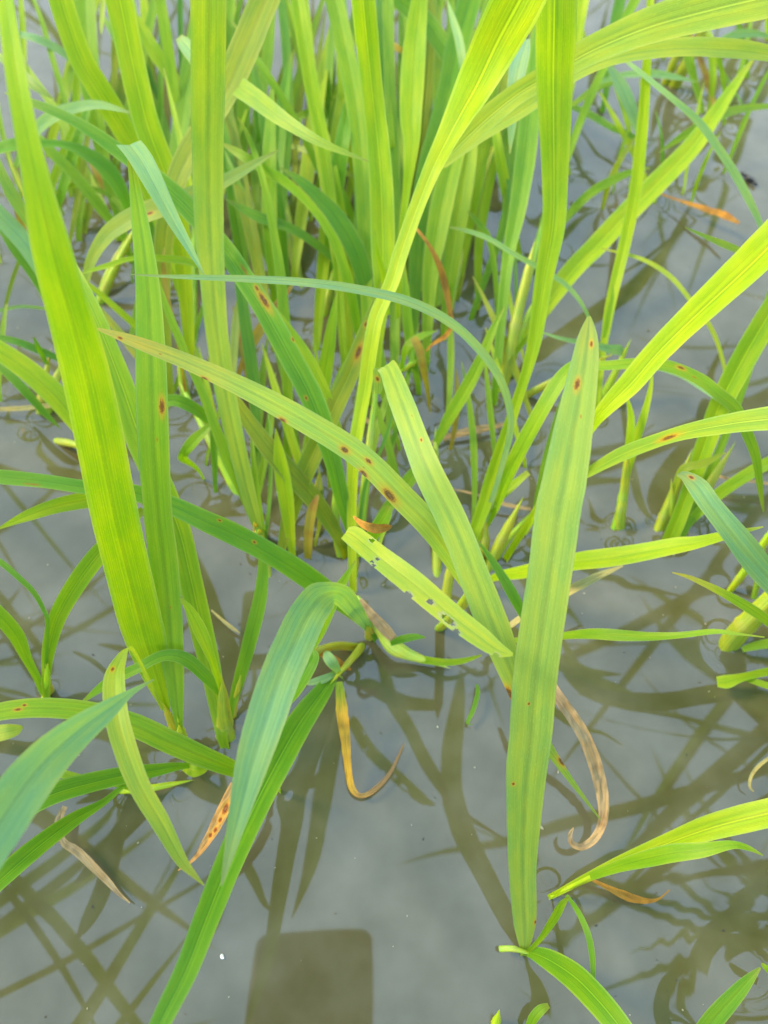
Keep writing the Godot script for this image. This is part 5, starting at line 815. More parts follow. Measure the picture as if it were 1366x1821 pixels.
		["leaf", "Y2", 131, [], [], [52,-120,-691,-7,3,0,60,20,-749,-8,4,0,81,61,-908,-12,6,0,97,102,-1072,-15,7,1,103,137,-1248,-16,7,1,101,171,-1430,-14,6,1,83,186,-1651,-10,4,1,56,200,-1881,-2,1,0]],
		["leaf", "M", 82, [], [], [190,-120,-171,-4,2,1,190,20,-226,-5,2,1,191,59,-317,-7,3,2,187,97,-409,-8,4,2,177,131,-506,-9,4,3,162,166,-605,-8,4,2,134,180,-729,-5,2,2,101,195,-856,-2,1,1]],
		["leaf", "M", 73, [], [], [265,-120,261,-8,1,0,270,20,206,-10,2,0,278,54,125,-14,2,0,287,89,44,-17,3,-1,297,120,-40,-18,3,-1,308,152,-126,-16,3,-1,313,165,-232,-11,2,0,320,179,-341,-2,0,0]],
	])
	plant("rice_plant", "rice plant with slim dark green leaves between centre clump and ribbed leaf", Vector3(-0.0385, 0, -0.2567), [
		["leaf", "B", 91, [], [], [47,-120,770,-19,3,-2,56,100,736,-24,3,-2,91,275,613,-30,4,-2,113,395,503,-30,4,-1,130,504,389,-20,3,0,146,600,277,-2,0,0]],
		["leaf", "M", 164, [], [], [-44,-120,759,-14,1,1,-47,50,710,-17,1,2,-60,210,484,-23,1,2,-78,342,318,-25,1,4,-107,480,132,-22,0,4,-144,583,-20,-17,0,5,-205,700,-220,-13,-1,4,-281,764,-401,-9,-1,4,-339,800,-488,-2,0,1]],
		["leaf", "B", 416, ["mid"], [], [164,-120,224,-12,0,2,156,50,172,-16,0,2,118,194,-76,-20,0,3,81,343,-317,-22,0,4,39,468,-509,-26,-1,5,0,579,-676,-29,-2,7,-35,649,-776,-33,-2,9,-94,789,-976,-33,-2,8,-152,911,-1206,-31,-2,7,-204,1000,-1408,-28,-2,6,-310,1155,-1784,-25,-1,6,-427,1298,-2161,-21,-1,5,-556,1427,-2539,-15,-1,3,-697,1541,-2918,-8,0,2,-852,1639,-3296,0,0,0]],
		["leaf", "DU", 262, [], [], [-211,-120,-194,-11,2,1,-213,30,-252,-14,3,1,-227,137,-613,-20,4,2,-235,232,-924,-28,6,3,-244,329,-1250,-26,5,3,-284,425,-1592,-25,4,5,-352,510,-1976,-23,3,5,-408,560,-2222,-16,2,4,-427,572,-2299,-14,1,4,-448,579,-2376,-12,1,3,-471,583,-2453,-8,1,2,-496,581,-2529,-4,0,1,-522,574,-2604,0,0,0]],
		["leaf", "M", 119, [], [], [105,150,-503,-16,-2,5,35,292,-654,-15,-3,6,-49,395,-763,-15,-4,7,-129,489,-880,-15,-4,9,-216,564,-979,-15,-5,9,-317,644,-1088,-16,-5,10,-409,693,-1206,-11,-4,7,-496,740,-1324,-3,-1,2]],
		["stem", "M", 0, [], [], [3,-120,-2,22,53,60,-252,20,105,150,-503,14]],
		["leaf", "M", 50, [], [], [234,200,-378,-12,-1,9,166,302,-450,-13,-1,10,108,403,-519,-14,-1,10,45,464,-595,-11,-2,9,-19,500,-671,-4,-1,3]],
		["stem", "Y2", 0, [], [], [30,-120,35,22,117,80,-189,20,234,200,-378,12]],
		["leaf", "DU", 109, [], [], [306,-120,-73,-7,-2,5,271,50,-113,-9,-2,6,111,178,-295,-14,-4,13,-34,258,-368,-10,-6,17,-152,306,-403,-6,-9,21,-275,346,-406,-7,-10,23,-371,364,-446,-8,-6,15,-454,380,-486,-1,-1,2]],
		["leaf", "M", 193, [], [], [-469,-120,-579,-15,7,3,-471,30,-634,-19,8,4,-480,153,-917,-30,13,7,-483,259,-1139,-33,15,7,-486,379,-1392,-33,15,6,-486,482,-1681,-30,15,4,-479,540,-1903,-28,15,3,-476,557,-1981,-25,13,3,-473,570,-2060,-21,11,2,-470,579,-2139,-15,8,2,-466,584,-2219,-8,4,1,-462,584,-2299,0,0,0]],
		["leaf", "D", 118, [], [], [-353,-120,-266,-15,4,6,-368,30,-317,-18,4,8,-423,140,-510,-32,8,12,-480,250,-746,-32,9,11,-530,320,-955,-24,7,8,-544,336,-1010,-22,6,7,-560,351,-1067,-18,5,6,-578,362,-1123,-13,4,4,-597,371,-1179,-7,2,2,-618,377,-1235,0,0,0]],
		["leaf", "M", 210, [], [], [-307,-120,-549,-12,-3,2,-320,30,-604,-14,-4,2,-392,135,-904,-24,-5,1,-415,276,-1313,-32,-5,-1,-400,368,-1626,-33,-5,-1,-411,435,-1943,-27,-4,0,-412,460,-2068,-24,-3,-1,-412,472,-2147,-22,-3,-1,-412,480,-2227,-18,-3,0,-412,484,-2307,-13,-2,0,-412,482,-2387,-7,-1,0,-413,475,-2466,0,0,0]],
		["leaf", "M", 179, [], [], [-17,-120,-615,-12,-3,0,-19,30,-672,-15,-4,-1,-34,150,-1054,-19,-4,-1,-28,257,-1380,-16,-4,-1,-44,331,-1672,-14,-4,0,-80,400,-2045,-10,-3,0,-85,405,-2085,-9,-3,0,-89,409,-2124,-7,-2,0,-94,409,-2164,-5,-1,0,-99,408,-2204,-3,-1,0,-105,403,-2243,0,0,0]],
		["leaf", "M", 43, [], [], [-364,160,-1296,-5,6,-12,-236,241,-1311,-8,9,-17,-113,299,-1332,-10,9,-15,3,340,-1403,-2,1,-2]],
		["stem", "Y2", 0, [], [], [-34,-120,-21,22,-182,64,-648,20,-364,160,-1296,11]],
		["leaf", "P2", 65, [], [], [-381,160,-1187,1,5,-6,-245,230,-1119,3,7,-8,-81,280,-986,7,8,-10,41,258,-914,7,9,-12,158,220,-896,2,3,-5]],
		["stem", "Y2", 0, [], [], [23,-120,32,22,-191,64,-594,20,-381,160,-1187,11]],
		["leaf", "M", 213, ["mid"], [], [-110,-120,-761,-8,2,0,-100,20,-813,-10,3,0,-57,146,-1035,-14,4,0,-16,272,-1259,-18,5,0,17,367,-1532,-20,6,0,47,462,-1819,-18,5,0,68,502,-2228,-12,3,0,87,543,-2679,-2,1,0]],
		["leaf", "B", 124, [], [], [-428,-120,-1112,-13,2,2,-428,20,-1163,-16,3,2,-428,100,-1290,-22,4,3,-429,180,-1417,-29,6,4,-435,244,-1569,-32,6,4,-442,307,-1725,-29,6,3,-462,334,-1947,-20,4,2,-483,361,-2181,-3,1,0]],
		["leaf", "Y2", 161, [], [], [-185,-120,-735,-9,-1,-1,-181,20,-792,-11,-2,-1,-170,90,-978,-15,-2,-2,-158,159,-1168,-20,-3,-2,-149,215,-1384,-23,-4,-2,-140,270,-1609,-20,-3,-1,-138,294,-1899,-14,-2,0,-135,318,-2209,-3,0,0]],
		["leaf", "B", 236, [], [], [-373,-120,-559,-8,4,0,-367,20,-617,-10,5,0,-338,86,-893,-15,7,0,-304,153,-1184,-20,10,0,-268,207,-1512,-22,11,-1,-225,262,-1864,-20,11,-1,-183,286,-2301,-14,8,-1,-132,309,-2785,-2,1,0]],
		["leaf", "M", 133, [], [], [-450,-120,-1294,-9,2,6,-466,20,-1330,-11,2,8,-510,144,-1430,-15,3,11,-557,270,-1520,-20,4,14,-618,366,-1650,-22,5,15,-682,463,-1777,-20,5,11,-777,506,-2003,-14,4,7,-881,548,-2243,-2,1,1]],
		["leaf", "D", 129, ["mid"], [], [-207,-120,-253,-7,-2,2,-228,20,-302,-8,-2,2,-284,95,-433,-12,-3,3,-347,171,-562,-15,-5,5,-422,233,-708,-16,-6,6,-505,296,-855,-14,-6,6,-610,325,-1049,-9,-4,5,-728,353,-1256,-2,-1,1]],
		["leaf", "M", 102, [], [], [14,-120,-1208,-11,1,10,-7,20,-1233,-13,1,13,-53,133,-1289,-19,1,18,-93,245,-1341,-26,3,19,-132,330,-1428,-29,6,17,-165,413,-1516,-26,7,11,-205,449,-1684,-18,5,5,-242,485,-1859,-3,1,1]],
		["leaf", "D", 92, [], [], [-390,-120,-1030,-9,0,0,-390,20,-1055,-11,0,0,-389,129,-1107,-15,0,0,-390,237,-1151,-19,0,1,-400,321,-1227,-21,-1,2,-412,404,-1298,-18,-1,3,-442,440,-1444,-12,-1,2,-476,476,-1595,-2,0,0]],
		["leaf", "B", 172, [], [], [203,-120,-711,-12,-1,3,189,20,-757,-15,-1,3,138,151,-921,-21,-2,5,94,282,-1082,-28,-2,5,53,380,-1287,-31,-2,5,19,477,-1498,-27,-1,3,-18,519,-1818,-19,0,2,-51,561,-2163,-3,0,0]],
		["leaf", "D", 135, [], [], [-158,-120,-259,-13,4,7,-166,20,-298,-16,5,8,-190,155,-417,-22,6,12,-215,290,-527,-30,9,15,-249,392,-671,-33,11,16,-285,494,-812,-29,11,11,-340,538,-1040,-21,8,7,-401,582,-1281,-3,1,1]],
		["leaf", "B", 241, [], [], [-4,-120,-898,-7,1,3,-18,20,-949,-9,2,3,-82,161,-1190,-13,2,5,-154,303,-1429,-17,3,6,-244,411,-1726,-19,3,7,-345,518,-2035,-17,3,6,-481,566,-2490,-12,2,4,-641,613,-2998,-3,0,1]],
		["leaf", "Y2", 346, [], [], [-197,-120,-613,-9,-2,0,-198,20,-671,-12,-2,0,-206,106,-1052,-17,-3,0,-220,192,-1462,-23,-4,0,-246,258,-1940,-26,-5,1,-281,325,-2469,-24,-5,1,-339,354,-3151,-17,-4,1,-411,383,-3940,-3,-1,0]],
		["leaf", "D", 121, ["mid"], [], [32,-120,-295,-16,0,-1,36,20,-320,-20,0,-2,45,183,-395,-28,1,-3,60,347,-455,-36,1,-4,74,470,-554,-39,2,-5,93,592,-645,-34,1,-3,107,646,-833,-23,1,-2,126,699,-1030,-4,0,0]],
		["leaf", "B", 255, [], [], [78,-120,-187,-5,0,1,70,20,-239,-6,0,1,27,172,-506,-9,0,1,-17,323,-773,-12,0,2,-70,436,-1098,-13,0,2,-127,550,-1440,-12,0,2,-206,598,-1931,-8,0,1,-296,647,-2486,-2,0,0]],
		["leaf", "B", 183, [], [], [198,-120,189,-15,-2,2,188,20,139,-18,-3,2,149,144,-58,-26,-4,3,105,269,-252,-35,-6,5,53,364,-481,-38,-7,6,-5,459,-714,-34,-7,7,-80,500,-1036,-23,-5,5,-166,541,-1386,-4,-1,1]],
		["leaf", "M", 128, [], [], [-207,-120,-145,-15,-2,0,-212,20,-180,-19,-2,-1,-227,162,-286,-26,-3,-1,-234,303,-382,-34,-4,-2,-245,409,-513,-37,-5,-2,-249,515,-640,-33,-5,0,-266,561,-854,-23,-3,1,-278,606,-1078,-4,-1,0]],
		["leaf", "B", 396, ["mid"], [], [-283,-120,-960,-7,0,0,-285,20,-1019,-9,0,0,-298,106,-1444,-13,-1,0,-317,193,-1907,-18,-1,1,-349,260,-2451,-21,-1,1,-390,328,-3064,-20,-1,1,-456,356,-3860,-14,-1,1,-539,385,-4797,-3,0,0]],
		["leaf", "B", 246, [], [], [16,-120,136,-15,3,1,16,20,79,-18,4,1,16,121,-201,-26,6,2,21,222,-493,-36,8,2,27,299,-828,-40,10,1,39,377,-1189,-36,9,0,50,411,-1654,-26,7,0,67,445,-2178,-4,1,0]],
		["leaf", "D", 233, [], [], [-33,-120,-841,-9,-3,-1,-35,20,-893,-11,-3,-1,-48,160,-1132,-15,-4,-2,-52,299,-1370,-20,-6,-3,-53,405,-1668,-23,-7,-2,-47,510,-1981,-21,-6,-1,-44,556,-2440,-15,-4,-1,-32,601,-2954,-3,-1,0]],
		["leaf", "Y2", 276, [], [], [-167,-120,150,-14,0,4,-183,20,94,-17,0,5,-271,113,-210,-25,0,8,-365,206,-529,-34,1,10,-474,278,-896,-39,1,12,-593,350,-1292,-36,0,11,-743,381,-1797,-25,0,8,-914,412,-2368,-4,0,1]],
		["leaf", "D", 143, ["mid"], [], [-251,-120,-335,-16,0,1,-253,20,-383,-20,0,1,-260,128,-529,-28,1,1,-261,235,-673,-37,1,1,-262,318,-847,-41,2,0,-256,401,-1024,-36,2,0,-257,437,-1279,-25,2,0,-252,472,-1550,-4,0,0]],
		["leaf", "B", 184, [], [], [-140,-120,-311,-15,-4,-2,-137,20,-366,-19,-5,-3,-127,109,-576,-28,-7,-4,-116,198,-790,-37,-10,-5,-106,268,-1037,-42,-11,-5,-94,337,-1295,-38,-10,-3,-88,367,-1632,-27,-7,-1,-80,397,-1998,-4,-1,0]],
		["leaf", "B", 123, [], [], [192,-120,-121,-9,-1,1,183,20,-155,-11,-1,1,157,160,-254,-16,-2,2,128,300,-342,-20,-3,3,92,406,-461,-22,-4,4,54,512,-575,-19,-4,4,2,559,-770,-13,-3,3,-56,604,-975,-2,0,0]],
		["leaf", "B", 340, ["mid"], [], [66,-120,-600,-10,2,0,72,20,-659,-12,2,-1,105,103,-1033,-18,3,-1,146,186,-1435,-24,5,-2,195,252,-1903,-27,6,-2,254,318,-2422,-25,6,-2,325,347,-3087,-18,4,-2,414,376,-3858,-3,1,0]],
		["leaf", "B", 94, [], [], [116,-120,1016,-8,0,3,93,20,966,-10,-1,4,47,71,864,-14,-1,6,2,122,762,-17,-1,7,-45,164,653,-18,-1,7,-92,206,542,-16,-1,6,-143,224,409,-11,-1,4,-196,243,273,-2,0,1]],
		["leaf", "Y2", 48, [], [], [101,-120,1181,-5,-1,-2,111,20,1133,-6,-1,-2,121,52,1088,-8,-2,-3,126,84,1044,-10,-2,-2,127,113,998,-11,-3,-2,124,142,953,-10,-3,0,116,154,898,-6,-2,1,104,167,842,-2,-1,0]],
		["leaf", "B", 88, [], [], [153,-120,900,-5,2,2,145,20,844,-7,3,2,131,60,742,-9,4,3,115,100,639,-12,4,4,96,136,530,-13,5,4,74,171,421,-11,4,3,46,186,292,-8,3,2,16,202,159,-2,1,1]],
		["leaf", "M", 96, [], [], [30,-120,871,-5,1,1,19,20,815,-6,1,2,-2,56,702,-9,2,3,-30,92,588,-11,2,4,-64,125,469,-12,2,4,-106,158,349,-10,2,4,-158,173,210,-7,1,3,-218,187,67,-2,0,1]],
		["leaf", "B", 63, [], [], [66,-120,684,-7,3,0,77,20,637,-8,3,1,91,65,578,-11,5,1,108,111,520,-14,6,0,128,151,457,-15,7,-1,152,191,395,-12,6,-2,178,210,314,-8,5,-2,208,228,231,-2,1,0]],
		["leaf", "M", 70, [], [], [12,-120,919,-7,-1,-1,16,20,862,-8,-2,-1,20,46,782,-11,-2,-2,30,73,701,-14,-3,-3,43,98,618,-15,-3,-4,62,124,533,-14,-2,-4,84,136,437,-9,-1,-2,111,148,337,-2,0,-1]],
	])
	plant("rice_plant", "rice plant with crowded upright leaves directly behind the glowing leaf", Vector3(0.0189, 0, -0.2541), [
		["leaf", "B", 390, [], [], [-172,-120,165,-11,-1,-1,-173,50,127,-13,-2,-2,-185,416,-177,-15,-2,-2,-175,583,-343,-17,-2,-3,-168,667,-420,-24,-3,-4,-165,740,-508,-36,-6,-3,-175,807,-604,-48,-8,-3,-177,930,-808,-51,-8,-5,-168,1050,-1019,-36,-5,-4,-165,1150,-1178,-24,-4,-3,-158,1360,-1519,-22,-3,-2,-150,1566,-1861,-18,-3,-2,-141,1768,-2207,-13,-2,-1,-132,1965,-2554,-7,-1,-1,-121,2158,-2904,0,0,0]],
		["leaf", "M", 445, [], [], [-169,-120,382,-14,-5,-1,-172,50,327,-18,-6,-2,-211,313,-290,-26,-10,-2,-240,468,-683,-31,-12,-1,-283,602,-1131,-27,-11,-1,-322,743,-1608,-28,-11,-1,-339,800,-1811,-25,-10,-1,-376,892,-2199,-23,-9,-1,-416,967,-2590,-19,-7,0,-461,1023,-2983,-13,-5,0,-509,1057,-3379,-7,-3,0,-562,1069,-3775,0,0,0]],
		["leaf", "D", 423, [], [], [-98,-120,35,-15,3,2,-99,50,-18,-19,3,2,-108,274,-457,-41,8,3,-85,406,-739,-46,11,-1,-39,495,-940,-50,15,-4,5,583,-1168,-54,14,-3,40,680,-1411,-57,16,-4,85,766,-1607,-54,16,-5,119,840,-1778,-49,14,-4,202,992,-2161,-45,13,-3,293,1132,-2546,-37,10,-3,393,1259,-2934,-26,7,-2,503,1371,-3323,-14,4,-1,625,1466,-3714,0,0,0]],
		["leaf", "M", 158, ["mid"], [], [-33,-120,170,-15,-3,-1,-34,50,116,-18,-3,-2,-36,219,-220,-36,-6,-4,-21,309,-386,-48,-6,-9,7,407,-583,-53,-6,-12,45,487,-766,-47,-4,-13,101,560,-965,-35,-3,-10,143,620,-1144,-14,-1,-4]],
		["leaf", "M", 164, ["mid"], [], [46,-120,-20,-13,-4,-2,50,40,-75,-16,-5,-3,68,179,-385,-40,-11,-8,89,273,-596,-49,-13,-11,114,366,-811,-49,-13,-10,126,447,-1003,-41,-11,-8,153,510,-1231,-28,-7,-6,183,560,-1440,-6,-1,-1]],
		["leaf", "D", 145, [], [], [275,300,-1139,-13,-5,6,172,421,-1278,-31,-12,14,75,497,-1412,-37,-17,18,-20,558,-1548,-39,-19,21,-130,611,-1684,-35,-23,26,-253,649,-1775,-29,-24,28,-362,680,-1865,-26,-20,24,-426,693,-1911,-23,-19,22,-493,702,-1953,-19,-15,18,-564,707,-1990,-14,-11,13,-637,706,-2022,-7,-6,7,-713,701,-2049,0,0,0]],
		["stem", "Y2", 0, [], [], [33,-120,26,22,137,120,-569,20,275,300,-1139,12]],
		["leaf", "M", 317, [], [], [42,150,-1002,-26,-4,-9,97,435,-1296,-43,-7,-15,142,543,-1466,-49,-8,-18,191,621,-1637,-50,-8,-15,232,665,-1824,-45,-8,-12,271,700,-1979,-42,-7,-12,377,768,-2359,-39,-6,-11,492,817,-2739,-32,-5,-9,617,843,-3118,-23,-4,-7,753,846,-3494,-12,-2,-3,899,823,-3865,0,0,0]],
		["stem", "M", 0, [], [], [34,-120,6,22,21,60,-501,20,42,150,-1002,22]],
		["leaf", "U", 53, [], [], [78,640,-1037,-12,-4,-1,59,728,-1115,-18,-7,-1,32,781,-1228,-18,-9,1,1,806,-1345,-13,-8,2,-31,820,-1498,-2,-1,0]],
		["leaf", "M", 72, [], [], [-47,-120,321,-10,-4,0,-63,40,278,-12,-5,0,-97,123,184,-20,-7,0,-134,237,54,-22,-8,-1,-149,312,-43,-17,-6,-1,-167,380,-147,-7,-3,0]],
		["leaf", "OY", 39, [], [], [-109,360,265,14,6,-6,-83,347,314,18,5,-5,-61,298,363,16,3,-4,-33,190,396,10,2,0,-8,50,426,3,0,0]],
		["leaf", "O", 64, [], [], [-137,600,-139,5,2,-3,-87,600,-64,6,2,-4,-26,535,-7,10,2,-7,18,433,32,14,2,-6,47,346,93,11,1,-3,56,305,137,10,-1,1,35,272,167,7,-3,7,-16,240,188,4,-2,5,-47,220,215,3,-1,2]],
		["leaf", "M", 27, [], [], [-147,200,318,-7,0,-3,-136,306,282,-12,-1,-12,-84,340,245,-9,0,-18,-7,360,219,-1,0,-3]],
		["stem", "M", 0, [], [], [35,-120,11,22,-73,80,159,20,-147,200,318,11]],
		["leaf", "M", 234, [], [], [-211,-120,-345,-14,-4,-1,-210,30,-404,-17,-5,-2,-200,144,-855,-26,-9,-2,-216,248,-1263,-30,-10,-1,-232,345,-1714,-28,-10,-1,-246,420,-2136,-26,-9,-1,-249,430,-2215,-23,-8,-1,-253,436,-2295,-19,-7,-1,-256,437,-2375,-14,-5,0,-260,433,-2455,-7,-2,0,-264,423,-2534,0,0,0]],
		["leaf", "OY", 26, [], [], [-372,400,-1903,5,7,-5,-321,417,-1822,10,13,-9,-256,420,-1753,7,11,-9,-193,400,-1741,2,3,-3]],
		["leaf", "M", 173, [], [], [-108,-120,-1063,-12,-4,-2,-104,50,-1119,-15,-5,-3,-80,202,-1543,-22,-7,-4,-57,300,-1863,-26,-8,-4,-48,364,-2147,-23,-8,-2,-41,400,-2317,-20,-7,-2,-39,410,-2376,-18,-6,-2,-36,417,-2436,-15,-5,-2,-33,420,-2496,-11,-3,-1,-29,420,-2555,-6,-2,-1,-25,416,-2615,0,0,0]],
		["leaf", "B", 87, ["mid"], [], [-241,-120,-729,-10,0,3,-242,20,-732,-12,0,4,-245,160,-739,-17,0,5,-249,299,-735,-22,0,7,-254,404,-768,-23,1,8,-260,509,-793,-20,3,6,-268,554,-900,-14,3,2,-277,599,-1009,-2,0,0]],
		["leaf", "D", 120, ["mid"], [], [-136,-120,-419,-11,-2,3,-152,20,-469,-14,-2,3,-193,93,-594,-19,-3,5,-235,167,-719,-25,-4,6,-280,226,-862,-28,-5,7,-327,285,-1007,-25,-4,6,-379,311,-1203,-17,-3,4,-436,336,-1409,-3,0,1]],
		["leaf", "D", 172, [], [], [-232,-120,-429,-12,-3,2,-245,20,-484,-15,-3,3,-293,90,-681,-22,-5,3,-337,160,-886,-29,-6,4,-377,215,-1116,-33,-6,4,-412,270,-1358,-30,-5,3,-445,294,-1664,-20,-3,2,-475,318,-1993,-3,0,0]],
		["leaf", "B", 105, ["mid"], [], [458,-120,-602,-11,-2,4,438,20,-634,-13,-2,5,389,132,-709,-19,-3,7,343,244,-778,-25,-4,8,305,329,-877,-27,-4,7,270,414,-975,-24,-3,4,246,450,-1143,-16,-2,2,225,486,-1318,-2,0,0]],
		["leaf", "M", 164, [], [], [406,-120,-960,-14,4,0,417,20,-1009,-18,5,0,453,126,-1176,-25,8,-1,488,231,-1341,-33,10,-2,530,312,-1544,-36,12,-3,572,393,-1752,-32,11,-4,631,428,-2054,-22,8,-3,694,462,-2377,-3,1,-1]],
		["leaf", "M", 229, [], [], [-205,-120,-1221,-6,0,-2,-191,20,-1276,-8,0,-2,-126,106,-1530,-12,-1,-3,-63,192,-1795,-15,-1,-4,0,259,-2103,-17,-1,-4,62,325,-2432,-16,-1,-3,130,353,-2864,-11,-1,-2,199,381,-3338,-3,0,0]],
		["leaf", "M", 165, [], [], [466,-120,-1466,-15,-4,-4,467,20,-1513,-19,-6,-5,472,139,-1668,-27,-7,-7,485,259,-1817,-35,-10,-10,515,351,-2013,-39,-10,-12,553,444,-2212,-35,-9,-10,619,486,-2524,-25,-6,-6,700,526,-2863,-4,-1,-1]],
		["leaf", "D", 89, ["mid"], [], [-306,-120,-973,-13,-3,3,-320,20,-975,-16,-4,4,-352,157,-980,-22,-5,5,-377,293,-977,-29,-5,6,-397,394,-1013,-31,-2,10,-411,494,-1046,-27,-1,4,-425,537,-1162,-19,0,2,-434,580,-1282,-3,0,0]],
		["leaf", "B", 179, [], [], [-193,-120,-1540,-9,-1,-2,-188,20,-1587,-11,-1,-2,-168,151,-1755,-16,-2,-3,-154,280,-1919,-21,-3,-3,-147,378,-2137,-23,-4,-2,-146,475,-2360,-20,-4,-1,-150,517,-2712,-14,-3,0,-161,559,-3091,-3,-1,0]],
		["leaf", "Y2", 125, [], [], [-339,-120,-821,-15,-3,-3,-331,20,-877,-18,-4,-4,-310,74,-1020,-26,-5,-6,-284,129,-1165,-35,-6,-9,-254,175,-1325,-39,-7,-10,-218,221,-1491,-35,-6,-8,-176,241,-1702,-24,-4,-5,-128,262,-1926,-4,-1,-1]],
		["leaf", "M", 200, [], [], [153,-120,-979,-7,-2,-1,157,20,-1037,-8,-2,-1,172,86,-1272,-12,-3,-2,185,152,-1517,-16,-5,-2,200,205,-1793,-18,-5,-2,214,258,-2084,-16,-5,-1,232,281,-2452,-11,-3,-1,249,304,-2851,-3,-1,0]],
		["leaf", "B", 124, ["mid"], [], [437,-120,-1251,-8,-4,-1,426,20,-1300,-10,-5,-1,397,100,-1423,-15,-7,-1,376,179,-1547,-19,-9,-2,367,241,-1697,-21,-9,-3,367,304,-1851,-19,-8,-3,383,331,-2074,-13,-5,-2,409,358,-2308,-2,-1,0]],
		["leaf", "M", 143, [], [], [-114,-120,-1507,-8,-2,0,-116,20,-1564,-10,-2,-1,-120,75,-1727,-14,-3,-1,-113,131,-1894,-19,-4,-2,-94,177,-2082,-21,-3,-4,-64,224,-2277,-19,-2,-4,-20,246,-2528,-13,-1,-3,38,267,-2796,-3,0,-1]],
		["leaf", "M", 239, [], [], [293,-120,-1305,-11,-2,-1,292,20,-1362,-14,-3,-1,286,113,-1629,-20,-5,-1,271,207,-1906,-27,-7,0,250,280,-2231,-30,-8,1,219,352,-2577,-27,-8,1,184,384,-3038,-18,-6,1,135,416,-3548,-3,-1,0]],
		["leaf", "D", 202, [], [], [15,-120,-1558,-15,-3,0,9,20,-1610,-19,-4,0,-14,137,-1815,-27,-6,0,-39,253,-2020,-35,-8,1,-65,342,-2279,-39,-9,1,-94,431,-2547,-34,-8,1,-125,469,-2943,-24,-6,1,-160,507,-3375,-4,-1,0]],
		["leaf", "B", 86, [], [], [-35,-120,-1062,-15,1,2,-33,20,-1063,-18,1,2,-28,151,-1064,-25,2,3,-16,283,-1053,-32,4,2,4,387,-1075,-34,8,1,31,491,-1092,-28,8,-6,69,541,-1187,-18,7,-4,116,588,-1290,-3,1,-1]],
		["leaf", "Y2", 207, [], [], [-182,-120,-1416,-16,-2,-2,-180,20,-1471,-20,-3,-2,-172,120,-1693,-28,-4,-3,-156,219,-1920,-38,-4,-4,-132,297,-2193,-42,-4,-5,-100,375,-2481,-38,-3,-5,-55,409,-2880,-26,-2,-3,1,443,-3319,-4,0,-1]],
		["leaf", "M", 192, [], [], [379,-120,-976,-16,-1,0,376,20,-1029,-20,-2,0,366,129,-1234,-29,-3,0,355,238,-1440,-38,-3,0,347,322,-1690,-42,-4,0,338,405,-1950,-37,-4,0,339,441,-2317,-26,-3,0,338,477,-2716,-4,0,0]],
		["leaf", "B", 135, [], [], [74,-120,-581,-6,-1,-1,71,20,-630,-7,-2,-1,63,117,-769,-10,-3,-1,56,213,-906,-13,-4,-2,53,288,-1072,-15,-4,-2,50,362,-1240,-13,-4,-1,53,394,-1481,-9,-3,0,57,426,-1735,-2,-1,0]],
		["leaf", "M", 252, ["mid"], [], [327,-120,-1229,-8,-2,1,316,20,-1284,-10,-3,1,262,125,-1556,-14,-4,1,206,230,-1836,-18,-5,2,152,311,-2172,-20,-6,2,95,392,-2530,-18,-5,2,39,426,-3019,-13,-4,1,-24,461,-3564,-3,-1,0]],
		["leaf", "M", 237, [], [], [-119,-120,-816,-16,-6,-1,-120,20,-873,-20,-8,-2,-127,99,-1147,-29,-12,-2,-140,178,-1434,-39,-16,-2,-158,241,-1762,-43,-19,-1,-183,303,-2113,-39,-18,1,-215,330,-2561,-27,-13,1,-257,357,-3055,-4,-2,0]],
		["leaf", "Y2", 236, [], [], [102,-120,-270,-13,-2,-3,110,20,-326,-17,-3,-4,150,118,-591,-24,-4,-5,194,216,-866,-33,-5,-7,246,292,-1184,-37,-6,-8,303,368,-1522,-34,-5,-6,377,401,-1965,-24,-4,-4,462,434,-2458,-4,-1,-1]],
		["leaf", "M", 190, ["mid"], [], [115,-120,-1075,-9,-4,-1,107,20,-1121,-12,-5,-2,77,164,-1300,-16,-6,-3,51,309,-1473,-21,-9,-3,32,417,-1702,-24,-10,-3,17,525,-1935,-21,-9,-2,11,571,-2305,-15,-7,-1,10,617,-2709,-2,-1,0]],
		["leaf", "Y2", 235, ["mid"], [], [-141,-120,-853,-13,2,0,-136,20,-903,-16,3,0,-116,177,-1138,-23,4,1,-103,333,-1370,-30,5,1,-97,449,-1665,-33,5,2,-97,565,-1972,-30,5,1,-103,614,-2439,-21,3,1,-118,664,-2961,-3,0,0]],
		["leaf", "D", 267, [], [], [-284,-120,-511,-7,0,1,-296,20,-562,-9,0,2,-361,174,-835,-12,0,3,-423,328,-1109,-16,-1,3,-490,442,-1447,-18,-1,3,-558,557,-1806,-17,0,3,-640,606,-2330,-12,0,2,-732,655,-2926,-2,0,0]],
		["leaf", "M", 158, ["mid"], [], [-220,-120,-304,-12,-4,1,-234,20,-349,-15,-4,1,-282,143,-506,-22,-6,2,-324,265,-660,-29,-8,2,-363,358,-849,-32,-9,2,-397,450,-1042,-29,-8,2,-432,489,-1325,-20,-6,2,-464,529,-1627,-3,-1,0]],
		["leaf", "Y2", 141, ["mid"], [], [-114,-120,-439,-7,-1,2,-130,20,-476,-9,-1,2,-178,162,-593,-12,-2,3,-231,306,-698,-16,-2,5,-291,415,-839,-17,-3,5,-358,524,-974,-15,-3,5,-436,574,-1203,-10,-2,3,-526,622,-1445,-2,0,1]],
		["leaf", "B", 215, ["mid"], [], [-11,-120,-179,-16,5,2,-10,20,-235,-20,6,2,-9,122,-479,-29,8,3,-11,223,-729,-38,11,4,-15,301,-1019,-43,13,4,-24,379,-1324,-39,11,3,-34,413,-1727,-28,8,1,-48,446,-2169,-4,1,0]],
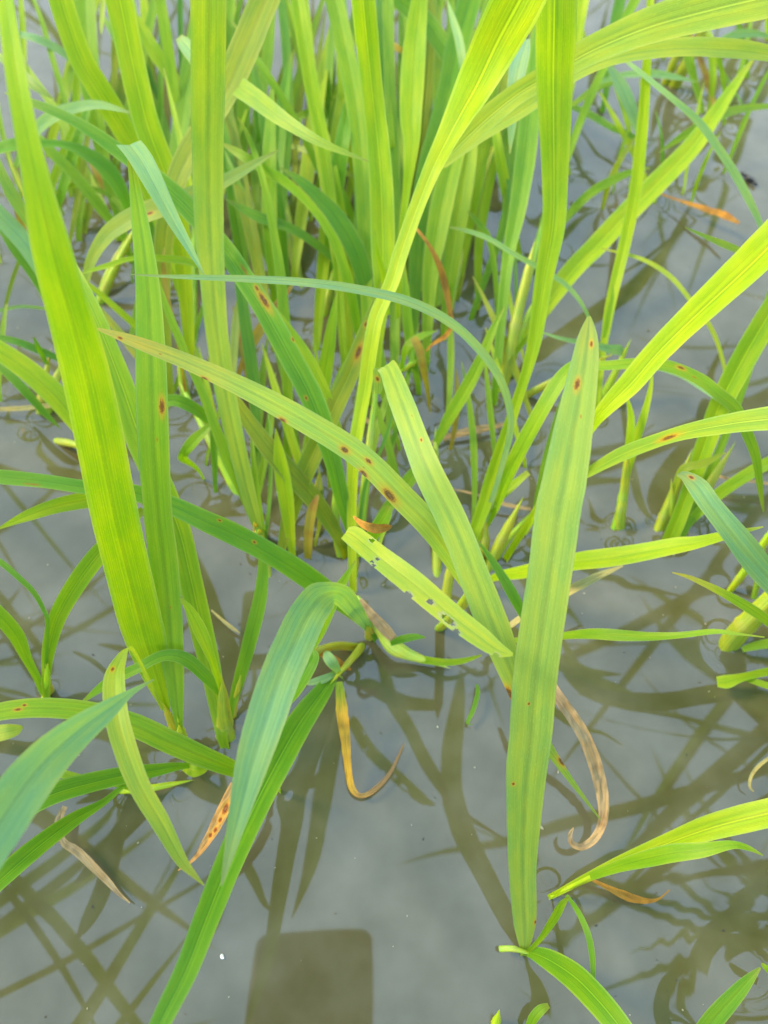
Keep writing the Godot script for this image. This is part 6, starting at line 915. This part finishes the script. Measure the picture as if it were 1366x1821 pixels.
		["leaf", "B", 198, [], [], [-62,-120,-318,-13,-3,-3,-58,20,-373,-16,-4,-3,-40,122,-593,-23,-6,-5,-17,225,-817,-31,-8,-6,14,304,-1079,-34,-9,-7,51,384,-1353,-31,-8,-6,100,419,-1719,-22,-5,-4,160,453,-2121,-3,-1,-1]],
		["leaf", "D", 222, [], [], [-236,-120,-756,-16,3,3,-242,20,-808,-20,4,4,-270,144,-1043,-28,5,6,-298,268,-1279,-37,7,7,-326,362,-1568,-42,8,7,-354,456,-1870,-38,8,5,-387,496,-2298,-27,6,3,-423,536,-2772,-4,1,0]],
		["leaf", "D", 339, [], [], [87,-120,-727,-10,0,-1,94,20,-783,-12,0,-2,142,156,-1131,-18,0,-3,200,292,-1494,-24,0,-4,275,396,-1935,-28,0,-5,365,499,-2420,-25,0,-5,488,545,-3099,-18,0,-3,642,590,-3896,-3,0,-1]],
		["leaf", "B", 207, ["mid"], [], [98,-120,-314,-16,0,-2,105,20,-366,-20,0,-3,138,149,-586,-28,0,-4,168,279,-806,-38,0,-5,201,376,-1071,-42,0,-5,233,473,-1346,-38,0,-4,276,514,-1735,-26,0,-3,320,556,-2163,-4,0,0]],
		["leaf", "M", 263, [], [], [42,-120,-325,-9,2,0,44,20,-381,-12,3,1,54,131,-673,-17,4,1,60,243,-976,-23,5,1,65,327,-1332,-26,6,1,66,412,-1714,-24,5,1,69,448,-2222,-17,4,0,67,485,-2796,-3,1,0]],
	])
	plant("rice_plant", "rice plant with narrow upright leaf crossing open water at upper right", Vector3(0.0956, 0, -0.2225), [
		["leaf", "B", 231, ["mid"], [], [-10,-120,59,-9,-2,-1,-9,30,7,-11,-2,-2,-4,116,-137,-15,-3,-2,5,198,-267,-17,-3,-3,17,277,-383,-22,-3,-5,38,356,-497,-24,-3,-7,60,444,-619,-26,-3,-7,77,592,-775,-27,-4,-5,70,771,-951,-24,-4,-3,56,900,-1068,-20,-4,-2,38,1030,-1174,-15,-3,-1,29,1127,-1287,-14,-3,-1,26,1200,-1403,-9,-2,-1,24,1231,-1454,-8,-2,-1,23,1262,-1506,-7,-2,-1,21,1292,-1558,-5,-1,-1,19,1322,-1610,-3,-1,0,17,1351,-1662,0,0,0]],
		["leaf", "M", 23, [], [], [-34,300,-171,-9,-1,-1,-30,376,-231,-10,-1,-2,-25,435,-290,-7,-1,-1,-28,460,-331,-2,0,0]],
		["leaf", "D", 299, [], [], [217,-120,-2239,-14,1,-1,222,60,-2290,-17,1,-1,241,180,-2494,-28,1,-2,269,280,-2736,-34,3,-4,299,326,-2901,-34,3,-5,319,360,-3027,-31,2,-4,385,448,-3412,-29,2,-4,457,518,-3799,-23,2,-3,536,568,-4188,-17,1,-2,622,597,-4577,-9,1,-1,716,602,-4966,0,0,0]],
		["leaf", "U", 44, [], [], [327,200,-1747,-10,-2,13,265,300,-1779,-24,-4,25,208,371,-1839,-36,-2,26,160,413,-1917,-35,-1,19,112,440,-2007,-9,0,5]],
		["stem", "M", 0, [], [], [-13,-120,27,22,164,80,-873,20,327,200,-1747,13]],
		["leaf", "U", 59, [], [], [69,260,-2091,-2,4,-5,210,326,-2104,-2,9,-12,373,368,-2071,1,13,-16,482,380,-2036,3,11,-12,619,380,-1997,0,1,-1]],
		["leaf", "M", 78, [], [], [-183,-120,-1052,-9,1,-7,-152,60,-1083,-11,1,-8,-93,140,-1144,-16,3,-14,-11,215,-1209,-15,5,-18,77,267,-1250,-12,7,-21,185,305,-1292,-7,6,-16,294,320,-1327,-2,2,-4]],
		["leaf", "D", 85, [], [], [-69,-120,-2254,8,6,-9,-37,60,-2209,10,8,-11,41,119,-2099,13,9,-12,116,162,-1961,16,9,-13,197,180,-1849,12,8,-14,289,174,-1806,7,7,-14,390,140,-1775,1,2,-3]],
		["leaf", "M", 60, [], [], [-93,-120,-2101,0,3,-12,-54,100,-2091,0,3,-15,9,173,-2076,-4,3,-20,92,238,-2102,-6,4,-25,177,276,-2103,0,4,-18,248,300,-2086,1,1,-4]],
		["leaf", "U", 65, [], [], [186,150,-156,12,4,-9,226,257,-52,17,6,-12,270,357,68,23,6,-12,308,424,185,23,5,-12,358,460,277,15,3,-12,415,460,331,4,1,-4]],
		["stem", "Y2", 0, [], [], [-34,-120,19,22,93,60,-78,20,186,150,-156,12]],
		["leaf", "U", 42, [], [], [67,240,-135,-6,-7,8,37,260,-141,-4,-14,17,-24,291,-115,-2,-11,14,-104,313,-115,-2,-8,9,-233,339,-113,-2,-5,6,-324,340,-144,-1,-2,2]],
		["stem", "M", 0, [], [], [-33,-120,27,22,33,96,-67,20,67,240,-135,11]],
		["leaf", "M", 58, [], [], [212,-120,-1486,-5,0,0,214,20,-1528,-6,0,0,217,65,-1571,-8,0,0,221,111,-1614,-10,0,-1,231,151,-1664,-11,1,-2,243,190,-1715,-9,1,-2,268,208,-1798,-6,1,-2,296,226,-1883,-2,0,-1]],
		["leaf", "M", 85, [], [], [299,-120,-1537,-4,-1,-1,312,20,-1587,-5,-1,-2,332,73,-1671,-7,-1,-2,346,124,-1756,-9,-2,-2,357,167,-1853,-9,-3,-2,360,209,-1951,-8,-3,-1,368,227,-2089,-5,-2,0,369,245,-2229,-2,-1,0]],
		["leaf", "Y2", 57, [], [], [142,-120,-1361,-7,-1,-2,143,20,-1384,-9,-1,-3,144,80,-1409,-12,-1,-5,150,141,-1430,-14,-1,-8,167,194,-1462,-14,-1,-10,189,247,-1492,-12,-1,-9,229,276,-1557,-9,0,-6,277,301,-1629,-2,0,-1]],
		["leaf", "B", 56, [], [], [7,-120,-1641,-5,-2,2,-22,20,-1660,-7,-3,3,-56,77,-1681,-9,-4,4,-84,133,-1702,-12,-4,3,-105,179,-1738,-13,-4,2,-121,223,-1774,-11,-4,0,-125,242,-1849,-8,-2,0,-125,262,-1926,-2,-1,0]],
	])
	plant("rice_plant", "rice plant with thin blue-green leaf arching in from upper right edge", Vector3(0.1926, 0, -0.3387), [
		["leaf", "U", 108, [], [], [-299,500,573,-9,-4,4,-355,572,511,-11,-5,5,-415,634,462,-13,-7,7,-489,700,398,-14,-8,9,-592,784,327,-13,-9,10,-691,853,263,-10,-8,9,-822,913,197,-8,-7,8,-940,944,95,-7,-5,6,-1003,954,28,-5,-4,4,-1046,960,-11,-2,-1,2]],
		["leaf", "M", 118, [], [], [240,250,-863,1,-7,7,42,325,-742,3,-10,9,-187,393,-584,7,-14,14,-316,422,-469,12,-15,16,-438,434,-351,12,-13,14,-546,434,-254,11,-10,11,-660,420,-148,2,-2,2]],
		["leaf", "P", 43, [], [], [-461,600,758,0,-7,10,-612,704,835,0,-9,13,-703,752,856,-2,-5,8,-815,800,861,0,-1,2]],
		["leaf", "Y", 111, [], [], [-346,-120,1083,-5,-2,0,-362,30,1041,-6,-2,0,-406,136,932,-8,-4,1,-482,233,837,-8,-5,4,-605,322,743,-7,-6,5,-700,370,660,-6,-6,6,-830,400,596,-3,-6,6,-1004,400,545,-1,-2,2]],
		["leaf", "OY", 80, [], [], [-33,-120,-1069,-10,0,4,-54,20,-1115,-12,0,5,-88,69,-1187,-16,-1,7,-123,119,-1258,-20,-1,8,-156,161,-1341,-22,-1,9,-190,203,-1425,-20,0,5,-212,222,-1552,-14,0,2,-236,240,-1683,-3,0,1]],
		["leaf", "M", 114, [], [], [140,-120,-1182,-5,0,2,115,20,-1234,-7,-1,3,55,60,-1358,-9,-1,4,-7,99,-1484,-11,-1,5,-69,135,-1619,-12,-1,5,-134,170,-1758,-11,-1,4,-188,186,-1939,-8,-1,2,-246,201,-2127,-4,0,1]],
		["leaf", "M", 111, [], [], [2,-120,-1157,-6,0,-2,23,20,-1211,-7,0,-3,70,62,-1334,-10,0,-4,112,102,-1460,-13,0,-4,151,137,-1598,-14,-1,-4,185,171,-1741,-12,-1,-3,229,185,-1925,-8,-1,-2,266,200,-2115,-3,0,-1]],
	])
	plant("rice_plant", "rice plant with bright leaf entering at the middle of the left edge", Vector3(-0.1578, 0, -0.1945), [
		["leaf", "B", 46, [], [], [722,550,629,4,-6,12,670,605,674,6,-11,21,608,647,714,7,-13,23,528,675,759,8,-12,19,452,680,802,8,-9,13,393,669,831,4,-4,6,358,660,849,1,-1,1]],
		["leaf", "B", 83, [], [], [445,150,233,-7,3,17,349,260,177,-19,8,38,244,354,89,-25,11,45,137,419,22,-19,8,43,31,470,-27,-16,7,40,-79,510,-81,-13,5,30,-169,540,-126,-2,1,5]],
		["stem", "Y2", 0, [], [], [-15,-120,-11,22,222,60,116,20,445,150,233,15]],
		["leaf", "D", 46, [], [], [-135,280,-169,8,0,-9,-63,292,-102,11,0,-13,47,266,-12,12,0,-15,132,191,56,8,0,-11,191,140,93,1,0,-2]],
		["leaf", "DU", 34, [], [], [125,160,-255,-3,-4,12,27,222,-257,-4,-5,16,-47,252,-267,-3,-5,15,-128,260,-279,-2,-5,13,-191,260,-284,0,-2,5]],
		["stem", "M", 0, [], [], [0,-120,-24,22,63,64,-127,20,125,160,-255,11]],
		["leaf", "D", 16, [], [], [53,150,-232,-8,0,2,50,252,-239,-11,-1,3,38,300,-259,-4,-1,1]],
		["stem", "Y2", 0, [], [], [-19,-120,-33,22,27,60,-116,20,53,150,-232,11]],
		["leaf", "U", 27, [], [], [-28,140,-572,0,-4,5,-123,200,-523,1,-5,5,-216,200,-492,2,-6,5,-262,200,-474,1,-2,2]],
		["leaf", "M", 58, [], [], [-179,-120,-95,-6,0,-1,-177,40,-145,-8,-1,-1,-170,180,-352,-12,-1,-1,-171,240,-497,-5,0,0]],
		["leaf", "M", 85, [], [], [-123,-120,-762,-5,0,1,-132,20,-817,-7,0,1,-148,58,-912,-9,0,2,-165,96,-1008,-11,0,2,-186,130,-1110,-12,0,3,-209,164,-1214,-11,0,3,-246,178,-1343,-7,0,2,-285,193,-1476,-2,0,1]],
		["leaf", "OY", 58, [], [], [-257,-120,-951,-9,0,1,-261,20,-976,-11,0,2,-266,84,-1007,-15,0,2,-271,148,-1035,-18,-1,3,-283,200,-1074,-19,-1,4,-296,252,-1112,-16,-2,5,-329,275,-1185,-10,-2,4,-364,297,-1259,-2,0,1]],
		["leaf", "D", 63, [], [], [-184,-120,-858,-5,1,2,-199,20,-910,-6,1,2,-217,52,-973,-8,2,3,-234,83,-1036,-10,2,4,-253,112,-1102,-11,2,4,-271,141,-1169,-10,2,4,-300,153,-1256,-7,1,2,-329,166,-1345,-2,0,1]],
		["leaf", "Y2", 67, [], [], [-300,-120,-470,-4,1,0,-288,20,-512,-5,1,0,-271,76,-570,-7,2,0,-249,132,-626,-8,3,-1,-227,179,-690,-9,3,-1,-200,227,-754,-8,3,-1,-185,250,-844,-5,2,0,-166,271,-938,-2,1,0]],
		["leaf", "B", 62, [], [], [-426,-120,-949,-4,1,2,-435,20,-989,-4,1,2,-446,69,-1035,-6,2,4,-461,120,-1077,-7,2,5,-487,164,-1126,-7,2,6,-518,209,-1172,-6,1,5,-571,233,-1244,-4,1,4,-634,253,-1319,-2,0,1]],
		["leaf", "M", 113, [], [], [-446,-120,-1442,-5,1,3,-472,20,-1494,-6,1,4,-536,57,-1618,-9,2,5,-594,93,-1746,-11,2,6,-651,126,-1883,-12,3,6,-703,157,-2027,-11,3,4,-766,170,-2202,-8,2,3,-825,184,-2384,-2,1,1]],
	])
	plant("rice_seedling", "young seedling poking in at the lower right corner", Vector3(0.1055, 0, 0.0230), [
		["leaf", "D", 59, [], [], [-89,-120,31,-19,-1,-11,-72,80,-4,-23,-2,-13,-19,221,-114,-24,-1,-15,31,285,-181,-17,0,-14,69,306,-221,-9,0,-9,95,320,-247,-2,0,-2]],
		["leaf", "M", 10, [], [], [270,100,-208,-5,2,10,218,120,-236,-6,2,10,191,120,-258,-3,1,4]],
		["leaf", "M", 32, [], [], [-535,-120,-5,-7,-1,-3,-530,30,-33,-9,-2,-4,-522,114,-80,-12,-2,-8,-503,140,-105,-8,-2,-11,-479,140,-117,-3,-1,-6]],
		["stem", "B", 0, [], [], [-613,-40,-31,16,-620,40,-66,14,-622,80,-81,8]],
	])
	plant("rice_plant", "far rice plant with two leaning yellow stems under the arching leaves at upper right", Vector3(0.1624, 0, -0.4723), [
		["leaf", "B", 233, [], [], [74,400,-63,-21,1,-17,111,488,-105,-24,1,-19,152,600,-153,-21,1,-17,301,970,-285,-19,1,-15,461,1343,-391,-15,1,-12,634,1718,-469,-11,0,-9,818,2092,-517,-6,0,-5,1015,2463,-532,0,0,0]],
		["leaf", "U", 37, [], [], [159,240,-57,-8,6,-6,214,301,-72,-11,12,-12,297,343,-75,-5,19,-15,390,354,-65,1,15,-10,485,340,-65,1,6,-4]],
		["leaf", "D", 82, [], [], [536,-120,-198,-7,-5,-3,504,40,-210,-8,-6,-3,410,189,-245,-14,-7,3,340,315,-312,-12,-6,0,304,400,-392,-9,-4,-1,291,428,-418,-8,-4,-1,277,456,-442,-7,-3,-1,261,485,-465,-5,-2,0,244,513,-487,-3,-1,0,225,542,-508,0,0,0]],
		["leaf", "M", 89, [], [], [193,-120,776,-6,1,-2,209,30,734,-8,1,-2,249,132,622,-12,1,-4,307,243,475,-12,2,-4,379,320,327,-9,2,-3,397,336,295,-8,2,-3,416,351,263,-7,1,-3,437,364,231,-5,1,-2,460,376,201,-3,0,-1,485,387,171,0,0,0]],
		["leaf", "M", 95, [], [], [-3,-120,-327,-8,0,0,-1,20,-369,-10,0,-1,3,95,-441,-13,0,-1,7,170,-512,-18,0,-2,20,230,-611,-19,0,-3,35,290,-710,-17,0,-3,73,315,-883,-11,0,-2,114,341,-1063,-3,0,-1]],
		["leaf", "Y2", 118, [], [], [213,-120,-494,-8,-4,-1,199,20,-536,-10,-5,-2,168,111,-630,-14,-7,-2,135,203,-720,-18,-10,-3,114,274,-850,-19,-12,-3,93,345,-981,-16,-11,-2,99,376,-1209,-11,-8,-1,106,406,-1447,-2,-2,0]],
		["leaf", "M", 107, ["mid"], [], [187,-120,221,-11,-2,7,159,20,193,-13,-3,9,94,124,130,-19,-4,14,25,228,75,-25,-5,15,-32,309,-16,-27,-4,14,-94,390,-105,-25,-3,8,-131,427,-282,-17,-2,3,-171,462,-468,-3,0,1]],
		["leaf", "B", 90, ["mid"], [], [-453,-120,-394,-5,-2,7,-484,20,-407,-6,-2,8,-545,115,-431,-9,-3,12,-612,212,-446,-11,-4,15,-678,290,-491,-13,-3,14,-750,368,-533,-13,-2,9,-815,406,-656,-9,-1,5,-885,442,-788,-3,0,1]],
		["leaf", "B", 71, [], [], [202,-120,211,-8,0,-1,202,20,176,-11,-1,-1,201,86,128,-15,-1,0,191,151,82,-20,-3,1,178,203,18,-22,-4,3,155,255,-45,-19,-4,2,140,280,-158,-13,-3,1,115,304,-275,-3,-1,0]],
		["leaf", "M", 119, [], [], [-526,-120,-457,-12,-1,3,-538,20,-503,-15,-1,3,-565,101,-605,-21,-1,4,-585,182,-707,-27,0,3,-592,246,-844,-30,1,1,-591,309,-984,-26,2,-1,-568,337,-1210,-17,2,-2,-537,364,-1449,-3,0,0]],
		["leaf", "B", 85, [], [], [748,-120,-685,-8,-3,-2,722,20,-653,-10,-4,-2,654,137,-569,-14,-5,-3,595,256,-474,-19,-5,-4,562,354,-412,-21,-3,-4,538,453,-346,-18,1,-4,559,511,-362,-10,3,-5,599,559,-397,-2,1,-1]],
		["leaf", "M", 80, [], [], [296,-120,307,-5,-2,1,278,20,297,-7,-2,1,246,119,278,-8,-4,-4,202,218,266,-12,-5,2,161,296,226,-12,-6,2,110,374,190,-10,-6,1,76,412,84,-6,-5,1,33,448,-28,-2,-1,0]],
		["leaf", "B", 96, [], [], [-202,-120,1081,-6,-2,2,-229,20,1034,-8,-3,3,-281,71,941,-11,-4,4,-338,123,849,-13,-5,5,-395,167,747,-14,-6,6,-456,211,644,-13,-5,5,-510,232,502,-8,-3,3,-570,252,354,-2,-1,1]],
		["leaf", "B", 96, [], [], [-67,-120,999,-5,-1,-1,-58,20,943,-6,-1,-1,-41,57,834,-8,-1,-2,-21,94,724,-10,-1,-2,2,126,606,-10,-1,-2,28,159,486,-9,-1,-2,67,174,333,-6,-1,-2,110,188,174,-2,0,-1]],
		["leaf", "B", 56, [], [], [-27,-120,1056,-5,0,0,-31,20,1043,-6,-1,0,-35,87,1028,-9,-1,-1,-38,155,1017,-10,0,-1,-31,212,992,-11,1,-1,-21,268,968,-9,2,-2,10,295,902,-6,2,-2,47,321,832,-2,1,-1]],
		["leaf", "B", 96, [], [], [-303,-120,815,-7,0,1,-312,20,762,-9,0,1,-330,71,659,-12,0,2,-356,122,557,-15,-1,3,-386,165,443,-16,-1,4,-425,209,330,-14,-1,4,-461,231,175,-10,-1,2,-506,250,14,-3,0,1]],
		["leaf", "D", 60, [], [], [-200,-120,976,-4,0,0,-205,20,964,-5,0,0,-212,96,948,-7,-1,0,-226,170,934,-9,-1,4,-240,228,902,-10,-1,4,-262,287,872,-8,0,2,-274,313,794,-6,0,1,-293,339,716,-3,0,1]],
		["stem", "Y2", 0, [], [], [24,-60,-75,43,45,120,-59,38,86,260,-114,34,111,400,-156,26]],
		["stem", "M", 0, [], [], [-20,-50,-96,29,-21,120,-81,26,0,260,-105,22]],
	])
	loose("dry_leaf", "withered brown leaf curling like a hook beside the large pale leaf", Vector3(0.0797, 0, -0.0421), "T", 85, [], [-259,420,-425,8,2,-4,-215,429,-328,15,5,-9,-159,383,-274,16,5,-11,-100,313,-219,18,5,-10,-43,216,-148,21,5,-7,-5,134,-65,19,4,-2,0,95,0,14,3,4,-27,80,53,10,2,9,-73,80,83,3,0,11,-109,94,76,-6,-1,8,-117,108,52,-7,0,-1,-107,120,30,-2,0,-1])
	loose("dry_leaf", "yellow and brown leaf hanging into the water below the centre, hooked at its end", Vector3(-0.0050, 0, -0.0482), "O2", 65, [], [-72,200,-331,12,3,-1,-56,160,-248,20,6,-1,-38,116,-159,17,5,-1,-20,68,-59,12,3,-1,0,39,0,9,4,-6,44,34,13,-3,3,-7,119,30,-56,-6,2,-4,172,30,-172,-2,1,-1])
	loose("dry_leaf", "twisted brown leaf floating at lower left by the dark green leaves", Vector3(-0.0939, 0, -0.0233), "T", 42, [], [-65,90,-134,8,0,2,-76,84,-88,13,-1,-1,-55,68,-31,9,0,-7,0,48,0,8,1,-12,95,34,68,7,1,-9,150,30,111,4,0,-5,194,30,138,1,0,-2])
	loose("dry_leaf", "orange brown spotted leaf tip peeking out behind the folded blue-green leaf", Vector3(-0.0452, 0, -0.0262), "OT", 30, [[0.239, 0.581, 0.0988, 0.37, 2], [0.453, 0.651, 0.0547, 0.31, 1], [0.525, 0.501, 0.0492, 0.346, 1], [0.352, 0.61, 0.0493, 0.27, 1]], [64,460,-144,16,1,6,36,443,-72,18,1,8,0,412,0,12,0,7,-40,382,56,4,0,4,-85,360,87,1,0,1])
	loose("dry_leaf", "thin orange leaf floating near the fallen seedling at lower right", Vector3(0.0933, 0, -0.0189), "O", 29, [], [-195,80,-56,1,0,-4,-129,60,-32,3,-1,-8,-65,56,-9,3,-2,-14,0,50,0,0,-1,-8,41,52,-9,-1,-1,-3,77,60,-37,-1,-1,-1])
	loose("dry_leaf", "pale tan dead leaf passing behind the large pale leaf", Vector3(0.0679, 0, -0.1160), "T2", 51, [], [-209,200,113,-4,-2,-9,-135,249,67,-6,-3,-13,0,303,0,-7,-4,-15,103,318,-60,-7,-3,-13,212,300,-121,-2,-1,-3])
	loose("dry_leaf", "thin rusty leaf floating in open water at upper right", Vector3(0.1631, 0, -0.3557), "O", 50, [], [-232,40,-177,2,1,-3,-111,55,-99,5,2,-6,0,87,0,11,5,-14,75,103,58,14,5,-16,141,120,137,7,2,-6])
	loose("dry_leaf", "brown dead leaf lying on the water behind the arching leaf", Vector3(0.0347, 0, -0.2032), "T", 39, [], [192,30,-71,2,-2,4,101,37,-34,5,-6,13,0,40,0,5,-7,15,-100,36,35,5,-5,11,-173,30,72,2,-1,3])
	loose("dry_leaf", "short tan sliver floating right of the pale stem", Vector3(-0.0557, 0, -0.1049), "T2", 15, [], [-90,30,-69,2,0,-2,-41,40,-29,4,-1,-4,0,38,0,4,-1,-6,34,30,18,1,0,-2])
	loose("dry_leaf", "curled tan thread of leaf on the water at the right edge", Vector3(0.1351, 0, -0.0607), "T2", 16, [], [72,80,-66,3,2,4,26,69,-33,3,2,5,0,53,0,4,2,3,-6,39,32,4,2,0,9,30,49,2,1,-1])
	loose("dry_leaf", "faint brown twig of leaf lying right of the eaten leaf", Vector3(0.0511, 0, -0.1663), "T", 36, [], [-236,30,-75,1,1,-2,-119,50,-38,2,2,-5,0,48,0,2,3,-8,110,30,4,0,2,-5])
	loose("dry_leaf", "long tan leaf lying on water across the left edge", Vector3(-0.1504, 0, -0.2027), "T2", 59, [], [-280,30,21,-1,3,-7,-123,50,18,-1,5,-9,0,59,0,-1,5,-9,112,60,-4,-1,3,-7,301,50,-38,-1,2,-5])
	loose("floating_leaf_sliver", "narrow green sliver floating alone below the eaten leaf", Vector3(0.0370, 0, -0.0788), "D", 17, [], [15,25,-101,4,1,0,17,37,-64,8,1,1,0,37,0,8,1,3,-20,27,46,6,1,1,-3,25,51,1,1,-3])
	loose("dry_leaf", "reddish dead leaf end floating behind the glowing leaf in the centre", Vector3(-0.0076, 0, -0.2043), "T", 10, [], [-32,30,-34,4,3,-6,0,49,0,-1,7,-13,31,40,-31,-6,4,-7])
	loose("dry_leaf", "rusty thin leaf stalk lying under the arching leaf at right", Vector3(0.1573, 0, -0.1832), "T", 31, [], [-201,60,-59,2,1,-3,-119,79,-9,1,2,-6,0,80,0,1,2,-6,94,80,10,1,2,-5])
	var rows := [Vector3(-0.380, 0, -0.650), Vector3(-0.150, 0, -0.680), Vector3(0.003, 0, -0.664), Vector3(0.135, 0, -0.656), Vector3(0.320, 0, -0.723), Vector3(-0.444, 0, -0.837), Vector3(-0.279, 0, -0.836), Vector3(-0.047, 0, -0.861), Vector3(0.076, 0, -0.862), Vector3(0.270, 0, -0.833), Vector3(0.434, 0, -0.846), Vector3(-0.544, 0, -1.115), Vector3(-0.360, 0, -1.056), Vector3(-0.186, 0, -1.073), Vector3(-0.039, 0, -1.124), Vector3(0.152, 0, -1.063), Vector3(0.355, 0, -1.062), Vector3(0.493, 0, -1.078), Vector3(-0.420, 0, -0.150), Vector3(-0.470, 0, -0.380), Vector3(0.420, 0, -0.120), Vector3(0.400, 0, -0.340), Vector3(0.500, 0, -0.520), Vector3(-0.520, 0, -0.580), Vector3(-0.340, 0, 0.120), Vector3(0.360, 0, 0.140), Vector3(0.220, 0, -0.040), Vector3(0.215, 0, -0.130), Vector3(0.245, 0, -0.210), Vector3(0.270, 0, -0.300), Vector3(0.300, 0, -0.060), Vector3(0.210, 0, 0.030), Vector3(0.330, 0, -0.200), Vector3(0.260, 0, 0.060), Vector3(-0.210, 0, -0.020), Vector3(-0.235, 0, -0.100), Vector3(-0.250, 0, -0.200), Vector3(-0.200, 0, 0.060), Vector3(-0.300, 0, -0.300), Vector3(-0.130, 0, 0.100), Vector3(0.140, 0, 0.090), Vector3(0.220, 0, 0.100), Vector3(-0.230, 0, 0.110), Vector3(0.185, 0, 0.000), Vector3(-0.185, 0, 0.020), Vector3(0.190, 0, -0.080), Vector3(-0.195, 0, -0.070)]
	build_rows(rows, cam)
	build_small_things()
	build_debris()
